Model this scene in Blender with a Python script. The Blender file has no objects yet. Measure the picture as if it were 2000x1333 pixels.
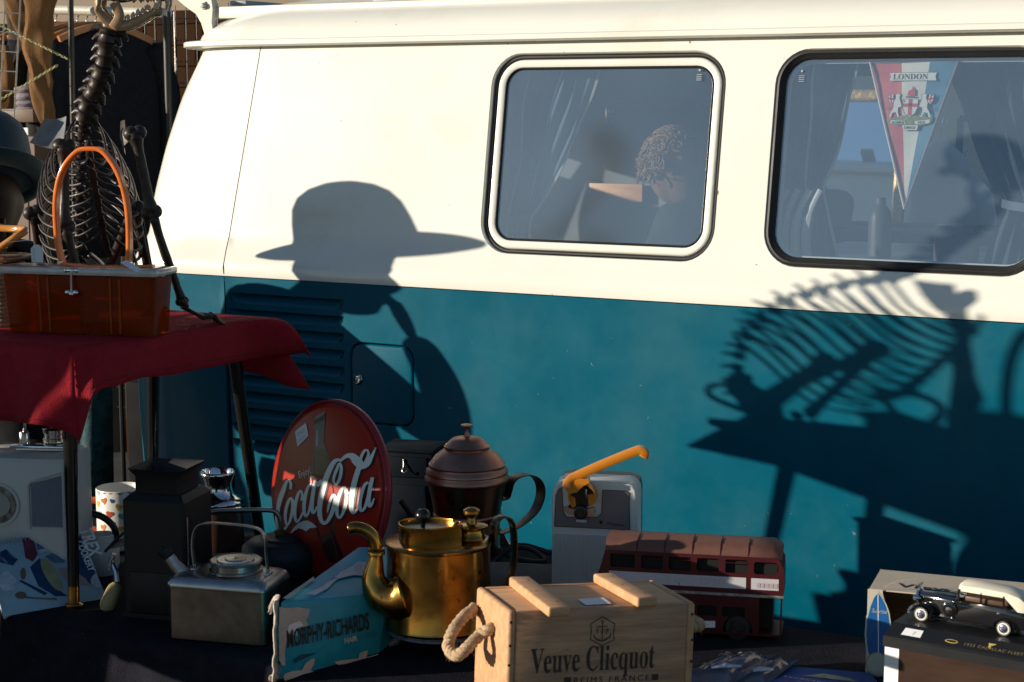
import bpy, bmesh, math, random
from mathutils import Vector as V, Matrix as Mx, noise
from mathutils.geometry import delaunay_2d_cdt
random.seed(7)
R = math.radians
SC = bpy.context.scene
COL = SC.collection
# ------------------------------------------------------------------ camera, sky, sun, exposure
CP = V((1.256, -3.855, 1.57)); FPX = 3333.0
_p = math.atan((666.5-204)/FPX); _t = math.atan((1000+5244)*math.cos(_p)/FPX)
_az = V((-math.cos(_t), math.sin(_t), 0))
FW = _az*math.cos(_p)+V((0, 0, -math.sin(_p))); RT = FW.cross(V((0, 0, 1))).normalized(); UP = RT.cross(FW)
cam = bpy.data.cameras.new('camera'); camo = bpy.data.objects.new('camera', cam); COL.objects.link(camo)
cam.sensor_width = 36.0; cam.lens = FPX/2000*36; cam.clip_end = 500; cam.clip_start = .05
camo.matrix_world = Mx(((RT.x, UP.x, -FW.x, CP.x), (RT.y, UP.y, -FW.y, CP.y), (RT.z, UP.z, -FW.z, CP.z), (0, 0, 0, 1)))
cam.dof.use_dof = True; cam.dof.focus_distance = 3.9; cam.dof.aperture_fstop = 11.0
SC.camera = camo
SUN_AZ, SUN_EL = R(53), R(11.5)          # the sun stands to the left behind the camera, low
TOSUN = V((-math.sin(SUN_AZ)*math.cos(SUN_EL), -math.cos(SUN_AZ)*math.cos(SUN_EL), math.sin(SUN_EL)))
w = bpy.data.worlds.new('World'); SC.world = w; w.use_nodes = True
nt = w.node_tree; bg = nt.nodes['Background']
sk = nt.nodes.new('ShaderNodeTexSky'); sk.sky_type = 'NISHITA'; sk.sun_disc = False
sk.sun_elevation = SUN_EL; sk.sun_rotation = math.atan2(TOSUN.x, TOSUN.y); sk.air_density = 1.0; sk.dust_density = .1; sk.ozone_density = 2.5
nt.links.new(sk.outputs[0], bg.inputs[0]); bg.inputs[1].default_value = .075
sl = bpy.data.lights.new('sun', 'SUN'); sl.energy = 5.0; sl.angle = R(.5); sl.color = (1, .89, .74)
so = bpy.data.objects.new('sun', sl); COL.objects.link(so); so.rotation_euler = TOSUN.to_track_quat('Z', 'Y').to_euler()
SC.view_settings.view_transform = 'Standard'; SC.view_settings.look = 'None'
SC.view_settings.exposure = .5; SC.view_settings.gamma = 1.0; SC.view_settings.use_curve_mapping = False
# ------------------------------------------------------------------ measuring helpers: photo pixel -> point in the place
def ray(x, y): return FW+RT*((x-1000)/FPX)+UP*((666.5-y)/FPX)
def hit(x, y, ax, val):
    d = ray(x, y); return CP+d*((val-CP[ax])/d[ax])
def hitp(x, y, P, n):
    d = ray(x, y); return CP+d*((P-CP).dot(n)/d.dot(n))
def ppm(P): return FPX/((P-CP).dot(FW))
ZP = .593; ZT = 1.1035
def on(x, y, z=ZP): return hit(x, y, 2, z)
# ------------------------------------------------------------------ mesh helpers
def smooth_path(pts, k=6, closed=False):
    P = [V(p) for p in pts]; n = len(P); out = []
    for i in range(n if closed else n-1):
        a, b, c, d = (P[(i-1) % n], P[i], P[(i+1) % n], P[(i+2) % n]) if closed else (P[max(i-1, 0)], P[i], P[i+1], P[min(i+2, n-1)])
        for j in range(k):
            t = j/k
            out.append(.5*((2*b)+(c-a)*t+(2*a-5*b+4*c-d)*t*t+(3*b-a-3*c+d)*t**3))
    if not closed: out.append(P[-1])
    return out
class MB:
    def __init__(s): s.v = []; s.f = []
    def add(s, vs, fs, M=None):
        o = len(s.v); s.v += [M @ V(p) if M else V(p) for p in vs]; s.f += [tuple(i+o for i in f) for f in fs]; return s
    def bm(s, bm, M=None):
        bm.verts.index_update(); s.add([v.co.copy() for v in bm.verts], [[v.index for v in f.verts] for f in bm.faces], M); bm.free(); return s
    def box(s, size, c=(0, 0, 0), bev=0, seg=2, M=None):
        b = bmesh.new(); bmesh.ops.create_cube(b, size=1)
        for v in b.verts: v.co = V((v.co.x*size[0]+c[0], v.co.y*size[1]+c[1], v.co.z*size[2]+c[2]))
        if bev: bmesh.ops.bevel(b, geom=b.edges[:], offset=min(bev, min(size)*.49), segments=seg, affect='EDGES', profile=.5)
        return s.bm(b, M)
    def hexa(s, c8, bev=0, seg=2):
        b = bmesh.new(); vs = [b.verts.new(p) for p in c8]
        for f in ((3, 2, 1, 0), (4, 5, 6, 7), (0, 1, 5, 4), (1, 2, 6, 5), (2, 3, 7, 6), (3, 0, 4, 7)): b.faces.new([vs[i] for i in f])
        bmesh.ops.recalc_face_normals(b, faces=b.faces[:])
        if bev: bmesh.ops.bevel(b, geom=b.edges[:], offset=bev, segments=seg, affect='EDGES', profile=.5)
        return s.bm(b)
    def lathe(s, prof, n=36, M=None, sx=1, sy=1):
        vs = []; fs = []; m = len(prof)
        for r, z in prof:
            for j in range(n):
                a = 2*math.pi*j/n; vs.append((r*sx*math.cos(a), r*sy*math.sin(a), z))
        for i in range(m-1):
            for j in range(n): fs.append((i*n+j, i*n+(j+1) % n, (i+1)*n+(j+1) % n, (i+1)*n+j))
        if prof[0][0] > 1e-5: fs.append(tuple(reversed(range(n))))
        if prof[-1][0] > 1e-5: fs.append(tuple(range((m-1)*n, m*n)))
        return s.add(vs, fs, M)
    def loft(s, rings, closed=True, cap=True, M=None):
        n = len(rings[0]); vs = [p for r in rings for p in r]; fs = []
        for i in range(len(rings)-1):
            for j in range(n if closed else n-1): fs.append((i*n+j, i*n+(j+1) % n, (i+1)*n+(j+1) % n, (i+1)*n+j))
        if cap and closed: fs.append(tuple(reversed(range(n)))); fs.append(tuple(range((len(rings)-1)*n, len(rings)*n)))
        return s.add(vs, fs, M)
    def tube(s, pts, r, n=8, M=None, flat=None, up=None, closed=False, cap=True):
        P = [V(p) for p in pts]; m = len(P); rr = r if isinstance(r, (list, tuple)) else [r]*m; rings = []
        T = [((P[(i+1) % m]-P[i-1]) if closed else (P[min(i+1, m-1)]-P[max(i-1, 0)])).normalized() for i in range(m)]
        u = V(up) if up else (V((0, 0, 1)) if abs(T[0].z) < .9 else V((1, 0, 0)))
        for i in range(m):
            t = T[i]; x = t.cross(u)
            if x.length < 1e-4: x = t.orthogonal()
            x.normalize(); y = x.cross(t).normalized()
            if not up: u = y
            a, b = (rr[i], rr[i]) if flat is None else (rr[i], rr[i]*flat)
            rings.append([P[i]+x*(a*math.cos(2*math.pi*k/n))+y*(b*math.sin(2*math.pi*k/n)) for k in range(n)])
        if closed: rings.append(rings[0])
        return s.loft(rings, cap=cap and not closed, M=M)
    def strap(s, pts, w, th, wdir, M=None):           # flat band: w along wdir
        P = [V(p) for p in pts]; m = len(P); wd = V(wdir).normalized(); rings = []
        for i in range(m):
            t = (P[min(i+1, m-1)]-P[max(i-1, 0)]).normalized(); x = wd-t*wd.dot(t); x.normalize(); y = t.cross(x)
            ww = w[i] if isinstance(w, (list, tuple)) else w
            rings.append([P[i]+x*(ww/2*a)+y*(th/2*b) for a, b in ((-1, -.6), (-.85, -1), (.85, -1), (1, -.6), (1, .6), (.85, 1), (-.85, 1), (-1, .6))])
        return s.loft(rings, M=M)
    def prism(s, poly, h, M=None, bev=0):             # polygon in local xy, extruded from z=0 to z=h
        n = len(poly); rings = [[(x, y, 0) for x, y in poly]]
        if bev:
            cx = sum(p[0] for p in poly)/n; cy = sum(p[1] for p in poly)/n
            def ins(d):
                o = []
                for i in range(n):
                    a, b, c = V(poly[i-1]), V(poly[i]), V(poly[(i+1) % n]); t = ((b-a).normalized()+(c-b).normalized())
                    t = t.normalized() if t.length > 1e-6 else (b-a).normalized(); o.append(b+V((-t.y, t.x))*d)
                return o
            rings += [[(x, y, h-bev) for x, y in poly], [(p.x, p.y, h-bev*.3) for p in ins(bev*.3)], [(p.x, p.y, h) for p in ins(bev)]]
        else: rings.append([(x, y, h) for x, y in poly])
        return s.loft(rings, M=M)
    def ball(s, c, r, n=12, sc=(1, 1, 1), M=None):
        b = bmesh.new(); bmesh.ops.create_uvsphere(b, u_segments=n, v_segments=max(6, n//2+2), radius=r)
        for v in b.verts: v.co = V((v.co.x*sc[0]+c[0], v.co.y*sc[1]+c[1], v.co.z*sc[2]+c[2]))
        return s.bm(b, M)
    def jitter(s, a, sc, seed=0):
        o = V((seed*3.1, seed*1.7, 0))
        s.v = [p+noise.noise_vector(p*sc+o)*a for p in s.v]; return s
    def obj(s, name, mat, parent=None, smooth=40):
        me = bpy.data.meshes.new(name); me.from_pydata([tuple(p) for p in s.v], [], s.f); me.update()
        if smooth:
            for p in me.polygons: p.use_smooth = True
            if smooth < 180: me.set_sharp_from_angle(angle=R(smooth))
        me.materials.append(mat); o = bpy.data.objects.new(name, me); COL.objects.link(o)
        if parent: o.parent = parent
        return o
def thing(name, label, cat, loc=(0, 0, 0), rz=0, group=None, rot=None):
    o = bpy.data.objects.new(name, None); COL.objects.link(o); o.location = loc; o.empty_display_size = .05
    o.rotation_euler = rot if rot else (0, 0, rz); o['label'] = label; o['category'] = cat
    if group: o['group'] = group
    return o
def tag(o, label, cat, group=None):
    o['label'] = label; o['category'] = cat
    if group: o['group'] = group
    return o
def kind(o, k): o['kind'] = k; return o
def copy_part(o, parent, loc=None, M=None):
    c = o.copy(); COL.objects.link(c); c.parent = parent
    if loc: c.location = loc
    if M is not None: c.matrix_basis = M
    return c
def frame(o, ex, ey):                                  # matrix with x along ex, y along ey (made square), z out
    ex = V(ex).normalized(); ez = ex.cross(V(ey)).normalized(); ey = ez.cross(ex)
    return Mx(((ex.x, ey.x, ez.x, o[0]), (ex.y, ey.y, ez.y, o[1]), (ex.z, ey.z, ez.z, o[2]), (0, 0, 0, 1)))
def T(x=0, y=0, z=0): return Mx.Translation((x, y, z))
def RZ(a): return Mx.Rotation(a, 4, 'Z')
def RX(a): return Mx.Rotation(a, 4, 'X')
def RY(a): return Mx.Rotation(a, 4, 'Y')
def rrect(x0, x1, y0, y1, r, k=6):
    out = []
    for cx, cy, a0 in ((x1-r, y1-r, 0), (x0+r, y1-r, 90), (x0+r, y0+r, 180), (x1-r, y0+r, 270)):
        for j in range(k+1):
            a = R(a0+90*j/k); out.append((cx+r*math.cos(a), cy+r*math.sin(a)))
    return out
def ell(cx, cy, a, b, n=24, rot=0):
    return [(cx+a*math.cos(t)*math.cos(rot)-b*math.sin(t)*math.sin(rot), cy+a*math.cos(t)*math.sin(rot)+b*math.sin(t)*math.cos(rot)) for t in (2*math.pi*i/n for i in range(n))]
def flat(polys, mat, name, parent, M, h=.0004):        # flat print lying on a face
    m = MB()
    for p in polys: m.add([(x, y, h) for x, y in p], [tuple(range(len(p)))], M)
    o = m.obj(name, mat, parent, smooth=0); return o
def ribbon(pts, w0=None, k=5):                          # stroke with width -> list of quads; pts (x,y,w)
    P = smooth_path([(p[0], p[1], p[2] if len(p) > 2 else w0) for p in pts], k); L = []; Rr = []
    for i, p in enumerate(P):
        a, b = P[max(i-1, 0)], P[min(i+1, len(P)-1)]; t = V((b.x-a.x, b.y-a.y))
        t = t.normalized() if t.length > 1e-9 else V((1, 0)); n = V((-t.y, t.x))*(p.z/2)
        L.append((p.x+n.x, p.y+n.y)); Rr.append((p.x-n.x, p.y-n.y))
    return [(L[i], Rr[i], Rr[i+1], L[i+1]) for i in range(len(P)-1)]
def text(body, size, mat, name, parent, M, h=.0005, sx=1, shear=0, bold=0, space=1.0, align='LEFT'):
    cu = bpy.data.curves.new(name, 'FONT'); cu.body = body; cu.size = size; cu.shear = shear; cu.offset = bold; cu.space_character = space
    cu.align_x = align; cu.resolution_u = 3
    t = bpy.data.objects.new('t', cu); COL.objects.link(t)
    me = bpy.data.meshes.new_from_object(t.evaluated_get(bpy.context.evaluated_depsgraph_get())); bpy.data.objects.remove(t); bpy.data.curves.remove(cu)
    me.name = name
    me.transform(M @ T(0, 0, h) @ Mx.Diagonal((sx, 1, 1, 1))); me.materials.clear(); me.materials.append(mat)
    o = bpy.data.objects.new(name, me); COL.objects.link(o)
    if parent: o.parent = parent
    return o
# ------------------------------------------------------------------ materials
def mat(name, rgb, rough=.5, metal=0, var=.12, vs=6, bump=.0, bs=60, rvar=.12, coat=0, spec=.5, sheen=0, trans=0, ior=1.45, alpha=1, second=None, sec=(.55, .7), ss=4, stretch=None, detail=5, third=None, tsc=60, tlim=(.7, .74)):
    m = bpy.data.materials.new(name); m.use_nodes = True; n = m.node_tree.nodes; L = m.node_tree.links; b = n['Principled BSDF']
    tc = n.new('ShaderNodeTexCoord'); co = tc.outputs['Object']
    if stretch:
        mp = n.new('ShaderNodeMapping'); mp.inputs['Scale'].default_value = stretch; L.new(co, mp.inputs[0]); co = mp.outputs[0]
    nz = n.new('ShaderNodeTexNoise'); nz.inputs['Scale'].default_value = vs; nz.inputs['Detail'].default_value = detail; nz.inputs['Roughness'].default_value = .62; L.new(co, nz.inputs['Vector'])
    cr = n.new('ShaderNodeValToRGB'); e = cr.color_ramp.elements; e[0].position = .3; e[1].position = .7
    e[0].color = [c*(1-var) for c in rgb]+[1]; e[1].color = [min(1, c*(1+var)) for c in rgb]+[1]
    L.new(nz.outputs['Fac'], cr.inputs[0]); out = cr.outputs[0]
    if second:
        n2 = n.new('ShaderNodeTexNoise'); n2.inputs['Scale'].default_value = ss; n2.inputs['Detail'].default_value = 8; n2.inputs['Roughness'].default_value = .65; L.new(co, n2.inputs['Vector'])
        mr = n.new('ShaderNodeMapRange'); mr.inputs['From Min'].default_value = sec[0]; mr.inputs['From Max'].default_value = sec[1]; L.new(n2.outputs['Fac'], mr.inputs[0])
        mx = n.new('ShaderNodeMix'); mx.data_type = 'RGBA'; L.new(mr.outputs[0], mx.inputs[0]); L.new(out, mx.inputs[6]); mx.inputs[7].default_value = list(second)+[1]; out = mx.outputs[2]
    if third:                                           # sparse chips and specks
        n3 = n.new('ShaderNodeTexNoise'); n3.inputs['Scale'].default_value = tsc; n3.inputs['Detail'].default_value = 3; L.new(co, n3.inputs['Vector'])
        m3 = n.new('ShaderNodeMapRange'); m3.inputs['From Min'].default_value = tlim[0]; m3.inputs['From Max'].default_value = tlim[1]; L.new(n3.outputs['Fac'], m3.inputs[0])
        x3 = n.new('ShaderNodeMix'); x3.data_type = 'RGBA'; L.new(m3.outputs[0], x3.inputs[0]); L.new(out, x3.inputs[6]); x3.inputs[7].default_value = list(third)+[1]; out = x3.outputs[2]
    L.new(out, b.inputs['Base Color'])
    rr = n.new('ShaderNodeMapRange'); rr.inputs['To Min'].default_value = max(.02, rough-rvar*rough*2); rr.inputs['To Max'].default_value = min(1, rough+rvar*rough*2); L.new(nz.outputs['Fac'], rr.inputs[0]); L.new(rr.outputs[0], b.inputs['Roughness'])
    b.inputs['Metallic'].default_value = metal; b.inputs['Specular IOR Level'].default_value = spec; b.inputs['Coat Weight'].default_value = coat; b.inputs['Coat Roughness'].default_value = .08
    b.inputs['IOR'].default_value = ior; b.inputs['Transmission Weight'].default_value = trans; b.inputs['Alpha'].default_value = alpha
    if sheen: b.inputs['Sheen Weight'].default_value = sheen
    if bump:
        nb = n.new('ShaderNodeTexNoise'); nb.inputs['Scale'].default_value = bs; nb.inputs['Detail'].default_value = 6; L.new(co, nb.inputs['Vector'])
        bp = n.new('ShaderNodeBump'); bp.inputs['Strength'].default_value = bump; bp.inputs['Distance'].default_value = .004; L.new(nb.outputs['Fac'], bp.inputs['Height']); L.new(bp.outputs[0], b.inputs['Normal'])
    return m
def clear(name, tint=(1, 1, 1), refl=.06, dust=.0, dustc=(.6, .65, .7), rough=.02):      # thin clear sheet: lets light through, reflects, carries a little dust
    m = bpy.data.materials.new(name); m.use_nodes = True; n = m.node_tree.nodes; L = m.node_tree.links; n.clear()
    o = n.new('ShaderNodeOutputMaterial'); tr = n.new('ShaderNodeBsdfTransparent'); tr.inputs[0].default_value = list(tint)+[1]
    gl = n.new('ShaderNodeBsdfGlossy'); gl.inputs['Roughness'].default_value = rough
    lw = n.new('ShaderNodeLayerWeight'); lw.inputs[0].default_value = .5
    pw = n.new('ShaderNodeMath'); pw.operation = 'POWER'; pw.inputs[1].default_value = 5; L.new(lw.outputs['Facing'], pw.inputs[0])
    ad = n.new('ShaderNodeMath'); ad.operation = 'ADD'; ad.inputs[1].default_value = refl; L.new(pw.outputs[0], ad.inputs[0]); ad.use_clamp = True
    ms = n.new('ShaderNodeMixShader'); L.new(ad.outputs[0], ms.inputs[0]); L.new(tr.outputs[0], ms.inputs[1]); L.new(gl.outputs[0], ms.inputs[2]); last = ms.outputs[0]
    if dust:
        df = n.new('ShaderNodeBsdfDiffuse'); df.inputs[0].default_value = list(dustc)+[1]
        tc = n.new('ShaderNodeTexCoord'); nz = n.new('ShaderNodeTexNoise'); nz.inputs['Scale'].default_value = 5; nz.inputs['Detail'].default_value = 8; L.new(tc.outputs['Object'], nz.inputs['Vector'])
        mr = n.new('ShaderNodeMapRange'); mr.inputs['From Min'].default_value = .25; mr.inputs['From Max'].default_value = .8; mr.inputs['To Min'].default_value = dust*.8; mr.inputs['To Max'].default_value = dust*1.25; L.new(nz.outputs['Fac'], mr.inputs[0])
        m2 = n.new('ShaderNodeMixShader'); L.new(mr.outputs[0], m2.inputs[0]); L.new(last, m2.inputs[1]); L.new(df.outputs[0], m2.inputs[2]); last = m2.outputs[0]
    L.new(last, o.inputs[0]); return m
CREAM = mat("cream paint", (.74, .73, .655), .24, var=.03, vs=3, coat=.4, bump=.08, bs=3, second=(.64, .6, .48), sec=(.55, .85), ss=2.5, third=(.3, .16, .07), tsc=38, tlim=(.755, .78))
TEAL = mat('teal paint', (.0, .088, .14), .34, var=.1, vs=5, coat=.05, spec=.2, bump=.02, bs=4, second=(.03, .125, .165), sec=(.46, .8), ss=1.9, third=(.16, .2, .2), tsc=45, tlim=(.72, .77))
RUBBER = mat('black rubber', (.012, .012, .013), .55, bump=.1)
BLACK = mat('black plastic', (.01, .01, .011), .4)
DARKIN = mat('dark lining', (.03, .035, .04), .8)
CHROME = mat('chrome', (.75, .75, .74), .12, 1, var=.1, rvar=.3)
STEEL = mat('dull steel', (.38, .37, .36), .33, 1, var=.3, vs=10, rvar=.4, bump=.12, bs=25, second=(.2, .17, .13), sec=(.55, .8), ss=10)
BRASS = mat('aged brass', (.44, .225, .05), .22, 1, var=.25, vs=9, rvar=.5, bump=.28, bs=14, second=(.16, .08, .025), sec=(.45, .75), ss=11, third=(.06, .035, .015), tsc=50, tlim=(.66, .74))
COPPER = mat('dark copper', (.52, .21, .11), .33, 1, var=.3, vs=8, rvar=.3, bump=.05, bs=20, second=(.07, .04, .03), sec=(.45, .75), ss=8)
STEELB = mat('tarnished tin body', (.2, .175, .15), .36, 1, var=.35, vs=9, rvar=.3, bump=.15, bs=20, second=(.1, .08, .06), sec=(.45, .75), ss=8)
BLACKTIN = mat('blackened tin', (.013, .013, .013), .5, .3, var=.3, bump=.06, bs=90)
BONE = mat('bronze brown bone resin', (.03, .02, .015), .42, .0, var=.4, vs=30, bump=.25, bs=90, coat=.02, spec=.35, second=(.05, .033, .025), sec=(.55, .75), ss=40)
BONELIT = mat('sky lit bone resin', (.2, .2, .2), .4, var=.25, vs=14, bump=.1, bs=60)  # pale copy of the dark bone; skylight on one shoulder blade painted in
REDCLOTH = mat('red cotton cloth', (.32, .018, .026), .95, var=.15, vs=30, bump=.6, bs=420, spec=.12, second=(.25, .012, .02), sec=(.4, .7), ss=60)
NAVYCLOTH = mat('black navy cloth', (.012, .012, .018), .95, var=.4, vs=30, bump=.5, bs=300, spec=.1, third=(.07, .07, .075), tsc=160, tlim=(.72, .76))
LACQ = mat('black lacquer', (.008, .008, .008), .18)
WOOD = mat('pale crate wood', (.52, .285, .14), .6, var=.22, vs=7, bump=.12, bs=40, stretch=(1, 9, 9), second=(.33, .19, .1), sec=(.5, .85), ss=4)
HANGW = mat('hanger wood', (.45, .2, .07), .45, var=.2)
DARKWOOD = mat('dark wood', (.035, .02, .014), .6, var=.3, stretch=(1, 8, 8), bump=.1)
WHITE = mat('white card', (.74, .73, .7), .6, var=.04)
INK = mat('black ink', (.018, .016, .015), .6)
PAPER = mat('white paper', (.78, .78, .78), .8, var=.03)
ROPE = mat('hemp rope', (.42, .29, .17), .9, var=.25, vs=60, bump=.6, bs=300)
SKIN = mat('skin', (.27, .14, .085), .5, var=.1)
WHITEPL = mat('white enamel', (.72, .71, .66), .28, var=.04, coat=.3)
# ------------------------------------------------------------------ the van
YW = 1.72
def lerp(tab, z):
    if z <= tab[0][0]: return tab[0][1]
    for (a, b), (c, d) in zip(tab, tab[1:]):
        if z <= c: return b+(d-b)*(z-a)/(c-a)
    return tab[-1][1]
_ES = [(.25, .035), (.45, .004), (.7, 0), (1.0, 0), (1.085, -.001), (1.1, -.006), (1.125, -.003), (1.15, .012), (1.168, .026), (1.19, .034), (1.735, .125), (1.8, .135)]
_ER = [(.25, .04), (.45, .01), (.7, 0), (1.0, 0), (1.09, -.004), (1.13, .004), (1.17, .03), (1.3, .038), (1.45, .07), (1.6, .118), (1.74, .19)]
def avg(tab, z, d=.01): return (lerp(tab, z-d)+2*lerp(tab, z)+lerp(tab, z+d))/4
def vmap(s, z, off=0.0, far=False):
    e = avg(_ES, z)+off; er = avg(_ER, z, .03); r = .3-off; xc = -1.937+er; xf = 1.75-er*.8
    if s < xc:
        th = (xc-s)/.3
        if th < math.pi/2: x = xc-r*math.sin(th); y = e+r-r*math.cos(th)
        else: x = xc-r; y = min(e+r+(th-math.pi/2)*.3, YW/2)
    elif s > xf:
        th = (s-xf)/.3
        if th < math.pi/2: x = xf+r*math.sin(th); y = e+r-r*math.cos(th)
        else: x = xf+r; y = min(e+r+(th-math.pi/2)*.3, YW/2)
    else: x = s; y = e
    return V((x, YW-y if far else y, z))
def vnorm(s, z):
    a = vmap(s+.004, z)-vmap(s-.004, z); b = vmap(s, z+.004)-vmap(s, z-.004); return a.cross(b).normalized()
def inpoly(x, y, P):
    c = False; j = len(P)-1
    for i in range(len(P)):
        if (P[i][1] > y) != (P[j][1] > y) and x < (P[j][0]-P[i][0])*(y-P[i][1])/(P[j][1]-P[i][1])+P[i][0]: c = not c
        j = i
    return c
def panel(name, m, parent, s0, s1, z0, z1, holes, hs=.06, hz=.025, far=False, off=0.0, fine=()):
    pts = []; edges = []
    def addpoly(P, close=True):
        o = len(pts); pts.extend(V(p) for p in P); n = len(P)
        edges.extend((o+i, o+(i+1) % n) for i in range(n if close else n-1))
    nb = int((s1-s0)/hs)
    b = [(s0+(s1-s0)*i/nb, z0) for i in range(nb+1)]+[(s0+(s1-s0)*i/nb, z1) for i in range(nb, -1, -1)]
    addpoly(b)
    for h in holes: addpoly(h)
    nz_ = int((z1-z0)/hz)
    xs = []; s = s0
    while s < s1: xs.append(s); s += .02 if (-2.5 < s < -1.7 or 1.6 < s < 2.3) else hs
    for s in xs[1:]:
        for k in range(1, nz_):
            z = z0+(z1-z0)*k/nz_
            if s1-s < .006: continue
            if any(inpoly(s, z, h) or min((s-p[0])**2+(z-p[1])**2 for p in h) < 3e-5 for h in holes): continue
            pts.append(V((s, z)))
    vs, _, fs, *_r = delaunay_2d_cdt(pts, edges, [], 0, 1e-5)
    F = []
    for f in fs:
        cx = sum(vs[i].x for i in f)/len(f); cz = sum(vs[i].y for i in f)/len(f)
        if cx < s0 or cx > s1 or cz < z0 or cz > z1 or any(inpoly(cx, cz, h) for h in holes): continue
        a, b_, c_ = [vs[i] for i in f[:3]]
        if abs((b_-a).cross(c_-a)) < 1e-10: continue
        ccw = (b_-a).cross(c_-a) > 0
        F.append(tuple(f) if ccw != far else tuple(reversed(f)))
    mb = MB(); mb.add([vmap(p.x, p.y, off, far) for p in vs], F); return mb.obj(name, m, parent, smooth=35)
van = thing('camper_van', 'cream over teal vintage camper van parked behind the market stall', 'van')
W1 = (-.94, -.284, 1.185, 1.702, .085); W2 = (-.158, .497, 1.185, 1.702, .085)
def wr(Wd, d, k=8): return rrect(Wd[0]+d, Wd[1]-d, Wd[2]+d, Wd[3]-d, max(.01, Wd[4]-d), k)
seamU = [(-1.6985, 1.73), (-1.7565, 1.2), (-1.7565, 1.16), (-1.749, 1.125), (-1.7485, 1.093), (-1.7455, 1.093), (-1.746, 1.125), (-1.7535, 1.16), (-1.7535, 1.2), (-1.6955, 1.73)]
panel('upper_body', CREAM, van, -2.91, 2.72, 1.0885, 1.742, [wr(W1, 0), wr(W2, 0), rrect(.63, 1.28, 1.185, 1.702, .085), seamU, rrect(-2.76, -2.56, 1.505, 1.57, .02)])  # last opening, at the rear, is shaped to let sun onto the inside rail
LX0, LX1 = -1.733, -1.343; LZ = [1.012-.0466*k for k in range(10)]
def louhole(z): return [(LX0, z+.03), (LX0+.004, z+.016), (LX0+.012, z+.006), (LX0+.03, z), (LX1-.03, z), (LX1-.012, z+.006), (LX1-.004, z+.016), (LX1, z+.03)]
FL = (-1.327, -1.118, .702, .93, .042)
arch = [(-1.16+.37*math.cos(R(a)), .27+.33*math.sin(R(a))) for a in range(0, 181, 12)]
seamL = [(-1.7485, .3), (-1.7485, 1.084), (-1.7458, 1.084), (-1.7458, .3)]
panel('lower_body', TEAL, van, -2.91, 2.72, .25, 1.086, [louhole(z) for z in LZ]+[wr(FL, 0), seamL, arch, [(p[0]+2.4, p[1]) for p in arch]], hz=.04)
for k, (a, b, zz) in enumerate(((-2.91, 2.72, 0),)):
    panel('upper_body', CREAM, van, a, b, 1.0885, 1.742, [rrect(-.6, .12, 1.185, 1.66, .08), rrect(-1.6, -.9, 1.2, 1.65, .08), rrect(-2.76, -2.56, 1.505, 1.57, .02)], hs=.15, hz=.06, far=True)
    panel('lower_body', TEAL, van, a, b, .25, 1.086, [arch, [(p[0]+2.4, p[1]) for p in arch]], hs=.15, hz=.08, far=True)
LIN = mat('grey lining board', (.075, .08, .085), .75, var=.1)
panel('inner_lining', LIN, van, -2.5, 2.3, .3, 1.74, [wr(W1, -.02), wr(W2, -.02), rrect(.61, 1.3, 1.165, 1.722, .085)], hs=.1, hz=.06, off=.05)
panel('inner_lining', LIN, van, -2.5, 2.3, .3, 1.74, [rrect(-.62, .14, 1.165, 1.68, .08)], hs=.1, hz=.06, off=.05, far=True)
# pressed louvres, each one a scoop that opens upward and inward
lm = MB(); nu = 26; nv = 7; vs = []
hz_ = louhole(0)
def lowb(u):
    for (a, b), (c, d) in zip(hz_, hz_[1:]):
        if a <= u <= c: return b+(d-b)*(u-a)/(c-a+1e-9)
    return 0
for i in range(nu):
    u = LX0+.0002+(LX1-LX0-.0004)*i/(nu-1); e = min(u-LX0, LX1-u); fall = min(1, e/.03)**.5; zb = lowb(u)
    for j in range(nv):
        v = j/(nv-1); z = .03+(zb-.03)*v; d = .03*fall*(1-v)**1.25
        vs.append((u, .0004-.003*math.exp(-((v-.93)/.08)**2)*fall+d, z))
louv = lm.add(vs, [(i*nv+j, i*nv+j+1, (i+1)*nv+j+1, (i+1)*nv+j) for i in range(nu-1) for j in range(nv-1)]).obj('louver', TEAL, van)
louv.location = (0, 0, LZ[0])
for z in LZ[1:]: copy_part(louv, van, (0, 0, z))
# fuel flap with its lock
def pring(name, m, parent, Wd, prof, k=8, cap=False, smooth=50):      # rings around a rounded rectangle on the side: (inset, height outward)
    rings = []
    for d, h in prof: rings.append([vmap(s, z)+vnorm(s, z)*h for s, z in wr(Wd, d, k)])
    n = len(rings[0]); mb = MB(); fs = [(i*n+j, i*n+(j+1) % n, (i+1)*n+(j+1) % n, (i+1)*n+j) for i in range(len(rings)-1) for j in range(n)]
    if cap: fs.append(tuple(range((len(rings)-1)*n, len(rings)*n)))
    return mb.add([p for r in rings for p in r], fs).obj(name, m, parent, smooth=smooth)
pring('flap_recess', TEAL, van, FL, [(0, 0), (.0025, -.002), (.0035, -.012)])
flap = pring('fuel_flap', TEAL, van, FL, [(.0065, -.014), (.0065, -.004), (.009, -.001), (.014, 0)], cap=True)
lk = MB(); Fk = frame((-1.298, -.001, .825), (1, 0, 0), (0, 0, 1))
lk.prism([(-.012, .014), (-.013, .004), (-.009, -.012), (0, -.018), (.009, -.012), (.013, .004), (.012, .014), (0, .011)][::-1], -.001, Fk)
lk.lathe([(.011, 0), (.011, .006), (.0085, .009), (.003, .0085), (.001, .0085)], 20, Fk @ T(0, -.001, 0)); lk.box((.003, .014, .004), (0, -.001, .0095), .001, M=Fk); lk.tube([(-.009, .013, .004), (0, .008, .007), (.009, .013, .004)], .002, 6, M=Fk)
lk.obj('lock', CHROME, flap)
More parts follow.
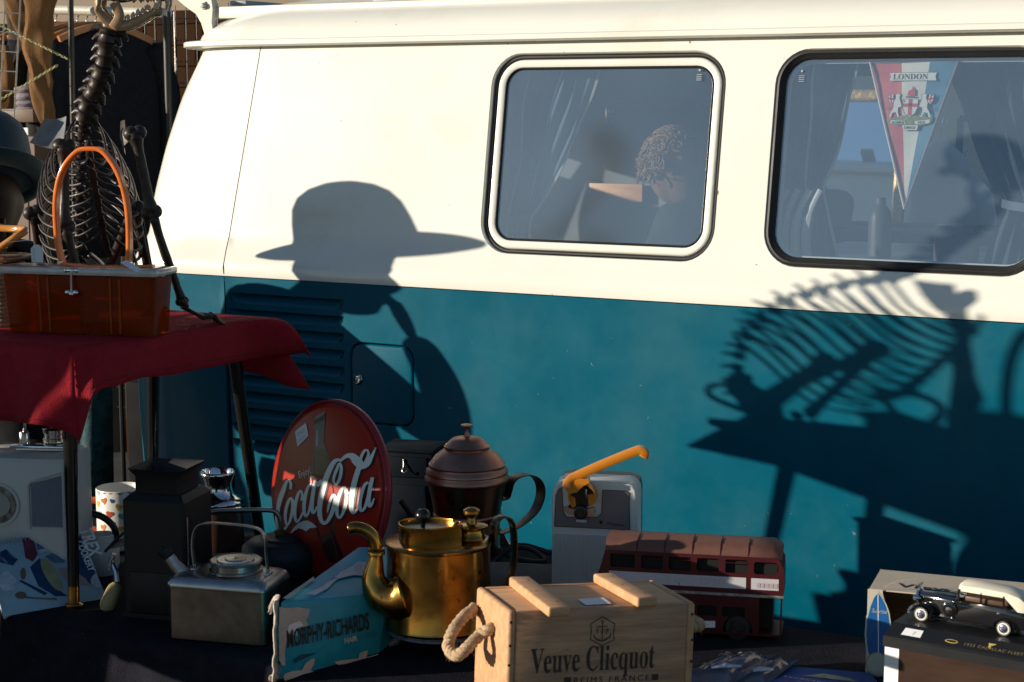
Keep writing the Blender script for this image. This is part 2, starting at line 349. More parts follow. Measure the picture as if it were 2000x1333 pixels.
# windows
def window(Wd, popped):
    r = pring('window_recess', CREAM, van, Wd, [(0, 0), (.002, -.004), (.004, -.012), (.005, -.034), (.03, -.036)])
    f = pring('window_seal', RUBBER, van, Wd, [(.0045, -.036), (.0045, -.014), (.007, -.010), (.0105, -.010), (.013, -.015), (.014, -.034)] if popped else
              [(.003, -.02), (.004, -.003), (.006, .001), (.011, .002), (.014, -.001), (.017, -.004), (.022, -.006), (.0245, -.01), (.025, -.02)])
    d0 = .024
    if popped:
        fr = pring('window_frame', CREAM, van, Wd, [(.0135, -.036), (.0145, -.016), (.0175, -.0105), (.021, -.009), (.030, -.009), (.035, -.0115), (.036, -.02)])
        pring('gasket', RUBBER, fr, Wd, [(.0355, -.02), (.036, -.0105), (.0385, -.009), (.041, -.0125), (.042, -.017)]); d0 = .04
    P = wr(Wd, d0, 8); h = -.0155 if popped else -.0115
    mb = MB(); mb.add([vmap(s, z)+vnorm(s, z)*h for s, z in P], [tuple(range(len(P)))]); return mb.obj('pane', GLASS, van, smooth=180), f
GLASS = clear('window glass', (.76, .82, .86), .27, .1, (.36, .5, .66), .13)  # real dust, tinted blue to carry the sky's reflected haze
window(W1, True); window(W2, False)
W3 = (.63, 1.28, 1.185, 1.702, .085); window(W3, False)
# small etched makers' marks on the panes
MARK = mat('etched white', (.3, .33, .35), .6)
def onpane(s, z): return frame(vmap(s, z)+vnorm(s, z)*-.009, (1, 0, 0), vmap(s, z+.01)-vmap(s, z-.01))
for s, z in ((-.36, 1.655), (-.096, 1.65)):
    Fm = onpane(s, z); flat([ell(0, 0, .003, .003, 14)]+[[(-.007, -.012-.0045*k), (.007, -.012-.0045*k), (.007, -.0105-.0045*k), (-.007, -.0105-.0045*k)] for k in range(4)], MARK, 'etched_mark', van, Fm)
# roof and gutter
def rring(d, h):
    er = .19*.9; e = .125; x0 = -1.937+er-.3+d*.95; x1 = 1.75-er*.8+.3-d*.8; y0 = e+d; r = .3+d*.35
    return [(x, y, h) for x, y in rrect(x0, x1, y0, YW-y0, min(r, (YW-2*y0)*.49), 10)]
D = .7; rf = MB(); rf.loft([rring(-.012, 1.742)]+[rring(D*(1-math.cos(R(a)))-.004, 1.744+.19*math.sin(R(a))) for a in range(2, 89, 6)], cap=False)
rf.f.append(tuple(range(len(rf.v)-len(rring(0, 0)), len(rf.v)))); rf.obj('roof', CREAM, van)
gt = MB(); gt.loft([rring(.02, 1.73), rring(-.028, 1.733), rring(-.034, 1.737), rring(-.034, 1.749), rring(-.03, 1.7515), rring(-.026, 1.749), rring(-.022, 1.741), rring(-.004, 1.7395)], cap=False); gt.obj('gutter', CREAM, van)
# wheels, floor, inside furniture
TYRE = mat('tyre rubber', (.015, .015, .015), .8)
def wheel(x, y):
    wm = MB(); Mw = T(x, y, .32) @ RX(math.pi/2); wm.lathe([(.2, -.07), (.29, -.075), (.32, -.05), (.32, .05), (.29, .075), (.2, .07)], 32, Mw); wh = wm.obj('wheel', TYRE, van)
    r_ = MB(); r_.lathe([(.2, -.06), (.2, .06), (.17, .045), (.1, .06), (.0, .062)], 24, Mw); r_.obj('rim', CREAM, wh)
for x in (-1.16, 1.24): wheel(x, .12); wheel(x, YW-.12)
fl = MB(); fl.box((3.9, 1.6, .06), (-.1, YW/2, .3)); fl.obj('floor_pan', DARKIN, van)
PLY = mat('orange plywood', (.5, .27, .13), .5, var=.15, stretch=(2, 14, 14)); GREYB = mat('slate grey board', (.10, .115, .125), .6, var=.08)
cb = MB(); cb.box((.95, .04, 1.1), (-1.25, 1.5, 1.15)); cb.box((.95, .5, .02), (-1.25, 1.3, .98)); cb.box((.03, 1.3, .75), (-.5, .95, .65))
cb.obj('cupboard', GREYB, van)
for c, s in (((-1.2, 1.455, 1.272), (.2, .02, .06)), ((-1.08, 1.44, 1.572), (.42, .03, .02)), ((-.72, 1.44, 1.51), (.16, .02, .055))):
    pb = MB(); pb.box(s, c, .002); pb.obj('wooden_rail', PLY, van)
lt = MB(); Fl_ = frame((-1.23, 1.475, 1.555), (1, 0, 0), (0, 0, 1)); lt.prism(rrect(-.022, .022, -.055, .03, .021), .006, Fl_, .002); lt.lathe([(.013, .006), (.013, .012), (.008, .016), (.001, .016)], 16, Fl_ @ T(0, -.01, 0)); lt.obj('cupboard_latch', CHROME, van)
tb = MB(); tb.box((1.1, .75, .03), (.3, .62, 1.16), .008); tb.box((.05, .05, .85), (.3, .62, .72)); tb.obj('table_top', mat('grey laminate', (.12, .14, .16), .35), van)
bn = MB(); bn.box((1.3, .45, .42), (.2, 1.36, .55), .03); bn.box((1.25, .1, .45), (.2, 1.53, .95), .03); bn.obj('bench_seat', mat('blue vinyl', (.03, .06, .1), .4), van)
# ------------------------------------------------------------------ curtains, pennant, things in the van
CURT = mat('slate blue curtain', (.12, .16, .2), .9, var=.1, vs=20, bump=.3, bs=200, sheen=.2)
LINEN = mat('white lined curtain edge', (.7, .68, .62), .9, var=.1)
def curtain(label, top, bot, tie, nf=7, amp=.016, yb=.17, ztop=1.7, zbot=1.17, edge=None, cm=None):
    # gathered cloth: top spans top=(x0,x1), pulled together at tie=(x0,x1,z), falls to bot
    t = thing('curtain', label, 'curtain'); nu, nvv = nf*8, 26; vs = []
    def span(z):
        if z > tie[2]:
            k = (z-tie[2])/(ztop-tie[2]); k = k**.8; return [tie[i]+(top[i]-tie[i])*k for i in (0, 1)]
        k = (tie[2]-z)/(tie[2]-zbot); k = k**.6; return [tie[i]+(bot[i]-tie[i])*k for i in (0, 1)]
    for j in range(nvv):
        z = ztop+(zbot-ztop)*j/(nvv-1); a, b = span(z); wd = b-a
        for i in range(nu):
            u = i/(nu-1); x = a+wd*u+.004*math.sin(z*25+i)
            vs.append((x, yb+amp*math.sin(u*nf*2*math.pi+.6*math.sin(z*9))+.3*avg(_ES, z)+.01*math.sin(z*14+u*5), z))
    fs = [(j*nu+i, j*nu+i+1, (j+1)*nu+i+1, (j+1)*nu+i) for j in range(nvv-1) for i in range(nu-1)]
    MB().add(vs, fs).obj('cloth', cm or CURT, t, smooth=180)
    e = edge if edge is not None else nu-1
    for ed in ([e] if not isinstance(e, tuple) else e):
        pts = [(vs[j*nu+ed][0], vs[j*nu+ed][1]-.01, vs[j*nu+ed][2]) for j in range(nvv)]
        MB().strap(pts, .007, .004, (1, .3, 0)).obj('white_piping', LINEN, t)
    j = min(range(nvv), key=lambda q: abs(ztop+(zbot-ztop)*q/(nvv-1)-tie[2])); p0 = vs[j*nu]; p1 = vs[j*nu+nu-1]
    MB().strap(smooth_path([p0, ((p0[0]+p1[0])/2, yb-amp-.012, p0[2]-.01), (p1[0]+.004, p1[1], p1[2]), ((p0[0]+p1[0])/2, yb+amp+.012, p0[2])], 5, True), .02, .003, (0, 0, 1)).obj('tie_band', CURT, t)
    return t
curtain('slate curtain drawn to the left inside the closed cream framed window', (-.96, -.66), (-.96, -.86), (-.96, -.84, 1.28), edge=(16, 34, 55))
curtain('tied slate curtain at the left edge of the pennant window', (-.16, .02), (-.15, -.01), (-.13, -.055, 1.37), nf=6, edge=(20, 47))
curtain('dark slate curtain to the right of the pennant', (.2, .57), (.33, .57), (.37, .57, 1.33), nf=9, yb=.215, cm=mat('dark slate curtain', (.04, .06, .09), .95, var=.1, vs=20, bump=.3, bs=200))
gl = MB()
for k in range(4):
    x = -.16+.028*k; gl.tube(smooth_path([(x+.03, .13, 1.365), (x+.008, .12, 1.31), (x, .118, 1.25), (x+.006, .12, 1.2-.006*k)], 5), [.008]*6+[.012]*9+[.006], 8)
tag(gl.obj('sunlit_folds', LINEN), 'left curtain folds below the tie painted pale for sunlight', 'sunlit_folds')  # stands for the tied curtain's sunlit folds, sunlight put into the pale colour
# pennant
PR = mat('faded red satin', (.62, .12, .12), .6, var=.12, vs=25, bump=.2, bs=60); PWm = mat('ivory satin', (.72, .7, .62), .6, var=.08, vs=25, bump=.2, bs=60); PB = mat('faded blue satin', (.09, .24, .36), .6, var=.15, vs=25, bump=.2, bs=60)
pen = thing('pennant', 'red white and blue London pennant hanging inside the van window', 'pennant', (.166, .15, 1.668))
Fp = frame((0, 0, 0), (1, .0, 0), (0, .16, 1)); HT = .345; HW = .104
def pt(u, v):                                            # u -1..1 across, v 0 top..1 tip
    return (u*HW*(1-v)+.004*v, -HT*v)
def pstrip(u0, u1): 
    mb = MB(); n = 12; vs = []
    for j in range(n+1):
        v = j/n*.985
        for u in (u0, (u0+u1)/2, u1): x, y = pt(u, v); vs.append((x, y, .004*math.sin(v*9+u*3)*(1-v)))
    return mb.add(vs, [(j*3+i, (j+1)*3+i, (j+1)*3+i+1, j*3+i+1) for j in range(n) for i in (0, 1)], Fp)
pstrip(-1, -.29).obj('red_stripe', PR, pen); pstrip(-.29, .37).obj('white_stripe', PWm, pen); pstrip(.37, 1).obj('blue_stripe', PB, pen)
BRAID = mat('mauve braid', (.3, .2, .22), .9, bump=.4, bs=400)
for sg, mm in ((-1, LINEN), (1, BRAID)): MB().tube([Fp @ V((*pt(sg, v/20), .004)) for v in range(21)], .0028, 6).obj('braid_edge', mm, pen)
MB().tube([Fp @ V((-HW, .001, .002)), Fp @ V((HW, .001, .002))], .0025, 6).obj('braid_edge', BRAID, pen)
CRW = mat('crest white', (.74, .72, .66), .7); CRR = mat('crest red', (.55, .07, .06), .7); CRG = mat('crest green', (.22, .25, .07), .7, var=.4, vs=120); CRK = mat('crest outline', (.09, .08, .07), .7)
HF = .0055
flat([[(-.054, -.026), (.057, -.026), (.054, -.035), (.057, -.045), (-.054, -.045), (-.051, -.035)]], CRW, 'banner', pen, Fp, HF)
flat(ribbon([(-.054, -.026), (.057, -.026)], .0008)+ribbon([(-.054, -.045), (.057, -.045)], .0008), CRK, 'banner_outline', pen, Fp, HF+.0004)
text('\U0001d40b\U0001d40e\U0001d40d\U0001d403\U0001d40e\U0001d40d', .0185, CRK, 'lettering', pen, Fp @ T(-.046, -.0418, 0), HF+.0008, sx=1.02)
sh = [(-.018, -.088), (.018, -.088), (.018, -.108), (.012, -.122), (0, -.131), (-.012, -.122), (-.018, -.108)]
flat([sh], CRW, 'shield', pen, Fp, HF+.0004); flat([[(-.0045, -.0885), (.0045, -.0885), (.0045, -.127), (-.0045, -.127)], [(-.0175, -.0985), (.0175, -.0985), (.0175, -.1065), (-.0175, -.1065)], [(-.015, -.0905), (-.0125, -.0905), (-.0125, -.096), (-.015, -.096)]], CRR, 'red_cross', pen, Fp, HF+.0008)
flat([q for i in range(len(sh)) for q in ribbon([sh[i], sh[(i+1) % len(sh)]], .0009)], CRK, 'shield_outline', pen, Fp, HF+.001)
for sg in (-1, 1):                                     # the two winged supporters
    S = lambda L: [(sg*p[0],)+tuple(p[1:]) for p in L]
    body = [(.022, -.098), (.027, -.084), (.024, -.079), (.03, -.075), (.037, -.077), (.036, -.086), (.041, -.094), (.04, -.108), (.046, -.118), (.05, -.131), (.044, -.131), (.041, -.121), (.034, -.119), (.029, -.131), (.024, -.131), (.028, -.118), (.028, -.108), (.02, -.106)]
    flat([S(body)], CRW, 'dragon', pen, Fp, HF+.0002); flat([q for i in range(len(body)) for q in ribbon(S([body[i], body[(i+1) % len(body)]]), .0007)], CRK, 'dragon_outline', pen, Fp, HF+.0006)
    wing = S([(.039, -.094), (.044, -.073), (.049, -.082), (.054, -.076), (.053, -.09), (.047, -.1)])
    flat([wing], CRW, 'wing', pen, Fp, HF+.0003); flat([S([(.046, -.078), (.049, -.083), (.047, -.098), (.044, -.096)]), S([(.041, -.086), (.053, -.084), (.053, -.089), (.041, -.091)])], CRR, 'wing_cross', pen, Fp, HF+.0006)
    flat(ribbon(S([(.044, -.112, .0012), (.05, -.106, .0012), (.049, -.113, .0012), (.055, -.112, .0012), (.052, -.104, .0008)]))+[q for i in range(len(wing)) for q in ribbon([wing[i], wing[(i+1) % len(wing)]], .0007)], CRK, 'tail', pen, Fp, HF+.0007)
flat([[(-.009, -.08), (-.006, -.068), (.001, -.066), (.003, -.056), (.006, -.064), (.01, -.068), (.009, -.08)]], CRR, 'crest_helm', pen, Fp, HF+.0003); flat(ribbon([(-.012, -.083), (.011, -.083)], .003), CRK, 'crest_wreath', pen, Fp, HF+.0004)
flat([[(-.05, -.136), (-.03, -.128), (0, -.126), (.03, -.128), (.055, -.131), (.052, -.143), (.03, -.15), (-.03, -.15), (-.05, -.146)]], CRG, 'green_mound', pen, Fp, HF)
def scroll(P, word, x, y, sz, rot=0):
    flat([P], CRW, 'scroll', pen, Fp, HF+.0007); flat([q for i in range(len(P)) for q in ribbon([P[i], P[(i+1) % len(P)]], .0007)], CRK, 'scroll_outline', pen, Fp, HF+.001)
    text(word, sz, CRK, 'lettering', pen, Fp @ T(x, y, 0) @ RZ(rot), HF+.0013, bold=.0002)
scroll([(-.044, -.137), (-.01, -.139), (-.006, -.147), (-.046, -.146)], 'DOMINE', -.041, -.1452, .0078, R(-1)); scroll([(.012, -.139), (.05, -.135), (.048, -.145), (.014, -.148)], 'NOS', .021, -.1458, .0082, R(4)); scroll([(-.017, -.149), (.023, -.149), (.02, -.161), (-.013, -.161)], 'DIRIGE', -.0105, -.158, .0085)
# things on the van table and shelf
bo = MB(); bo.lathe([(.026, 0), (.03, .004), (.03, .1), (.026, .122), (.014, .135), (.012, .14)], 20); b_ = bo.obj('body', mat('grey bottle', (.07, .08, .1), .5))
t = thing('bottle', 'grey bottle with sloping shoulders standing on the van table below the pennant', 'bottle', (-.005, .5, 1.175)); b_.parent = t; cp = MB(); cp.lathe([(.013, .14), (.013, .155), (.001, .156)], 16); cp.obj('cap', mat('grey cap', (.1, .1, .12), .5), t)
t = thing('storage_tin', 'mauve storage tin on the van table behind the right window', 'tin', (.2, .48, 1.175)); x = MB(); x.box((.1, .07, .075), (0, 0, .0375), .004); x.obj('body', mat('mauve card', (.2, .14, .19), .6), t); x = MB(); x.box((.104, .074, .018), (0, 0, .082), .003); x.obj('lid', mat('pale mauve card', (.28, .23, .27), .6), t)
t = thing('paper_cup', 'pale paper cup on the van table beside the left curtain', 'cup', (-.11, .36, 1.175)); x = MB(); x.lathe([(.02, 0), (.026, .055), (.025, .055), (.019, .004), (0, .004)], 20); x.obj('body', mat('pale blue card', (.33, .38, .42), .6), t)
t = thing('newspaper', 'open white newspaper lying in the van below the wooden rail', 'newspaper', (-.98, 1.2, .995)); x = MB(); n = 10
x.loft([[(-.2+.4*i/n, -.14, .005+.05*abs(math.sin(i/n*math.pi*2))), (-.2+.4*i/n, .16, .05+.06*abs(math.sin(i/n*math.pi*2)))] for i in range(n+1)], closed=False); x.obj('sheet', PAPER, t, smooth=180)
# person sitting inside, seen through the closed window
pin = thing('person', 'person with curly fair brown hair in dark top sitting inside the van', 'person', (-.51, .33, .02))
def skinfig(name, m, parent, verts, edges, rad, sub=2):
    me = bpy.data.meshes.new(name); me.from_pydata(verts, edges, []); o = bpy.data.objects.new(name, me); COL.objects.link(o)
    o.modifiers.new('skin', 'SKIN'); 
    for i, r in enumerate(rad): me.skin_vertices[0].data[i].radius = (r, r) if not isinstance(r, tuple) else r
    me.skin_vertices[0].data[0].use_root = True
    s_ = o.modifiers.new('s', 'SUBSURF'); s_.levels = sub; s_.render_levels = sub
    ev = o.evaluated_get(bpy.context.evaluated_depsgraph_get()); m2 = bpy.data.meshes.new_from_object(ev); bpy.data.objects.remove(o)
    for p in m2.polygons: p.use_smooth = True
    m2.materials.clear(); m2.materials.append(m); o = bpy.data.objects.new(name, m2); COL.objects.link(o); o.parent = parent; return o
def head(name, parent, c, f, r, m):                       # continuous head with nose, brow, chin, ears; f = facing angle
    b = bmesh.new(); bmesh.ops.create_uvsphere(b, u_segments=36, v_segments=28, radius=1)
    for v in b.verts:
        x, y, z = v.co; a = math.atan2(x, -y); X, Y, Z = x*.78, y*.98, z*1.22
        if y < 0:
            fr = max(0, math.cos(a))**2
            if z < 0: X *= 1+.28*z*1.0; Y -= .06*fr*(-z)
            Y -= .26*math.exp(-(x/.13)**2-((z+.12)/.16)**2)*(1 if z < .1 else .5); Y -= .07*math.exp(-(x/.3)**2-((z+.52)/.07)**2); Y -= .11*math.exp(-(x/.28)**2-((z+.82)/.14)**2)
            Y += .07*math.exp(-((abs(x)-.34)/.14)**2-((z-.06)/.1)**2); Y -= .05*math.exp(-(x/.6)**2-((z-.24)/.08)**2)
        elif z < -.3: Y *= 1+.35*(z+.3)
        X += math.copysign(.14, x)*math.exp(-((abs(x)-.96)/.12)**2-((y-.08)/.16)**2-((z+.05)/.26)**2)
        v.co = (X*r, Y*r, Z*r)
    o = MB().bm(b, T(*c) @ RZ(f)).obj(name, m, parent, smooth=180); return o
pv = [(0, 0, .86), (0, 0, 1.0), (0, 0, 1.14), (0, -.01, 1.22), (0, -.02, 1.3), (.03, .15, 1.14), (.06, .18, .98), (.18, .12, .95), (.03, -.12, 1.14), (.07, -.13, .98), (.18, -.06, .95)]
DKTOP = mat('charcoal knit', (.02, .022, .026), .95, bump=.3, bs=200)
skinfig('torso', DKTOP, pin, pv, [(0, 1), (1, 2), (2, 3), (3, 4), (2, 5), (5, 6), (6, 7), (2, 8), (8, 9), (9, 10)], [.12, .12, .11, .055, .045, .075, .05, .04, .075, .05, .04])
HF0 = R(70)
head('head', pin, (0, -.01, 1.39), HF0, .084, SKIN)
FAIR = mat('fair brown curls', (.3, .17, .08), .5, var=.5, vs=50); hr = MB(); random.seed(3)
for i in range(900):
    a = random.uniform(0, 2*math.pi); ph = random.uniform(-.25, 1.5); d = V((math.cos(a)*math.cos(ph), math.sin(a)*math.cos(ph), math.sin(ph)))
    fdir = V((math.sin(HF0), -math.cos(HF0), 0))
    if d.dot(fdir) > .45 and d.z < .55: continue
    p = V((0, -.01, 1.395))+V((d.x*.08, d.y*.086, d.z*.1)); L = random.uniform(.02, .045); q = []
    s1 = d.cross(V((0, 0, 1))).normalized() if abs(d.z) < .95 else V((1, 0, 0)); fr = random.uniform(120, 190); p0 = random.random()*6
    for k in range(7):
        tt = k/6*L; q.append(p+d*tt*.55+V((0, 0, -tt*.55))+s1*math.sin(tt*fr+p0)*.007+d.cross(s1)*math.cos(tt*fr+p0)*.007)
    hr.tube(q, [.0024, .003, .003, .0028, .0024, .002, .0008], 4)
hr.obj('hair', FAIR, pin, smooth=180)
# ------------------------------------------------------------------ the stall: two low trestle tables under dark cloth
def stall(x0, x1, y0, y1, z, label, clabel):
    t = thing('stall_table', label, 'table', ((x0+x1)/2, (y0+y1)/2, 0)); a, b = (x1-x0)/2, (y1-y0)/2
    m = MB(); m.box((2*a, 2*b, .025), (0, 0, z-.016)); m.obj('table_top', DARKWOOD, t)
    for sx in (-1, 1):
        for sy in (-1, 1): l = MB(); l.box((.04, .04, z-.03), (sx*(a-.08), sy*(b-.08), (z-.03)/2)); l.obj('leg', DARKWOOD, t)
    c = MB(); n = 60; rings = []
    for dz, o in ((z, -.01), (z+.0, .0), (z-.004, .006), (z-.06, .012), (z-.3, .02), (.03, .03)):
        rg = []
        per = rrect(-a-o, a+o, -b-o, b+o, .02+max(o, 0), 4)
        full = []
        for i in range(len(per)):
            p, q = V(per[i]), V(per[(i+1) % len(per)]); k = max(1, int((q-p).length/.03))
            full += [p+(q-p)*j/k for j in range(k)]
        for i, p in enumerate(full):
            fo = max(0, (z-dz))*.05*math.sin(i*.9+math.sin(i*.31)*2); d = p.normalized(); rg.append((p.x+d.x*fo, p.y+d.y*fo, dz))
        rings.append(rg)
    nmin = min(len(r) for r in rings); rings = [[r[int(i*len(r)/nmin)] for i in range(nmin)] for r in rings]
    c.loft(rings, cap=False); c.f.append(tuple(reversed(range(nmin)))); c.f = [tuple(reversed(f)) for f in c.f]; o = c.obj('tablecloth', NAVYCLOTH, None, smooth=40); o.location = t.location
    tag(o, clabel, 'tablecloth', 'dark stall cloths'); return t
stall(-1.6, -.44, -1.5, -.76, ZP-.001, 'low table carrying the tins and the book', 'black cloth draped over the low table under the tins and the book')
stall(-.435, 1.35, -1.7, -.86, ZP-.001, 'low table carrying the wooden crate and toy vehicles', 'black cloth draped over the low table under the wooden crate')
# ------------------------------------------------------------------ small black table under the red cloth
t = thing('side_table', 'small black legged side table with brass feet under the red cloth', 'table', (-1.22, -1.11, ZP)); O = V((-1.22, -1.11, ZP)); H = ZT-ZP
m = MB(); m.box((.4, .5, .018), (-.0, .0, H-.012), .004); m.obj('table_top', DARKWOOD, t)
m = MB(); m.box((.33, .42, .05), (0, 0, H-.045)); m.obj('apron', LACQ, t)
def tleg(top, foot, brass=True):
    a = V(top)-O; b = V(foot)-O; m = MB(); n = 10; m.tube([a+(b-a)*i/n for i in range(n+1)], [.0155-.005*i/n for i in range(n+1)], 14); lg = m.obj('leg', LACQ, t)
    k = b-a; m = MB(); Mf = T(*b); p = b-k*.085
    m.tube([p, b-k*.02, b-k*.015, b-k*.01, b], [.0118, .0108, .0165, .0185, .0175], 16); m.obj('brass_foot', BRASS, lg)
tleg(hit(133, 700, 1, -1.375), on(145, 1186)); tleg(hit(452, 660, 1, -.90), hit(527, 1180, 1, -.82)); tleg((-1.25, -.9, ZT-.03), (-1.30, -.86, ZP)); tleg((-1.38, -1.33, ZT-.03), (-1.43, -1.38, ZP))
# red cloth: a top sheet, flaps at the right and front, and a back flap
def bil(A, B, C, D, u, v): return (A*(1-u)+B*u)*(1-v)+(D*(1-u)+C*u)*v
zc = ZT+.004; FLt, FRt = V((-1.495, -1.385, zc)), on(142, 680, zc); BRt, BLt = on(521, 621, zc), V((-1.29, -.84, zc))
cl = MB(); G = 26
def sheet(fn, nu, nv):
    vs = [fn(i/nu, j/nv) for j in range(nv+1) for i in range(nu+1)]
    cl.add(vs, [(j*(nu+1)+i, j*(nu+1)+i+1, (j+1)*(nu+1)+i+1, (j+1)*(nu+1)+i) for j in range(nv) for i in range(nu)])
def wob(p, a=.0035, s=9): return p+noise.noise_vector(p*s)*a+noise.noise_vector(p*26)*a*.4
sheet(lambda u, v: bil(FLt, FRt, BRt, BLt, u, v)+V((0, 0, .0015*noise.noise(V((u*9, v*9, 0))))), G, G)
# right flap: hem traced as it hangs
hem = [hitp(x, y, V((-1.0+dx, 0, 0)), V((1, 0, 0))) if 0 else hit(x, y, 0, -1.0+dx) for x, y, dx in ((153, 864, .005), (168, 800, .015), (188, 762, .02), (222, 750, .022), (266, 739, .024), (319, 733, .024), (381, 720, .025), (449, 708, .028), (505, 699, .035), (545, 694, .06), (583, 689, .1), (605, 701, .13))]
hemP = smooth_path(hem, 4)
def along(P, u):
    k = u*(len(P)-1); i = min(int(k), len(P)-2); return P[i]+(P[i+1]-P[i])*(k-i)
def rflap(u, v):
    top = FRt+(BRt-FRt)*min(1, u*1.0); b = along(hemP, u); mid = top*(1-v)+b*v
    out = .012*math.sin(v*math.pi*.5)+.007*math.sin(u*21+v*2)*v; mid += V((out, 0, .02*math.sin(v*math.pi)*(1 if u < .8 else 1.4)))*min(1, u*9)
    return wob(mid, .003*v)
sheet(rflap, 52, 10)
FH = V((0, 0, -.148))
def fflap(u, v):
    top = FLt+(FRt-FLt)*u; b = top+FH*(1+.06*math.sin(u*4))+V((.0, -.03-.012*math.sin(u*17), 0)); e = max(0, (u-.86)/.14)**2
    b = b*(1-e)+hem[0]*e; p = top*(1-v)+b*v; p += V((0, -.012*math.sin(v*math.pi*.55)-.006*v*math.sin(u*23), 0))*(1-e); return wob(p, .003*v)
sheet(fflap, 40, 10)
def bflap(u, v):
    top = BLt+(BRt-BLt)*u; p = top+V((.10*u*u*v-.13*(1-u)**2*v, .02*v, -(.1+.035*u)*v*(1-.15*math.sin(u*5)))); p += V((0, .012*math.sin(u*19)*v, 0)); return wob(p, .004*v)
sheet(bflap, 40, 8)
def lflap(u, v):
    top = BLt+(FLt-BLt)*u; k = (1-u)**1.6; return wob(top+V((-.012*v-.12*k*v, .02*k*v, -.02*v-.08*k*v)), .002*v)
sheet(lflap, 30, 6)
hm = MB()
hm.tube([rflap(i/60, .9)+V((.0016, 0, .0)) for i in range(61)], .0009, 5); hm.tube([fflap(i/50, .93)+V((0, -.0016, 0)) for i in range(49)], .0009, 5)
rc = cl.obj('tablecloth', REDCLOTH, None, smooth=180); tag(rc, 'dark red cloth draped over the small side table with one corner hanging', 'tablecloth')
kind(hm.obj('hem_stitching', mat('dark red thread', (.12, .006, .01), .9), rc), 'stuff')
so_ = rc.modifiers.new('thick', 'SOLIDIFY'); so_.thickness = .0016; so_.offset = 0
# ------------------------------------------------------------------ amber lucite handbag
AMB = clear('amber lucite', (.8, .25, .03), .03, .3, (.36, .07, .006), .06)
FLM = mat('deep amber ridge', (.3, .06, .008), .15, coat=.4); AMB2 = mat('orange lucite', (.75, .17, .025), .15, var=.15, coat=.4, vs=20)
PEARL = mat('pearl lucite', (.5, .47, .42), .15, var=.2, vs=40, coat=.5)
bl, brr = on(14, 649, ZT+.006), on(299, 659, ZT+.006); ex = brr-bl; LB = ex.length; DB = .085
hb = thing('handbag', 'translucent amber box handbag with arched orange handle and pearly lid', 'handbag', (bl+brr)/2, math.atan2(ex.y, ex.x)); hy = DB/2; BH = .118
m = MB(); a0, a1 = LB/2-.003, LB/2+.006
def bagring(a, d, z, o=0): return [(x, y+DB/2, z) for x, y in rrect(-a+o, a-o, -d/2+o, d/2-o, .006, 4)]
m.loft([bagring(a0, DB-.006, 0), bagring(a1, DB, BH), bagring(a1, DB, BH, .004), bagring(a0, DB-.006, .005, .004)]); m.obj('body', AMB, hb, smooth=30)
for x in (-.085, -.065, .07, .09): m = MB(); m.tube([(x, .002, .004), (x*1.02, -.001, BH-.003)], [.0022, .0026], 8); m.obj('flute', FLM, hb)
m = MB(); m.box((2*a1+.016, DB+.016, .014), (.0, DB/2, BH+.009), .004); m.obj('lid', PEARL, hb)
Lx = lambda px: (px-(14+299)/2)/ppm((bl+brr)/2)
x0, x1 = Lx(99), Lx(245); pts = smooth_path([(x0+.005, hy, BH+.022), (x0-.004, hy, BH+.07), (x0-.004, hy, BH+.15), (x0+.012, hy, BH+.208), ((x0+x1)/2-.03, hy, BH+.247), ((x0+x1)/2, hy, BH+.254), ((x0+x1)/2+.03, hy, BH+.247), (x1-.014, hy, BH+.203), (x1+.002, hy, BH+.14), (x1+.004, hy, BH+.07), (x1, hy, BH+.022)], 6)
m = MB(); m.strap(pts, .017, .0085, (0, 1, 0)); m.obj('handle', AMB2, hb)
m = MB(); m.strap([(x0+.002, hy-.004, BH+.022), (x0+.06, hy-.004, BH+.017), (x1-.02, hy-.004, BH+.0165), (x1+.055, hy+.002, BH+.02)], .013, .006, (0, 1, 0)); m.obj('hinge_bar', AMB2, hb)
for x in (x0+.003, x1): m = MB(); m.lathe([(.004, -.012), (.0055, -.008), (.0055, .008), (.004, .012)], 12, T(x, hy, BH+.024) @ RX(math.pi/2)); m.obj('pivot', CHROME, hb)
m = MB(); xc_ = Lx(148)
m.box((.022, .008, .006), (xc_, -.006, BH+.012), .0025); m.ball((xc_-.012, -.006, BH+.012), .005); m.ball((xc_+.012, -.006, BH+.012), .005); m.tube([(xc_, -.008, BH+.01), (xc_, -.009, BH-.03)], .0028, 8)
for dx, dz in ((-.009, 0), (0, -.003), (.009, 0)): m.ball((xc_+dx, -.008, BH-.032+dz), .0062)
m.obj('clasp', CHROME, hb)
TAGM = mat('white tag card', (.72, .72, .74), .7, var=.03)
tg = MB(); tg.add([(x1+.005, -.002, BH+.03), (x1+.045, -.012, BH+.012), (x1+.052, .0, BH+.017), (x1+.012, .01, BH+.034)], [(0, 1, 2, 3)]); tg.tube(smooth_path([(x1, hy-.006, BH+.025), (x1+.015, .02, BH+.033), (x1+.03, .005, BH+.026), (x1+.012, .0, BH+.03), (x1, hy+.006, BH+.03)], 5), .0008, 5)
o = tg.obj('price_tag', TAGM, None); o.matrix_world = hb.matrix_basis; tag(o, 'small white price tag tied with string to the arched orange handle', 'price tag')
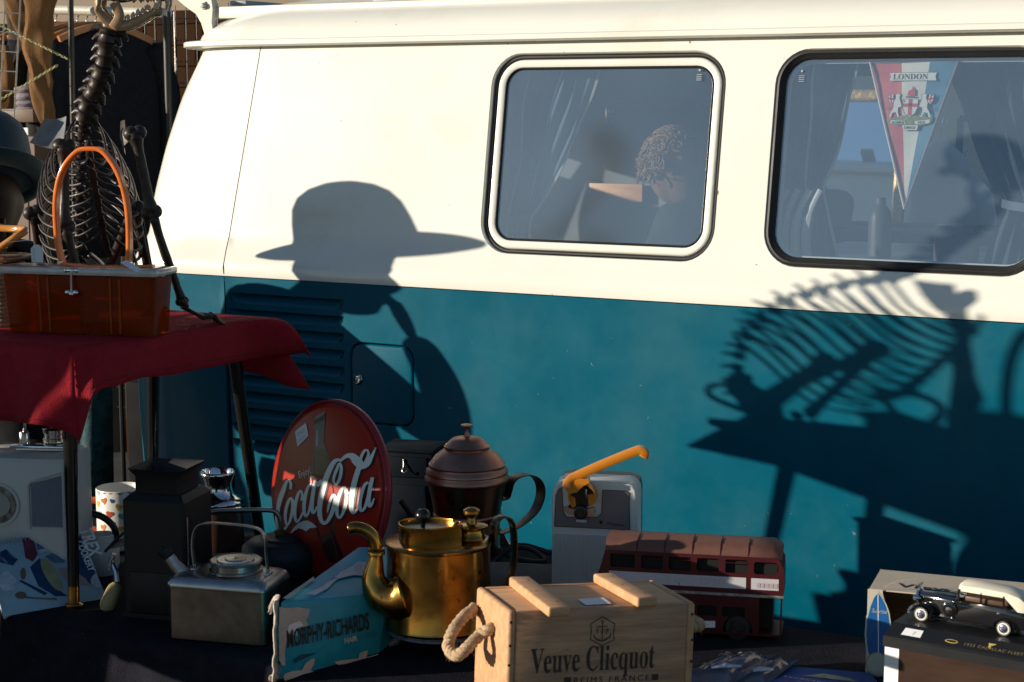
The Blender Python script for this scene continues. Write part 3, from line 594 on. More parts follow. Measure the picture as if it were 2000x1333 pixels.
# ------------------------------------------------------------------ woven bag with amber tube handle at the left edge
WICK = mat('pale wicker', (.3, .22, .12), .7, var=.3, vs=60, bump=.5, bs=260)
P0 = on(18, 640, ZT+.006); s_ = 1/ppm(P0)
wb = thing('woven_handbag', 'woven pale handbag with brown lid and looped amber tube handle', 'handbag', P0+V((-.066, .03, 0)), R(10))
rows = []; m = MB()
for k in range(15):
    z = .004+.0088*k; rg = rrect(-.056, .056, -.045, .045, .03, 6); m.tube([(x*(1+.012*math.sin(i*2.1+k*math.pi)), y*(1+.03*math.sin(i*2.1+k*math.pi)), z) for i, (x, y) in enumerate(rg)], .0052, 6, closed=True)
m.obj('woven_body', WICK, wb)
m = MB(); m.box((.125, .105, .014), (0, 0, .142), .005); lid_ = m.obj('lid', mat('brown lacquer', (.12, .05, .02), .2, coat=.4), wb)
AMBT = mat('amber tube', (.5, .2, .03), .12, var=.2, coat=.6)
m = MB(); m.tube(smooth_path([(.02, -.03, .155), (.04, -.03, .166), (.068, -.02, .186), (.076, 0, .196), (.062, .02, .2), (.02, .03, .2), (-.03, .03, .2), (-.05, .01, .19), (-.05, -.02, .155)], 7), .0078, 12); m.obj('handle', AMBT, wb)
m = MB(); m.tube([(.02, -.03, .155), (.048, -.0275, .171)], .0085, 12); m.obj('ferrule', CHROME, wb)
tg = MB(); Ft = frame(hit(73, 495, 1, -1.3), RT, (0, 0, 1)); tg.prism([(-.012, -.018), (.011, -.019), (.012, .008), (.004, .017), (-.006, .017), (-.013, .009)], .0006, Ft); tg.tube(smooth_path([Ft @ V((-.002, .012, .001)), Ft @ V((-.012, .026, .003)), Ft @ V((-.06, .022, .01))], 5), .0007, 5)
o = tg.obj('price_tag', TAGM, None, smooth=0); tag(o, 'white paper price tag hanging from the woven bag handle', 'price tag')
text('TORTO', .0075, mat('blue pen', (.15, .15, .35), .6), 'lettering', o, Ft @ T(-.004, -.016, .0008) @ RZ(R(90)), .0004, bold=-.0002)
# ------------------------------------------------------------------ dog skeleton sitting on the red cloth
A0 = on(215, 632, ZT+.004); rr_ = V((RT.x, RT.y, 0)).normalized(); ff_ = V((rr_.y, -rr_.x, 0))
def K(r, f, u): return rr_*r+ff_*f+V((0, 0, u))
def kp(px, py, f): return K((px-215)/930*(1-f/3.1), f, (632-py)/930*(1-f/3.1)+f*.14)      # pixel + forward distance -> skeleton space
sk_ = thing('dog_skeleton', 'dark resin dog skeleton sitting upright on the red cloth', 'skeleton', A0)
def bone(name, a, b, r, e0=1.7, e1=1.7, mm=None, par=None, bow=0, n=12):
    a, b = V(a), V(b); m = MB(); d = b-a; side = d.cross(ff_).normalized() if d.cross(ff_).length > 1e-6 else rr_; pts = []; rad = []
    for i in range(13):
        t_ = i/12; pts.append(a+d*t_+side*bow*math.sin(t_*math.pi)); k = 1+(e0-1)*math.exp(-(t_/.11)**2)+(e1-1)*math.exp(-((1-t_)/.11)**2); rad.append(r*k)
    m.tube(pts, rad, n); off = d.orthogonal().normalized()*r*.8
    for p, e in ((a, e0), (b, e1)):
        if e > 1.2: m.ball(p+off, r*e*.8, 10); m.ball(p-off, r*e*.8, 10)
    return m.jitter(r*.12, 60).obj(name, mm or BONE, par or sk_, smooth=180)
# right-hand (image) foreleg
shL, elL, wrL = kp(287, 258, .05), kp(315, 412, .05), kp(366, 588, .03)
bone('humerus', shL, elL, .0105, 1.9, 1.7); bone('ulna', elL+K(-.004, -.006, .004), wrL+K(-.004, -.004, .004), .0055, 1.5, 1.2, bow=.004); bone('radius', elL+K(.004, .004, -.006), wrL, .0075, 1.5, 1.5)
def paw(wr, toe, name='paw'):
    m = MB(); d = toe-wr; d.z = 0; sd = d.cross(V((0, 0, 1))).normalized(); base = wr+d*.28; base.z = max(.02, wr.z*.55)
    for q in range(7): m.ball(wr+sd*((q % 3)-1)*.009+V((0, 0, -.006*(q//3)))+d*.05*(q//3), .0078, 8)
    for k in range(-2, 3):
        b0 = wr+sd*k*.006+V((0, 0, -.012)); b1 = wr+d*.5+sd*k*.0095; b1.z = .016; b2 = wr+d*.78+sd*k*.0125; b2.z = .018; b3 = wr+d*(.95-.03*abs(k))+sd*k*.0135; b3.z = .006; b4 = b3+d.normalized()*.012; b4.z = .001
        m.tube([b0, b0+(b1-b0)*.5, b1], [.005, .0038, .005], 8); m.ball(b1, .0058, 8); m.tube([b1, b2], [.0042, .004], 8); m.ball(b2, .0052, 8); m.tube([b2, b3], [.004, .0038], 8); m.ball(b3, .0046, 8); m.tube([b3, b4], [.004, .0008], 8)
    return m.obj(name, BONE, sk_, smooth=180)
paw(wrL, kp(436, 634, 0))
shR, elR, wrR = kp(152, 282, .07), kp(152, 440, .09), kp(185, 590, .07)
bone('humerus', shR, elR, .0105, 1.9, 1.7); bone('radius', elR+K(.003, .004, -.004), wrR, .0085, 1.6, 1.4); bone('ulna', elR+K(-.004, -.008, .006), wrR+K(-.005, -.004, 0), .0055, 1.4, 1.1); paw(wrR, wrR+K(.03, .05, -.03))
# shoulder blades
def blade(name, a, b, c, d_, th, mm):
    m = MB(); rings = []; A, B, C_, D_ = V(a), V(b), V(c), V(d_); n_ = (B-A).cross(D_-A).normalized(); vs = []; n = 8
    for sgn in (1, -1):
        for j in range(n+1):
            for i in range(n+1):
                u, v = i/n, j/n; p = bil(A, B, C_, D_, u, v); bulge = math.sin(u*math.pi)*.25+math.sin(v*math.pi)*.75; vs.append(p+n_*(th*sgn*(.4+.3*math.exp(-((u-.45)/.1)**2)*2)+.012*bulge))
    N1 = (n+1)**2; F = []
    for j in range(n):
        for i in range(n): q = j*(n+1)+i; F += [(q, q+1, q+n+2, q+n+1), (N1+q+n+1, N1+q+n+2, N1+q+1, N1+q)]
    for i in range(n): F += [(i+1, i, N1+i, N1+i+1), (n*(n+1)+i, n*(n+1)+i+1, N1+n*(n+1)+i+1, N1+n*(n+1)+i)]; F += [(i*(n+1), (i+1)*(n+1), N1+(i+1)*(n+1), N1+i*(n+1)), ((i+1)*(n+1)+n, i*(n+1)+n, N1+i*(n+1)+n, N1+(i+1)*(n+1)+n)]
    m.add(vs, F); return m.obj(name, mm, sk_, smooth=60)
blade('scapula', kp(86, 276, .075), kp(112, 229, .055), kp(153, 225, .045), kp(151, 290, .085), .003, BONELIT)
blade('scapula', kp(278, 272, .05), kp(262, 232, .02), kp(248, 240, -.04), kp(262, 300, .03), .003, BONE)
# spine: neck, back, tail
neck = smooth_path([kp(238, 52, .02), kp(232, 78, .02), kp(222, 118, .0), kp(203, 160, -.02), kp(182, 196, -.035), kp(165, 232, -.06)], 8)
back = smooth_path([kp(165, 232, -.06), kp(152, 262, -.1), kp(140, 300, -.145), kp(128, 345, -.19), kp(118, 392, -.22), kp(112, 440, -.24), kp(108, 490, -.245), kp(106, 540, -.24)], 8)
def vertebra(name, p, d, s, spine, wing=1.0, mm=BONE):
    d = d.normalized(); x = d.cross(ff_).normalized(); y = x.cross(d).normalized(); m = MB(); M_ = Mx(((x.x, y.x, d.x, p.x), (x.y, y.y, d.y, p.y), (x.z, y.z, d.z, p.z), (0, 0, 0, 1)))
    m.lathe([(s*.7, -s*.75), (s*.95, -s*.55), (s*.72, 0), (s*.95, s*.55), (s*.7, s*.75)], 12, M_)
    for sg in (-1, 1): m.tube([M_ @ V((0, 0, 0)), M_ @ V((sg*s*1.2*wing, -s*.2, s*.2)), M_ @ V((sg*s*1.75*wing, -s*.1, s*.75))], [s*.5, s*.42, s*.2], 7)
    m.tube([M_ @ V((0, -s*.4, 0)), M_ @ V((0, -s*.9-spine*.5, s*.3)), M_ @ V((0, -s*.9-spine, s*.9))], [s*.45, s*.34, s*.2], 7)
    return m.obj(name, mm, sk_, smooth=60)
for i in range(9):
    k = int((i+.5)/9*(len(neck)-1)); vertebra('neck_vertebra', neck[k], neck[min(k+1, len(neck)-1)]-neck[k-1 if k else 0], .0215, .01 if i else .004, .78 if i != 0 else 1.1)
for i in range(15):
    k = int((i+.5)/15*(len(back)-1)); vertebra('back_vertebra', back[k], back[min(k+1, len(back)-1)]-back[max(k-1, 0)], .0115, .034-.0015*i if i < 9 else .016, .9)
tail = smooth_path([kp(106, 545, -.24)]+[V(p)-A0 for p in ((-1.36, -.98, 1.14), (-1.44, -1.0, 1.155), (-1.53, -1.0, 1.178), (-1.595, -1.0, 1.2), (-1.6, -1.0, 1.222), (-1.565, -1.0, 1.232), (-1.5, -1.0, 1.232))], 8)
m = MB()
for i, p in enumerate(tail): pass
m.tube(tail, [.009-.0055*i/len(tail)*(1) + (.0012 if i % 3 == 0 else 0) for i in range(len(tail))], 8); m.obj('tail', BONE, sk_, smooth=180)
# rib cage
st0, st1 = kp(205, 300, .085), kp(207, 472, -.02)
wids = (.038, .055, .07, .083, .093, .1, .104, .105, .103, .098, .09)
for i in range(11):
    t_ = i/10; S0 = back[int(2+t_*34)]; E0 = st0+(st1-st0)*min(1, .02+t_*1.02)
    for sg in (-1, 1):
        ww = wids[i]; c_ = (S0+E0)/2; drop = V((0, 0, -.03-.012*i*.4))
        P = [S0, S0+rr_*sg*ww*.5+ff_*(-.012)+V((0, 0, .006)), S0+rr_*sg*ww*.95+(E0-S0)*.2+drop*.3, c_+rr_*sg*ww*1.05+drop, E0+rr_*sg*ww*.72+(S0-E0)*.18+drop*.9]
        if i < 9: P += [E0+rr_*sg*ww*.3+drop*.4, E0]
        pp = smooth_path(P, 5); m = MB(); m.strap(pp, [.0085-.003*abs(q/len(pp)-.5) for q in range(len(pp))], .0045, ff_); m.obj('rib', BONE, sk_, smooth=180)
m = MB(); sp = smooth_path([st0+K(0, .01, .03), st0, (st0+st1)/2+K(0, .004, 0), st1, st1+K(.004, -.02, -.03)], 6)
m.strap(sp, [.012+.004*(i % 3 == 0) for i in range(len(sp))], .008, rr_); m.obj('sternum', BONE, sk_, smooth=180)
# hips and hind legs, knees spread at both sides
pv_ = kp(112, 545, -.24); 
m = MB()
for sg in (-1, 1): m.strap(smooth_path([pv_+rr_*sg*.02+V((0, 0, .06)), pv_+rr_*sg*.05+V((0, 0, .03)), pv_+rr_*sg*.05+ff_*.04, pv_+rr_*sg*.02+ff_*.05+V((0, 0, -.03))], 5), .03, .008, ff_)
m.tube([pv_-rr_*.04+ff_*.04, pv_+rr_*.04+ff_*.04], .01, 8); m.obj('pelvis', BONE, sk_, smooth=180)
for knee, hx in ((kp(52, 412, -.1), -1), (kp(258, 402, -.06), 1)):
    bone('femur', pv_+rr_*hx*.055+ff_*.02, knee, .0105, 1.7, 1.9); foot = knee+K(.012*hx, -.1, 0); foot.z = .045; bone('tibia', knee, foot, .0088, 1.8, 1.4); bone('fibula', knee+K(.008*hx, -.01, 0), foot+K(.006*hx, 0, .004), .004, 1.2, 1.2)
    m = MB()
    for k in range(-1, 3): q = foot+K(hx*.004+k*.008, .1, 0); q.z = .008; m.tube([foot+K(k*.005, 0, -.02), foot+K(k*.006, .03, -.03), q], [.006, .0045, .003], 7)
    m.ball(foot+K(0, -.02, -.015), .011); m.obj('hind_foot', BONE, sk_, smooth=180)
# lower jaw and skull, muzzle to the right
JW = mat('brown bone resin', (.34, .2, .1), .35, var=.3, vs=20, coat=.3, bump=.08, bs=60)
TOOTH = mat('ivory tooth', (.55, .42, .28), .35)
jf = .02; m = MB()
for sg in (-1, 1):
    pts = [kp(222, 2, jf), kp(221, 22, jf), kp(232, 38, jf), kp(248, 50, jf), kp(268, 52, jf), kp(290, 45, jf), kp(312, 34, jf), kp(332, 22, jf)]
    pts = smooth_path([p+ff_*sg*(.024-.016*i/7) for i, p in enumerate(pts)], 5); m.strap(pts, [.012+.008*math.sin(i/len(pts)*math.pi) for i in range(len(pts))], .009, V((0, 0, 1)))
m.strap(smooth_path([kp(248, 56, jf+.02), kp(262, 32, jf+.022), kp(252, 6, jf+.022)], 5), [.02]*11, .005, rr_)
m.ball(kp(330, 24, jf), .011, 10, (1.4, 1.1, 1)); jaw = m.obj('lower_jaw', JW, sk_, smooth=180)
for i, (x, y, h) in enumerate(((276, 41, .012), (286, 37, .013), (295, 32, .014), (304, 28, .012), (312, 22, .012))):
    for sg in (-1, 1):
        m = MB(); b0 = kp(x, y, jf)+ff_*sg*(.018-.002*i); m.tube([b0, b0+V((.001, 0, h*.6)), b0+V((.002, 0, h))], [.0055, .0045, .0008], 7); m.obj('tooth', TOOTH, jaw)
for sg in (-1, 1):
    m = MB(); b0 = kp(330, 20, jf)+ff_*sg*.011; m.tube(smooth_path([b0, b0+rr_*.004+V((0, 0, .02)), b0+rr_*.0+V((0, 0, .036))], 4), [.006, .006, .0055, .005, .0045, .004, .003, .002, .0008], 8); m.obj('fang', TOOTH, jaw)
m = MB(); cr0 = kp(238, -50, 0); m.ball(cr0, .062, 20, (1, 1, .9)); 
m.loft([[kp(x, y, 0)+ff_*w_*math.cos(a)+V((0, 0, h_*math.sin(a))) for a in [2*math.pi*q/14 for q in range(14)]] for x, y, w_, h_ in ((225, -42, .055, .05), (262, -38, .05, .045), (295, -28, .033, .032), (325, -18, .026, .024), (350, -12, .022, .02), (358, -8, .008, .01))])
for sg in (-1, 1): m.strap(smooth_path([kp(296, -18, 0)+ff_*sg*.03, kp(270, -6, 0)+ff_*sg*.055, kp(238, -2, 0)+ff_*sg*.058, kp(220, -10, 0)+ff_*sg*.04], 5), .014, .006, V((0, 0, 1)))
sku = m.obj('skull', BONE, sk_, smooth=180)
for i, x in enumerate((275, 290, 304, 318)):
    for sg in (-1, 1): m = MB(); b0 = kp(x, -6, 0)+ff_*sg*(.03-.004*i); m.tube([b0, b0+V((0, 0, -.008)), b0+V((0, 0, -.014))], [.006, .005, .001], 7); m.obj('tooth', TOOTH, sku)
for sg in (-1, 1): m = MB(); b0 = kp(346, -4, 0)+ff_*sg*.014; m.tube(smooth_path([b0, b0+rr_*.003+V((0, 0, -.014)), b0+V((0, 0, -.03))], 4), [.006, .006, .0055, .005, .0045, .004, .003, .002, .001], 8); m.obj('fang', TOOTH, sku)
# ------------------------------------------------------------------ goods on the low tables
def put(name, label, cat, P, rz=0, group=None): return thing(name, label, cat, P, rz, group)
# square tin kettle
l_, f_, r_ = on(331, 1246), on(516, 1268), on(550, 1226)
ex = f_-l_; kx = ex.length; ky = .125; an = math.atan2(ex.y, ex.x)+R(5)
t = put('tin_kettle', 'square dull tin kettle with flat hoop handle and capped spout', 'kettle', (l_+f_)/2+V((-math.sin(an), math.cos(an), 0))*ky/2, an)
def rr3(a, b, z, r=.014): return [(x, y, z) for x, y in rrect(-a, a, -b, b, r, 5)]
a, b = kx/2, ky/2; hB = .098
m = MB(); m.loft([rr3(a-.003, b-.003, 0), rr3(a, b, .003), rr3(a, b, hB), rr3(a+.0015, b+.0015, hB+.001), rr3(a+.0015, b+.0015, hB+.003)]); m.obj('body', STEELB, t)
m = MB(); m.loft([rr3(a+.001, b+.001, hB+.003), rr3(a+.001, b+.001, hB+.007), rr3(a-.003, b-.003, hB+.015, .016), rr3(a-.011, b-.011, hB+.02, .016), rr3(a-.03, b-.03, hB+.022, .015)]); m.obj('shoulder', STEEL, t)
m = MB(); zl = hB+.0225; m.lathe([(.05, 0), (.05, .004), (.046, .005), (.046, .015), (.048, .016), (.049, .019), (.046, .021), (.035, .0195), (.034, .022), (.02, .0215), (.019, .0235), (.008, .0235), (0, .0245)], 40, T(.012, .005, zl)); m.obj('lid', STEEL, t)
m = MB(); sp0 = V((-a+.012, -.01, hB+.01)); m.tube([sp0, sp0+V((-.018, -.006, .022)), sp0+V((-.026, -.009, .036))], [.0145, .012, .011], 14); spt = m.obj('spout', STEEL, t)
m = MB(); q = sp0+V((-.026, -.009, .036)); d_ = V((-.5, -.17, .85)).normalized(); m.tube([q, q+d_*.003, q+d_*.004, q+d_*.01, q+d_*.011, q+d_*.017, q+d_*.018, q+d_*.021], [.011, .0135, .012, .012, .0138, .0135, .006, .005], 14); m.obj('cap', BLACKTIN, spt)
m = MB(); hx0, hx1 = -.068, .075; zt = hB+.024
m.strap(smooth_path([(hx0, 0, zt-.004), (hx0-.004, 0, zt+.04), (hx0+.002, 0, zt+.072), (hx0+.02, 0, zt+.085), (0, 0, zt+.087), (hx1-.02, 0, zt+.083), (hx1-.002, 0, zt+.068), (hx1, 0, zt+.035), (hx1+.004, 0, zt-.006)], 6), .012, .0022, (0, 1, 0)); m.obj('handle', STEEL, t)
for x in (hx0, hx1+.003): m = MB(); m.box((.012, .02, .006), (x, 0, zt-.003), .002); m.ball((x, -.004, zt+.004), .0032, 8); m.obj('handle_lug', STEEL, t)
ch = MB()
for i in range(6): ch.tube([(V((-a+.005-.002*i, -.012, hB+.033-.0035*abs(i-3)))+V((math.cos(q_)*.003, math.sin(q_)*(.003 if i % 2 else 0), math.sin(q_)*(0 if i % 2 else .003)))) for q_ in [k*math.pi/3 for k in range(6)]], .0006, 4, closed=True)
ch.obj('cap_chain', STEEL, t)
# cardboard hair dryer box, worn and torn
BXB = mat('blue printed card', (.012, .29, .38), .45, var=.12, vs=18, bump=.06, bs=40, second=(.03, .38, .46), sec=(.55, .8), ss=9)
TORN = mat('torn grey card', (.5, .42, .34), .9, var=.15, vs=30, bump=.4, bs=120)
zt_ = .728; bA, bB = on(546, 1330), on(741, 1276); tA, tB = on(548, 1176, zt_), on(757, 1160, zt_-.012); tC = on(701, 1068, zt_+.004); tB = hitp(757, 1160, bA, (bB-bA).cross(tA-bA)); tD = tB+(tC-tA)*.9; bC = V((tC.x, tC.y, ZP)); bD = V((tD.x, tD.y, ZP))
t = put('hairdryer_box', 'worn turquoise cardboard hairdryer box with torn corners and black lettering', 'box', bA); O = bA.copy()
lf = [bA, bB, bD, bC, tA, tB, tD, tC]; m = MB(); m.hexa([p-O for p in lf], .003); m.jitter(.0008, 22, 3); m.obj('carton', BXB, t)
# frame of the lettered face and of the top
nF = (bB-bA).cross(tA-bA).normalized(); FF = frame(bA-O+nF*.0028, bB-bA, tA-bA); wF = (bB-bA).length; hF = (tA-bA).length
CSC = wF/197.0
def fpx(x, y): p = hitp(x, y, bA+nF*.0028, nF)-O; q = FF.inverted() @ p; return (q.x, q.y)
def poly_px(L): return [fpx(x, y) for x, y in L]
tr = poly_px([(545, 1186), (560, 1188), (580, 1186), (605, 1190), (603, 1202), (598, 1212), (602, 1222), (586, 1226), (580, 1236), (582, 1243), (570, 1240), (562, 1237), (560, 1250), (556, 1275), (557, 1300), (551, 1300), (545, 1290)])
flat([tr, poly_px([(553, 1322), (556, 1316), (570, 1311), (590, 1309), (596, 1296), (610, 1286), (615, 1288), (612, 1300), (606, 1309), (612, 1312), (590, 1318), (570, 1326), (556, 1330)]), poly_px([(653, 1294), (660, 1291), (700, 1286), (702, 1276), (712, 1272), (718, 1270), (716, 1284), (738, 1277), (738, 1283), (700, 1293), (660, 1299)])], TORN, 'torn_patch', t, FF, .0006)
flat([poly_px([(563, 1222), (575, 1216), (586, 1213), (592, 1222), (580, 1227), (580, 1236), (570, 1231), (562, 1236)])], WHITE, 'torn_white_patch', t, FF, .0009)
p0, p1 = V(fpx(559, 1266)), V(fpx(728, 1227)); aF = math.atan2((p1-p0).y, (p1-p0).x)
text('MORPHY-RICHARDS', .043, INK, 'lettering', t, FF @ T(p0.x, p0.y, 0) @ RZ(aF), .0012, sx=(p1-p0).length/.043/9.55, bold=.0008)
p0 = V(fpx(672, 1257)); text('HAIR', .0125, mat('cream ink', (.5, .47, .4), .6), 'lettering', t, FF @ T(p0.x, p0.y, 0) @ RZ(aF), .001, bold=.0006); p0 = V(fpx(703, 1250)); text('DRYER', .0125, mat('faint blue ink', (.05, .2, .26), .6), 'lettering', t, FF @ T(p0.x, p0.y, 0) @ RZ(aF), .001)
flat([poly_px([(575, 1296), (600, 1284), (618, 1277), (616, 1276), (590, 1279), (573, 1289)])], mat('deep blue ink', (.004, .06, .1), .6), 'printed_swoosh', t, FF, .0004)
nT = (tB-tA).cross(tC-tA).normalized(); FTp = frame(tA-O+nT*.003, tB-tA, tC-tA)
def tpx(x, y): q = FTp.inverted() @ (hitp(x, y, tA+nT*.003, nT)-O); return (q.x, q.y)
GREYINK = mat('grey printed picture', (.5, .48, .5), .5, var=.2, vs=20); DKINK = mat('dark printed line', (.07, .08, .1), .5)
dry = [tpx(x, y) for x, y in ((598, 1160), (615, 1163), (640, 1150), (658, 1132), (690, 1124), (718, 1126), (728, 1112), (722, 1100), (700, 1098), (686, 1108), (665, 1118), (655, 1128), (630, 1146))]
flat([dry], GREYINK, 'printed_dryer', t, FTp, .0006)
flat([q for k in (1, 2, 3) for q in ribbon([tpx(708+k*5*math.cos(a_), 1112+k*3.6*math.sin(a_)) for a_ in [i*math.pi/10 for i in range(21)]], .0011, 2)]+ribbon([tpx(646, 1134), tpx(652, 1130), tpx(658, 1131)], .003), DKINK, 'printed_grille', t, FTp, .001)
flat([[tpx(x, y) for x, y in ((552, 1170), (575, 1153), (600, 1136), (612, 1127), (614, 1132), (590, 1150), (566, 1170))]], TORN, 'torn_patch', t, FTp, .0008)
m = MB(); e0 = bA-O; e1 = tA-O; nE = (bA-bC).cross(tA-bA).normalized()    # frayed, crushed corner edge facing the sun
st = [e0+(e1-e0)*k/14 for k in range(15)]; m.strap([p+V((-.006, -.004, 0))+noise.noise_vector(p*60)*.0035 for p in st], .016, .004, (bA-bC)); m.strap([p+V((-.011, .004, 0))+noise.noise_vector(p*50+V((3, 1, 0)))*.003 for p in st], .016, .003, (bA-bC))
m.obj('frayed_edge', TORN, t, smooth=180)
m = MB(); 
for k in range(7): q = e1+V((-.004-.002*k, .003*k, .004)); m.strap(smooth_path([q, q+V((-.012, .002, -.004)), q+V((-.018-.002*(k % 3), 0, -.02-.004*(k % 4)))], 4), .006, .0012, (0, 1, .3))
m.obj('torn_flap', TORN, t, smooth=180); m = MB()
for k in range(4): q = e0+V((-.004, .003*k, .006)); m.strap(smooth_path([q, q+V((-.01, -.004, .002)), q+V((-.008, -.008, -.006))], 4), .009, .0012, (0, 1, .3))
m.obj('torn_flap', TORN, t, smooth=180)
# brass kettle on a small glass stand
kc = on(858, 1262); 
gs = put('glass_stand', 'pressed glass three footed stand under the brass kettle', 'stand', kc)
GLS = mat('grey pressed glass', (.12, .12, .13), .25, var=.5, vs=80, bump=.8, bs=160, coat=.5)
m = MB(); m.lathe([(.03, .026), (.085, .03), (.095, .034), (.09, .04), (.0, .038)], 36); m.obj('plate', GLS, gs)
for a_ in (200, 320, 80):
    m = MB(); d_ = V((math.cos(R(a_)), math.sin(R(a_)), 0)); m.tube(smooth_path([d_*.07+V((0, 0, .03)), d_*.082+V((0, 0, .02)), d_*.078+V((0, 0, .01)), d_*.09+V((0, 0, .0))], 4), [.015, .014, .012, .01, .008, .008, .008, .008, .008, .009, .01, .012, .013], 10); m.obj('foot', GLS, gs)
t = put('brass_kettle', 'polished dented brass kettle with curved spout and strap handle', 'kettle', kc+V((0, 0, .04)), R(24)); KR = .096; KH = .157
m = MB(); m.lathe([(KR-.006, 0), (KR, .002), (KR+.0015, .006), (KR, .009), (KR-.001, .08), (KR-.0035, KH-.006), (KR-.0005, KH-.004), (KR, KH), (KR-.004, KH+.002), (.06, KH+.003), (0, KH+.0035)], 64); m.jitter(.0012, 18, 5); m.obj('body', BRASS, t, smooth=45)
# D-shaped raised filling collar, open, with a black knob
dp = [(-.072, .0), (-.066, -.024), (-.05, -.042), (-.028, -.05), (-.004, -.046), (.018, -.036), (.036, -.022), (.044, -.012), (.036, .012), (.01, .032), (-.022, .042), (-.05, .034), (-.066, .02)]
dpS = [(p.x, p.y) for p in smooth_path([(x, y, 0) for x, y in dp], 4, True)]
def sc_(P, k): cx, cy = -.018, -.003; return [(cx+(x-cx)*k, cy+(y-cy)*k) for x, y in P]
m = MB(); m.loft([[(x, y, z) for x, y in sc_(dpS, k)] for k, z in ((1, KH+.001), (1, KH+.029), (1.02, KH+.031), (1.02, KH+.033), (.98, KH+.0335), (.96, KH+.03), (.96, KH+.024))], cap=False); m.obj('filling_collar', BRASS, t, smooth=50)
m = MB(); m.prism(sc_(dpS, .965), .004, T(0, 0, KH+.021)); m.obj('lid', mat('tarnished lid', (.035, .035, .045), .3, .4), t)
m = MB(); m.lathe([(.004, 0), (.005, .008), (.011, .011), (.0145, .019), (.0135, .027), (.008, .033), (0, .0345)], 20, T(-.028, -.004, KH+.025)); m.obj('knob', LACQ, t)
m = MB(); cx, cy = .058, .018; m.lathe([(.026, 0), (.026, .003), (.023, .006), (.022, .016), (.0245, .018), (.029, .0195), (.0295, .0225), (.024, .0245), (.01, .026), (.0085, .032), (.0075, .037), (.011, .041), (.0155, .046), (.015, .051), (.009, .055), (0, .0565)], 28, T(cx, cy, KH+.002)); m.obj('filler_cap', BRASS, t)
def K2(px, py, off): # pixel on the kettle's plane towards the camera
    P = hitp(px, py, kc+V((0, 0, .04))+V((.47, -.88, 0))*off, V((.47, -.88, 0))); return RZ(-R(24)) @ (P-(kc+V((0, 0, .04))))
sp = smooth_path([K2(792, 1165, .05), K2(768, 1170, .05), K2(742, 1158, .048), K2(730, 1130, .045), K2(733, 1100, .045), K2(735, 1072, .045), K2(729, 1050, .045), K2(714, 1036, .045), K2(695, 1031, .045), K2(681, 1034, .045)], 5)
n_ = len(sp); m = MB(); m.tube(sp, [.031*(1-min(1, i/(n_*.48)))**1.1+.0135-.003*i/n_ for i in range(n_)], 20); spo = m.obj('spout', BRASS, t, smooth=180)
m = MB(); q = int(n_*.54); dq = (sp[q+1]-sp[q]).normalized(); m.tube([sp[q]-dq*.007, sp[q]-dq*.005, sp[q]-dq*.001, sp[q]+dq*.001, sp[q]+dq*.005, sp[q]+dq*.007], [.0125, .0158, .0158, .0145, .0158, .0125], 20); m.obj('spout_ring', BRASS, spo)
hp = smooth_path([K2(962, 1062, -.01), K2(963, 1040, -.01), K2(966, 1024, -.01), K2(978, 1014, -.01), K2(992, 1018, -.01), K2(1001, 1034, -.01), K2(1004, 1062, -.01), K2(1004, 1095, -.01), K2(998, 1130, -.01), K2(975, 1165, -.01)], 5)
m = MB(); m.strap([p-(RZ(-R(24)) @ ff_)*(p.xy.length-.09)*.7 for p in hp], .021, .004, RZ(-R(24)) @ (ff_+rr_*.7)); m.obj('handle', mat('blackened brass', (.13, .1, .06), .35, 1, var=.4, vs=12), t)
# big lidded copper pot
cc = on(913, 1126); t = put('copper_pot', 'tall dark copper pot with stepped domed lid and looped strap handle', 'pot', cc, R(28))
m = MB(); m.lathe([(.066, 0), (.067, .05), (.0685, .118), (.0695, .13), (.0715, .132), (.0715, .136), (.0695, .138), (.073, .16), (.082, .2), (.084, .206), (.08, .206)], 48); m.obj('body', COPPER, t, smooth=50)
m = MB(); m.lathe([(.084, .203), (.088, .206), (.0885, .212), (.085, .216), (.0835, .221), (.086, .2235), (.0855, .228), (.079, .233), (.078, .237), (.08, .24), (.077, .2435), (.066, .258), (.05, .27), (.0465, .2715), (.046, .2755), (.048, .278), (.042, .283), (.034, .291), (.03, .294), (.016, .296), (.007, .298), (.0045, .304), (.004, .312), (.006, .317), (.0125, .3195), (.0125, .322), (.004, .324), (0, .324)], 48); m.obj('lid', mat('brown copper lid', (.38, .19, .13), .42, 1, var=.25, vs=10, bump=.05), t, smooth=50)
def C2(px, py): P = hitp(px, py, cc, V((.47, -.88, 0)))-cc; a_ = P.dot(rr_); return RZ(-R(28)) @ (rr_*a_-ff_*(a_-.07)*.75+V((0, 0, P.z)))
hp = smooth_path([C2(972, 976), C2(988, 974), C2(993, 960), C2(997, 945), C2(1008, 936), C2(1028, 935), C2(1046, 944), C2(1056, 962), C2(1056, 985), C2(1046, 1008), C2(1028, 1024), C2(1005, 1036), C2(975, 1042)], 5)
m = MB(); m.strap(hp, [.02+.012*math.sin(i/len(hp)*math.pi) for i in range(len(hp))], .003, RZ(-R(28)) @ (ff_+rr_*.75)); m.obj('handle', mat('dark iron brown', (.1, .07, .06), .4, .7, var=.3), t)
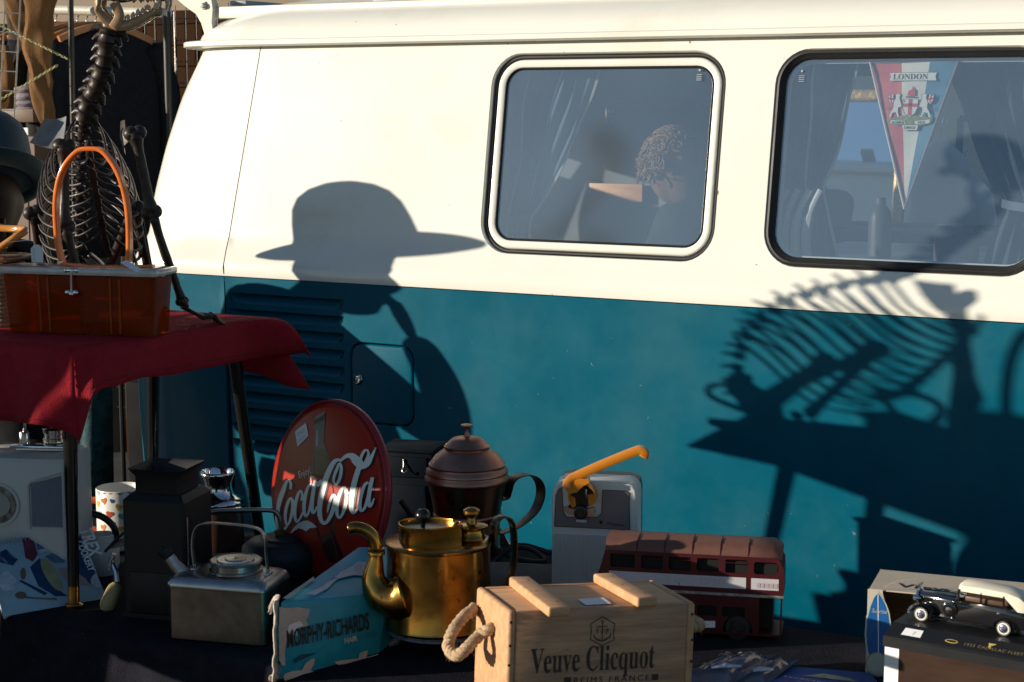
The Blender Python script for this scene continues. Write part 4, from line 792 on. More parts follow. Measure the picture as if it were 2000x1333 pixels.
# Coca-Cola button sign
sb = on(616, 1134); nS = V((-.3, -.954, .0)).normalized(); nS = (nS+V((0, 0, .17))).normalized(); sr = nS.cross(V((0, 0, 1))).normalized()*-1; sr = V((0, 0, 1)).cross(nS).normalized(); su = nS.cross(sr)
RS = .188; sc = sb+su*RS; t = put('advertising_sign', 'round red Coca-Cola tin sign leaning among the kettles', 'sign', sc); FS = frame((0, 0, 0), sr, su)
SRED = mat('red enamel', (.33, .018, .008), .3, var=.06, spec=.25); SRIM = mat('red enamel rim', (.26, .02, .025), .35, spec=.35)
m = MB(); m.lathe([(RS-.012, -.02), (RS, -.018), (RS+.002, -.012), (RS+.001, -.003), (RS-.006, .0)], 96, FS); m.obj('rim', SRIM, t, smooth=180)
m = MB(); m.lathe([((RS-.004)*q_/14, .0132*(1-(q_/14)**2)) for q_ in range(14, -1, -1)], 96, FS); m.obj('face', SRED, t, smooth=180)
def zq(x, y): return (500+x/3.7037, 740+y/3.7037)
FP_ = FS.inverted()
def sq(x, y, h=0):
    px_, py_ = zq(x, y); q = FP_ @ (hitp(px_, py_, sc+nS*.012, nS)-sc); return (q.x, q.y)
SW = RS*2/ (340*3.7)                                     # sign metres per traced pixel (vertical)
def dome(x, y): r = min(1, math.hypot(x, y)/RS); return .0132*(1-r*r)+.0004
def sflat(polys, mm, name, h, thick=0):
    m = MB()
    for P in polys:
        n = len(P)
        top = [FS @ V((x, y, dome(x, y)+h)) for x, y in P]
        if thick: bot = [FS @ V((x, y, dome(x, y)+h-thick)) for x, y in P]; m.loft([bot, top])
        else: m.add(top, [tuple(range(n))])
    return m.obj(name, mm, t, smooth=0)
def stroke(L, k=5, grow=0, dx=0, dy=0):
    P = smooth_path(L, k); a_ = []; b_ = []
    for i, p in enumerate(P):
        q0, q1 = P[max(i-1, 0)], P[min(i+1, len(P)-1)]; tv = V((q1.x-q0.x, q1.y-q0.y)); tv = tv.normalized() if tv.length > 1e-6 else V((1, 0)); nn = V((-tv.y, tv.x))*(max(.5, p.z/2+grow))
        a_.append(sq(p.x+nn.x+dx, p.y+nn.y+dy)); b_.append(sq(p.x-nn.x+dx, p.y-nn.y+dy))
    return [(a_[i], b_[i], b_[i+1], a_[i+1]) for i in range(len(P)-1)]
SCRIPT = [[(243, 800, 20), (248, 765, 22), (236, 738, 20), (214, 745, 22), (190, 800, 34), (160, 870, 38), (138, 950, 34), (128, 1030, 30), (135, 1085, 24), (160, 1110, 16), (195, 1085, 18), (225, 1045, 14)],
 [(262, 868, 18), (238, 872, 20), (212, 930, 24), (200, 1000, 24), (208, 1052, 20), (228, 1045, 18), (250, 990, 24), (262, 925, 24), (258, 872, 18), (278, 900, 12), (300, 880, 10)],
 [(334, 882, 20), (338, 835, 18), (322, 812, 16), (300, 850, 24), (282, 920, 26), (278, 990, 24), (290, 1034, 20), (318, 1010, 18), (345, 960, 14), (362, 930, 10)],
 [(408, 770, 22), (385, 780, 20), (362, 845, 26), (350, 930, 26), (356, 988, 22), (378, 980, 18), (402, 905, 20), (418, 815, 20), (425, 762, 20)], [(438, 738, 24), (424, 800, 28), (412, 890, 28), (412, 960, 24), (428, 965, 18), (446, 925, 10)],
 [(444, 772, 34), (486, 742, 34)],
 [(580, 765, 8), (566, 740, 18), (572, 700, 20), (590, 650, 20), (604, 615, 18), (618, 640, 20), (614, 700, 22), (598, 750, 20), (580, 768, 14)], [(620, 598, 18), (592, 588, 22), (560, 612, 32), (520, 700, 40), (490, 800, 42), (470, 900, 38), (466, 980, 34), (480, 1034, 28), (508, 1042, 24), (540, 1000, 26), (566, 930, 28), (578, 865, 22), (566, 840, 16), (548, 870, 18), (532, 920, 18), (522, 968, 8)],
 [(606, 600, 16), (650, 560, 28), (690, 562, 46), (725, 600, 62), (755, 630, 50), (790, 612, 40), (815, 565, 24), (842, 496, 5)],
 [(652, 790, 18), (628, 795, 20), (602, 855, 26), (588, 930, 26), (592, 992, 22), (614, 1000, 18), (642, 935, 24), (656, 860, 24), (650, 795, 18), (668, 830, 12), (690, 815, 8)],
 [(750, 610, 34), (726, 680, 34), (704, 770, 36), (690, 860, 34), (686, 935, 30), (700, 970, 22), (726, 945, 14), (744, 905, 8)], [(790, 518, 14), (768, 522, 18), (748, 570, 20), (740, 620, 22)], [(788, 516, 12), (796, 545, 16), (782, 590, 16), (762, 625, 14)],
 [(800, 752, 20), (778, 765, 20), (754, 830, 26), (742, 900, 26), (748, 952, 22), (770, 942, 18), (792, 880, 20), (808, 790, 20), (816, 745, 18)], [(826, 714, 22), (812, 780, 26), (802, 860, 26), (804, 920, 22), (820, 910, 16), (836, 865, 8)]]
SBLK = mat('black enamel', (.012, .006, .006), .3); SWHT = mat('pale enamel lettering', (.76, .78, .74), .35, var=.04)
sflat([q for L in SCRIPT for q in stroke(L, 5, 2, 9, 7)], SBLK, 'lettering_shadow', .0006)
sflat([q for L in SCRIPT for q in stroke(L)], SWHT, 'script_lettering', .0012)
rib_ = [(225, 1132), (262, 1082), (300, 1048), (340, 1030), (375, 1026), (408, 1042), (442, 1074), (415, 1080), (388, 1082), (360, 1106), (335, 1090), (305, 1082), (270, 1100)]
sflat([[sq(x, y) for x, y in rib_]], SWHT, 'ribbon_tail', .0012)
GLINT = mat('printed dark red glint', (.16, .03, .02), .3); BOT = mat('printed bottle green', (.03, .05, .04), .3, var=.3, vs=20); BOTD = mat('printed cola brown', (.03, .008, .006), .3, var=.4, vs=12); CAPM = mat('printed cap grey', (.22, .14, .16), .4)
sflat([[sq(x, y) for x, y in ((404, 330), (482, 292), (484, 460), (500, 500), (530, 560), (545, 640), (400, 720), (408, 620), (420, 500), (418, 420))]], BOT, 'printed_bottle', .0002)
sflat([[sq(x, y) for x, y in ((412, 520), (495, 505), (525, 570), (548, 700), (570, 850), (580, 1000), (560, 1130), (612, 1280), (600, 1330), (505, 1330), (470, 1200), (440, 1120), (425, 980), (400, 800), (398, 690))]], BOTD, 'printed_cola', .0003)
sflat([[sq(x, y) for x, y in ((400, 292), (425, 262), (462, 240), (482, 238), (470, 262), (440, 282), (404, 296))]], CAPM, 'printed_cap', .0005); sflat([[sq(x, y) for x, y in ((400, 296), (440, 283), (482, 242), (484, 292), (405, 332))]], mat('printed cap side', (.03, .012, .02), .4), 'printed_cap_side', .0004)
sflat([[sq(x, y) for x, y in ((427, 374), (440, 370), (446, 440), (444, 488), (432, 494), (426, 430))]], mat('printed highlight', (.2, .24, .27), .3), 'printed_highlight', .0005)
for L in ([(440, 1180, 6), (470, 1250, 8), (490, 1330, 6)], [(530, 1100, 6), (560, 1200, 8), (572, 1320, 8)], [(500, 540, 5), (535, 640, 6), (550, 760, 5)], [(420, 560, 4), (415, 650, 6), (410, 700, 4)]): sflat(stroke(L), GLINT, 'printed_glint', .0005)
p0, p1 = V(sq(312, 722)), V(sq(398, 682)); text('Enjoy!', .0215, SWHT, 'enjoy_lettering', t, FS @ T(p0.x, p0.y, dome(*p0)) @ RZ(math.atan2((p1-p0).y, (p1-p0).x)), .0012, sx=.8)
sflat([[sq(x, y) for x, y in ((262, 383), (343, 317), (370, 413), (290, 495))]], PAPER, 'price_sticker', .0008); sflat([q for L in ([(282, 400, 3), (292, 385, 3), (296, 400, 3), (286, 412, 3), (300, 405, 3)], [(306, 372, 3), (308, 395, 3), (320, 385, 3)], [(330, 360, 3), (322, 372, 3), (332, 380, 3), (322, 394, 3)], [(290, 448, 2.5), (315, 425, 2.5), (345, 405, 2.5)], [(292, 460, 2.5), (320, 440, 2.5), (350, 415, 2.5)]) for q in stroke(L)], mat('grey biro', (.35, .36, .42), .7), 'handwriting', .0012)
# dark cabinet with hook behind the sign
c0 = on(800, 1085, ZP); t = put('dark_cabinet', 'small dark painted cabinet with drawer between the round sign and copper pot', 'cabinet', on(800, 1070)+V((0, .02, 0)), R(14)); DKB = mat('dark blue black paint', (.006, .01, .017), .7, var=.3, spec=.08)
m = MB(); m.box((.115, .1, .22), (0, 0, .112), .003); m.box((.125, .11, .008), (0, 0, .226), .002); m.obj('case', DKB, t)
m = MB(); m.box((.093, .006, .045), (0, -.052, .19), .0015); dr = m.obj('drawer', DKB, t); m = MB(); m.box((.093, .006, .13), (0, -.052, .085), .0015); m.obj('door', DKB, t)
m = MB(); m.tube(smooth_path([(-.005, -.056, .205), (-.004, -.06, .192), (-.006, -.064, .184), (0, -.066, .18), (.005, -.064, .185)], 4), .0014, 6); m.ball((-.005, -.056, .206), .003, 8); m.obj('hook', STEEL, dr)
hk = on(815, 1090); t = put('ladle', 'dark wooden ladle handle sticking up behind the brass kettle', 'ladle', hk); m = MB(); P = [hitp(x, y, hk, V((.47, -.88, 0)))-hk for x, y in ((782, 978), (800, 1002), (822, 1030), (840, 1062), (850, 1085))]; m.tube(smooth_path(P, 4), [.006]*4+[.0075]*13, 10); m.obj('handle', DARKWOOD, t); m = MB(); m.ball(P[-1], .022, 14, (1, 1, .7)); m.obj('bowl', DARKWOOD, t)
# black tin lantern
t = put('tin_lantern', 'black square tin lantern with flared open chimney', 'lantern', on(333, 1190), R(14)); w2 = .064
m = MB(); m.loft([rr3(w2+.004, w2+.004, 0, .006), rr3(w2+.004, w2+.004, .008, .006), rr3(w2, w2, .01, .006), rr3(w2, w2, .228, .006), rr3(w2-.012, w2-.012, .24, .006)]); m.box((.1, .004, .08), (0, -w2-.001, .05), .001); m.obj('case', BLACKTIN, t)
m = MB(); m.loft([rr3(.046, .046, .235, .006), rr3(.046, .046, .272, .006), rr3(.056, .056, .288, .006), rr3(.0545, .0545, .288, .006), rr3(.0445, .0445, .27, .006), rr3(.0445, .0445, .24, .006)], cap=False); m.obj('chimney', BLACKTIN, t)
m = MB(); m.tube([(w2+.002, -w2+.01, .05), (w2+.002, -w2+.01, .2)], .002, 6); m.obj('hinge_rod', STEEL, t)
# chrome pot with flared rim
t = put('chrome_pot', 'shiny chrome pot with narrow flared neck behind the black lantern', 'pot', on(428, 1068))
m = MB(); m.lathe([(.052, 0), (.056, .01), (.057, .06), (.055, .085)], 40); m.obj('body', mat('painted brown reflection', (.06, .03, .02), .3, coat=.4), t)  # the chrome's dark brown reflection is put into the body colour
m = MB(); m.lathe([(.055, .084), (.06, .088), (.06, .094), (.056, .098), (.058, .102), (.058, .106), (.047, .113), (.037, .122), (.032, .134), (.0325, .146), (.037, .158), (.0395, .166), (.0395, .171), (.037, .1725), (.034, .168), (.03, .15)], 44); m.obj('shoulder', CHROME, t, smooth=60)
# iron kettle with pipe handle behind
kk = on(553, 1118); t = put('iron_kettle', 'dark iron kettle with bent pipe handle beside the round sign', 'kettle', kk, R(28)); IRON = mat('dark iron', (.03, .034, .04), .45, .5, var=.25, bump=.08, bs=60)
m = MB(); m.lathe([(.07, 0), (.083, .01), (.088, .035), (.084, .058), (.07, .07), (.045, .074), (.044, .078), (.02, .081), (.018, .082)], 44); m.obj('body', IRON, t, smooth=60)
def I2(px, py): P = hitp(px, py, kk, V((.47, -.88, 0))); return RZ(-R(28)) @ (P-kk)
m = MB(); m.tube(smooth_path([I2(547, 1040), I2(547, 1018), I2(541, 1003), I2(526, 997), I2(480, 997), I2(425, 999), I2(408, 1003)], 6), .0052, 12); m.obj('pipe_handle', STEEL, t)
m = MB(); q = I2(547, 1060); m.lathe([(.017, -.003), (.017, 0), (.0125, .001), (.0125, .013), (.011, .014), (.011, .017), (.0125, .018), (.0125, .026), (.008, .028)], 8, T(*q)); m.obj('nut', mat('rusty brass', (.2, .13, .06), .5, .9, var=.4, vs=30), t)
# heart mug
mg = on(238, 1068); t = put('mug', 'white mug printed with coloured hearts and an orange handle', 'mug', mg); MR = .053; MH = .136
m = MB(); m.lathe([(MR-.006, 0), (MR-.001, .004), (MR, .01), (MR, MH-.002), (MR-.0015, MH), (MR-.003, MH-.002), (MR-.004, .01), (0, .008)], 48); m.obj('body', WHITEPL, t)
m = MB(); d_ = -rr_; m.tube(smooth_path([d_*(MR-.002)+V((0, 0, MH-.03)), d_*(MR+.022)+V((0, 0, MH-.034)), d_*(MR+.034)+V((0, 0, MH-.06)), d_*(MR+.026)+V((0, 0, MH-.09)), d_*(MR-.002)+V((0, 0, MH-.1))], 6), .006, 10, flat=1.3); m.obj('handle', mat('orange red glaze', (.55, .1, .03), .25, coat=.4), t)
HC = [mat('heart '+n_, c_, .35) for n_, c_ in (('orange', (.62, .2, .05)), ('teal', (.12, .36, .4)), ('yellow', (.62, .42, .06)), ('blue', (.03, .11, .25)), ('red', (.5, .07, .03)), ('pale blue', (.3, .45, .5)))]
HS = [(math.copysign(1, q_)*0+16*math.sin(q_)**3/17, (13*math.cos(q_)-5*math.cos(2*q_)-2*math.cos(3*q_)-math.cos(4*q_))/17) for q_ in [2*math.pi*k/20 for k in range(20)]]
def heart(px, py, s, ci, rot):
    a0 = math.asin(max(-.99, min(.99, (px-238.5)/48.5))); z0 = (mg.z+MH-ZP)-ZP*0-(py-962)/888*1.02; z0 = MH-(py-963)/888*1.03; m = MB(); vs = []
    for x, y in HS:
        X = (x*math.cos(rot)-y*math.sin(rot))*s; Y = (x*math.sin(rot)+y*math.cos(rot))*s; a_ = a0+X/MR; p = rr_*(math.sin(a_)*(MR+.0006))+ff_*(math.cos(a_)*(MR+.0006)); vs.append(p+V((0, 0, min(MH-.002, z0+Y))))
    m.add(vs, [tuple(range(20))]); m.obj('heart', HC[ci], t, smooth=0)
for h_ in ((203, 965, .0095, 5, .2), (216, 964, .0065, 1, -.3), (230, 961, .0085, 4, -.1), (249, 962, .011, 1, .1), (266, 963, .0075, 3, .2), (277, 960, .009, 4, .1), (201, 989, .0085, 2, .15), (215, 981, .0095, 0, .25), (233, 980, .006, 3, -.2), (247, 992, .0095, 2, -.3), (262, 983, .009, 0, .1), (205, 1006, .006, 5, 0), (227, 1006, .0095, 4, -.1), (214, 1012, .0055, 1, .3), (252, 1010, .0095, 1, .05), (232, 1025, .007, 3, .2), (212, 1033, .009, 0, .2), (268, 1018, .008, 4, -.2), (250, 1034, .008, 2, .2)): heart(*h_)
# white jug with a black handle
jg = on(200, 1120); t = put('cream_jug', 'small white jug with black curved handle behind the cookery book', 'jug', jg); m = MB(); m.lathe([(.028, 0), (.036, .02), (.037, .05), (.03, .075), (.029, .085), (.027, .085), (.027, .07), (0, .01)], 32); m.obj('body', WHITEPL, t, smooth=60)
def J2(px, py): return hitp(px, py, jg, V((.47, -.88, 0)))-jg
m = MB(); m.tube(smooth_path([J2(165, 1006), J2(182, 1004), J2(205, 1013), J2(222, 1030), J2(226, 1048), J2(218, 1056), J2(205, 1056)], 6), .0072, 10); m.obj('handle', LACQ, t)
# wire slicer with wooden handle
ws = on(225, 1165); t = put('wire_slicer', 'wire fin slicer with pale wooden handle beside the cookery book', 'slicer', ws)
def W2_(px, py, o=0): return hitp(px, py, ws+V((.47, -.88, 0))*o, V((.47, -.88, 0)))-ws
m = MB(); h0, h1 = W2_(205, 1194, .09), W2_(228, 1140, .07); m.tube([h0+(h1-h0)*k/8 for k in range(9)], [.009, .0145, .0155, .0155, .015, .015, .0145, .013, .008], 12); m.obj('handle', mat('pale yellow wood', (.33, .25, .11), .5, var=.2, stretch=(6, 6, 1)), t)
m = MB(); m.tube(smooth_path([W2_(229, 1138, .07), W2_(226, 1118, .06), W2_(218, 1098, .05), W2_(222, 1082, .05)], 4), .0055, 8); m.strap([W2_(214, 1112, .06), W2_(216, 1096, .06), W2_(224, 1085, .06)], .012, .003, ff_); m.obj('shaft', CHROME, t)
for k in range(9):
    o = -.035+.011*k; a_ = [W2_(208+5.2*k, 1074-4*k, .03), W2_(228+4*k, 1054-3*k, .03), W2_(246+3*k, 1068-2*k, .03), W2_(252+2*k, 1105, .03)]; m = MB(); m.tube(smooth_path([p+V((0, 0, -.003*k)) for p in a_], 5), .0016, 5); m.obj('fin', STEEL, t)
m = MB(); m.tube(smooth_path([W2_(205, 1078, .035), W2_(225, 1056, .035), W2_(250, 1034, .035)], 4), .003, 6); m.obj('rail', BLACKTIN, t)
# cookery book in a clear bag
q00, q10 = on(10, 1203), on(206, 1168); q01, q11 = on(-14, 1062, .705), on(192, 1020, .715)
t = put('cookery_book', 'spiral bound blue cookery book in a clear bag leaning on the radio', 'book', q00); Fb = frame((0, 0, 0), q10-q00, q01-q00); bw = (q10-q00).length; nb = Fb.to_3x3() @ V((0, 0, 1))
hbk = (q01-q00).length
COV = mat('pale blue cover', (.3, .45, .52), .35, var=.15, vs=14); NV = mat('navy cover band', (.012, .05, .14), .35, var=.1)
m = MB(); m.box((bw, hbk, .012), (bw/2, hbk/2, -.007), .001, M=Fb); m.obj('pages', mat('book pages', (.45, .46, .48), .8), t)
m = MB(); m.box((bw+.004, hbk+.003, .0015), (bw/2, hbk/2, .0), .0005, M=Fb); m.obj('cover', COV, t)
def bpx(x, y): q = Fb.inverted() @ (hitp(x, y, q00+nb*.001, nb)-q00); return (max(.001, min(bw-.001, q.x)), max(.001, min(hbk-.002, q.y)))
def bz(x, y): return bpx(x/3.3325, 820+y/3.3325)
flat([[bz(x, y) for x, y in ((395, 745), (500, 700), (620, 690), (700, 870), (710, 1090), (600, 1080), (510, 1010), (440, 900))]], NV, 'navy_band', t, Fb, .0012)
flat([[bz(x, y) for x, y in ((195, 960), (260, 900), (300, 990), (330, 1070), (440, 1150), (360, 1150), (250, 1085))], [bz(x, y) for x, y in ((0, 860), (40, 845), (115, 910), (85, 950), (0, 930))], [bz(x, y) for x, y in ((120, 1050), (140, 1045), (310, 1130), (290, 1145))]], NV, 'printed_dark_shape', t, Fb, .0014)
flat([[bz(335+75*math.cos(a_)*.75+45*math.sin(a_), 1010+105*math.sin(a_)+20*math.cos(a_)) for a_ in [k*math.pi/10 for k in range(20)]]], mat('printed dish yellow', (.33, .34, .18), .4, var=.2, vs=30), 'printed_dish', t, Fb, .0018)
flat([[bz(x, y) for x, y in ((380, 970), (450, 960), (560, 1040), (590, 1085), (440, 1060), (400, 1010))]], mat('printed pink', (.4, .25, .25), .4), 'printed_filling', t, Fb, .0022)
flat([[bz(x, y) for x, y in ((145, 775), (215, 765), (245, 880), (215, 925), (165, 900))]], mat('printed maroon', (.14, .03, .06), .4, var=.3, vs=40), 'printed_jam', t, Fb, .0014)
flat([[bz(x, y) for x, y in ((235, 790), (330, 770), (365, 830), (300, 860), (240, 850))], [bz(x, y) for x, y in ((290, 890), (380, 850), (430, 890), (420, 930), (350, 935))]], mat('printed blue pot', (.08, .19, .3), .4, var=.4, vs=50), 'printed_pot', t, Fb, .0014)
flat([[bz(x, y) for x, y in ((0, 1010), (50, 985), (110, 1040), (90, 1110), (20, 1120), (0, 1090))], [bz(x, y) for x, y in ((250, 850), (370, 825), (380, 845), (255, 870))], [bz(645+55*math.cos(a_), 1050+50*math.sin(a_)) for a_ in [k*math.pi/10 for k in range(20)]]], mat('printed white shape', (.5, .55, .6), .4, var=.25, vs=60), 'printed_bowl', t, Fb, .002)
flat([[bz(135+38*math.cos(a_), 1145+24*math.sin(a_)) for a_ in [k*math.pi/8 for k in range(16)]]]+ribbon([(*bz(165, 1158), .004), (*bz(260, 1165), .003), (*bz(370, 1170), .004)])+[[bz(150+18*math.cos(a_), 1005+38*math.sin(a_)) for a_ in [k*math.pi/8 for k in range(16)]]], mat('printed spoon brown', (.2, .12, .08), .4), 'printed_spoon', t, Fb, .0022)
p0, p1 = V(bz(528, 715)), V(bz(600, 890)); aB = math.atan2((p1-p0).y, (p1-p0).x); text('TREX', (p1-p0).length/1.75, mat('pale blue ink', (.8, .84, .86), .5), 'lettering', t, Fb @ T(p0.x, p0.y, 0) @ RZ(aB), .0045, sx=.74, bold=.0009)
p0, p1 = V(bz(492, 800)), V(bz(575, 990)); text('COOKERY', (p1-p0).length/3.7, mat('pale blue ink', (.76, .8, .84), .5), 'lettering', t, Fb @ T(p0.x, p0.y, 0) @ RZ(math.atan2((p1-p0).y, (p1-p0).x)), .0045, sx=.8, bold=.0007)
for wv, (x0_, y0_, x1_, y1_) in (('TREX', (48, 868, 105, 915)), ('TREX', (0, 905, 50, 945))): p0, p1 = V(bz(x0_, y0_)), V(bz(x1_, y1_)); text(wv, (p1-p0).length/2.7, mat('pale blue ink', (.4, .48, .56), .5), 'lettering', t, Fb @ T(p0.x, p0.y, 0) @ RZ(math.atan2((p1-p0).y, (p1-p0).x)), .002)
for k in range(26):
    m = MB(); x = bw*(.02+.96*k/25); m.tube([Fb @ V((x, hbk-.004+.006*math.cos(a_), -.004+.008*math.sin(a_))) for a_ in [q_*math.pi/4 for q_ in range(8)]], .0009, 5, closed=True); m.obj('spiral_ring', STEEL, t)
PLAS = clear('clear bag', (.96, .96, .97), .015, .0, (.7, .75, .8), .1)
vs = []; nn = 24
for j in range(nn+1):
    for i in range(nn+1):
        u, v = i/nn, j/nn; vs.append(Fb @ V((-.012+(bw+.03)*u, -.004+(hbk+.02)*v, .006+.007*noise.noise(V((u*7, v*6, 3)))+.003*noise.noise(V((u*22, v*18, 1))))))
MB().add(vs, [(j*(nn+1)+i, j*(nn+1)+i+1, (j+1)*(nn+1)+i+1, (j+1)*(nn+1)+i) for j in range(nn) for i in range(nn)]).obj('clear_bag', PLAS, t, smooth=180)
# radio with dial and ribbed grille, chrome stove on top
rb = on(60, 1135); t = put('radio', 'cream plastic radio with brown number dial and ribbed grille', 'radio', rb, R(22)); CRP = mat('cream grey plastic', (.55, .54, .52), .35, var=.04, coat=.2)
def R2(px, py, o=.08): P = hitp(px, py, rb+(RZ(R(22)) @ V((0, -o, 0))), RZ(R(22)) @ V((0, -1, 0))); return RZ(-R(22)) @ (P-rb)
hw = .125; fy = -.08; x1_ = R2(131, 1000).x; zt_r = R2(100, 893).z; wR = .26
m = MB(); m.loft([[(x, y, z) for x, y in rrect(x1_-wR+o, x1_-o, fy+o, .07-o, .014, 4)] for z, o in ((0, .006), (.006, 0), (zt_r-.018, 0), (zt_r-.006, .004), (zt_r, .016))]); m.obj('case', CRP, t)
Fr = frame((0, fy-.0005, 0), (1, 0, 0), (0, 0, 1)); g0, g1 = R2(64, 1030), R2(131, 930)
m = MB()
for k in range(14):
    x = g0.x+.002+(x1_-.012-g0.x)*k/13; m.tube([(x, fy-.0015, g0.z+.002), (x, fy-.0015, (g1.z-.018)+.018*k/13)], .0026, 6)
m.obj('grille', mat('blue grey plastic', (.2, .23, .28), .4), t)
m = MB(); m.tube([Fr @ V((x, y, .001)) for x, y in ((g0.x-.006, g0.z-.004), (g0.x-.006, g1.z-.022), (g0.x, g1.z-.014), (x1_-.006, g1.z+.008), (x1_-.006, g0.z-.008))], .003, 8); m.obj('grille_surround', CRP, t)
dc = R2(-2, 985); dr_ = abs(R2(34, 985).x-dc.x)
for nm, r0, r1, h0, mm in (('dial_ring', dr_*1.14, dr_*.99, .004, CRP), ('dial_band', dr_, dr_*.66, .003, mat('gold brown dial', (.16, .11, .055), .4)), ('dial_centre', dr_*.66, 0.0, .005, mat('dial cream', (.36, .36, .3), .4))):
    m = MB(); m.lathe([(r0, 0), (r0, h0), (max(r1, .0001), h0), (max(r1, .0001), h0-.001)], 40, Fr @ T(dc.x, dc.z, 0)); o = m.obj(nm, mm, t)
for wd, a_ in (('1', 62), ('2', 33), ('3', 5), ('4', -22), ('5', -48)): text(wd, .017, mat('dial number', (.42, .38, .28), .5), 'dial_number', t, Fr @ T(dc.x+dr_*.83*math.cos(R(a_)), dc.z+dr_*.83*math.sin(R(a_)), .0032) @ T(-.0045, -.006, 0), .0005)
t = put('camp_stove', 'small chrome stove with tray and round knob on top of the radio', 'stove', rb+V((0, 0, zt_r+.002)), R(22)); O2 = T(0, 0, -zt_r-.002)
m = MB(); s0, s1 = R2(22, 880, .03), R2(135, 880, .03); m.box((s1.x-s0.x, .07, .006), ((s0.x+s1.x)/2, -.005, .008), .002); m.box((s1.x-s0.x-.02, .05, .006), ((s0.x+s1.x)/2, -.005, .003)); m.obj('tray', CHROME, t)
q = R2(104, 870, .01); m = MB(); m.lathe([(.021, .012), (.0235, .014), (.0235, .021), (.0215, .022), (.0215, .031), (.0235, .032), (.0235, .039), (.02, .041), (0, .042)], 32, T(q.x, 0, 0)); m.obj('knob', CHROME, t)
q = R2(44, 870, .01); m = MB(); m.lathe([(.01, .01), (.01, .03), (.008, .033)], 16, T(q.x, 0, 0)); m.tube(smooth_path([(q.x, 0, .03), (q.x+.002, 0, .048), (q.x-.006, 0, .062), (q.x-.02, 0, .07)], 5), .0035, 8); m.obj('tap', STEEL, t); m = MB(); m.tube([(R2(104, 870).x, 0, .04), (R2(110, 860).x, 0, .065)], .003, 8); m.obj('knob_stem', STEEL, t)
# patterned textile hanging behind
TX = mat('teal and rust patterned velvet', (.01, .05, .06), .9, var=.9, vs=30, second=(.1, .04, .015), sec=(.6, .7), ss=26, bump=.6, bs=150)
p0, p1 = hit(-60, 700, 1, .45), hit(222, 730, 1, .45); vs = []; nn = 30
for j in range(nn+1):
    for i in range(nn+1):
        u, v = i/nn, j/nn; vs.append((p0.x+(p1.x-p0.x)*u-.06*v*u, .45+.03*math.sin(u*26)+.016*math.sin(u*11+v*3), .92-.9*v))
tx = MB().add(vs, [(j*(nn+1)+i, (j+1)*(nn+1)+i, (j+1)*(nn+1)+i+1, j*(nn+1)+i+1) for j in range(nn) for i in range(nn)]).obj('velvet_throw', TX, None, smooth=180); tag(tx, 'teal and rust patterned velvet throw hanging behind the radio', 'throw')
sm = tx.modifiers.new('thick', 'SOLIDIFY'); sm.thickness = .006
kq = hit(224, 745, 1, .3); kr = hit(290, 745, 1, .3); m = MB(); m.box((kr.x-kq.x, .4, kq.z), ((kq.x+kr.x)/2, .55, kq.z/2), .01); m.box((kr.x-kq.x+.02, .42, .03), ((kq.x+kr.x)/2, .55, kq.z+.01), .004); tag(m.obj('gap_filler', mat('black gap filler', (.006, .006, .007), .8, spec=.1)), 'added black block filling the dark gap next to the velvet throw', 'chest')  # black block added where there is only a dark gap
rp = MB(); rp.tube([(p0.x-.1, .45, .93), (p1.x+.04, .45, .93)], .008, 8); rp.tube([(p0.x-.1, .45, .93), (p0.x-.1, .45, 0)], .008, 8); rp.tube([(p1.x+.03, .45, .93), (p1.x+.03, .45, 0)], .008, 8); tag(rp.obj('hanging_rail', BLACK), 'thin black rail that carries the velvet throw', 'rail')
# ------------------------------------------------------------------ wooden wine crate with rope handles
A = on(994, 1195, .783); B = on(1358, 1178, .768); C_ = on(910, 1147, .776)
MC = frame(A, B-A, C_-A); CW = (B-A).length; CD = (C_-A).length*.985; CH = .183
t = thing('wooden_crate', 'pale wooden champagne crate with two lid battens and rope handles', 'crate'); t.matrix_world = MC
MCi = MC.inverted()
def top_px(x, y, h=0): q = MCi @ hitp(x, y, A+(MC.to_3x3() @ V((0, 0, h))), MC.to_3x3() @ V((0, 0, 1))); return (q.x, q.y)
def fr_px(x, y): q = MCi @ hitp(x, y, A, MC.to_3x3() @ V((0, -1, 0))); return (q.x, q.z)
def le_px(x, y): q = MCi @ hitp(x, y, A, MC.to_3x3() @ V((-1, 0, 0))); return (q.y, q.z)
th = .012
WOODF = mat('weathered crate front', (.46, .26, .14), .7, var=.28, vs=8, bump=.3, bs=50, stretch=(1, 10, 10), second=(.24, .13, .075), sec=(.5, .78), ss=5, third=(.12, .06, .03), tsc=7, tlim=(.68, .72))
m = MB(); m.box((CW-2*th, th, CH), (CW/2, th/2+.001, -CH/2), .003); m.obj('front_board', WOODF, t)
m = MB(); m.box((CW-2*th, th, CH), (CW/2, CD-th/2-.001, -CH/2), .003); m.obj('back_board', WOOD, t)
for x in (th/2, CW-th/2): m = MB(); m.box((th+.002, CD, CH+.001), (x, CD/2, -CH/2), .006, 3); m.obj('end_board', WOOD, t)
m = MB(); m.box((CW-2*th-.003, CD-2*th-.003, .01), (CW/2, CD/2, -.0062), .001); m.obj('lid', WOOD, t)
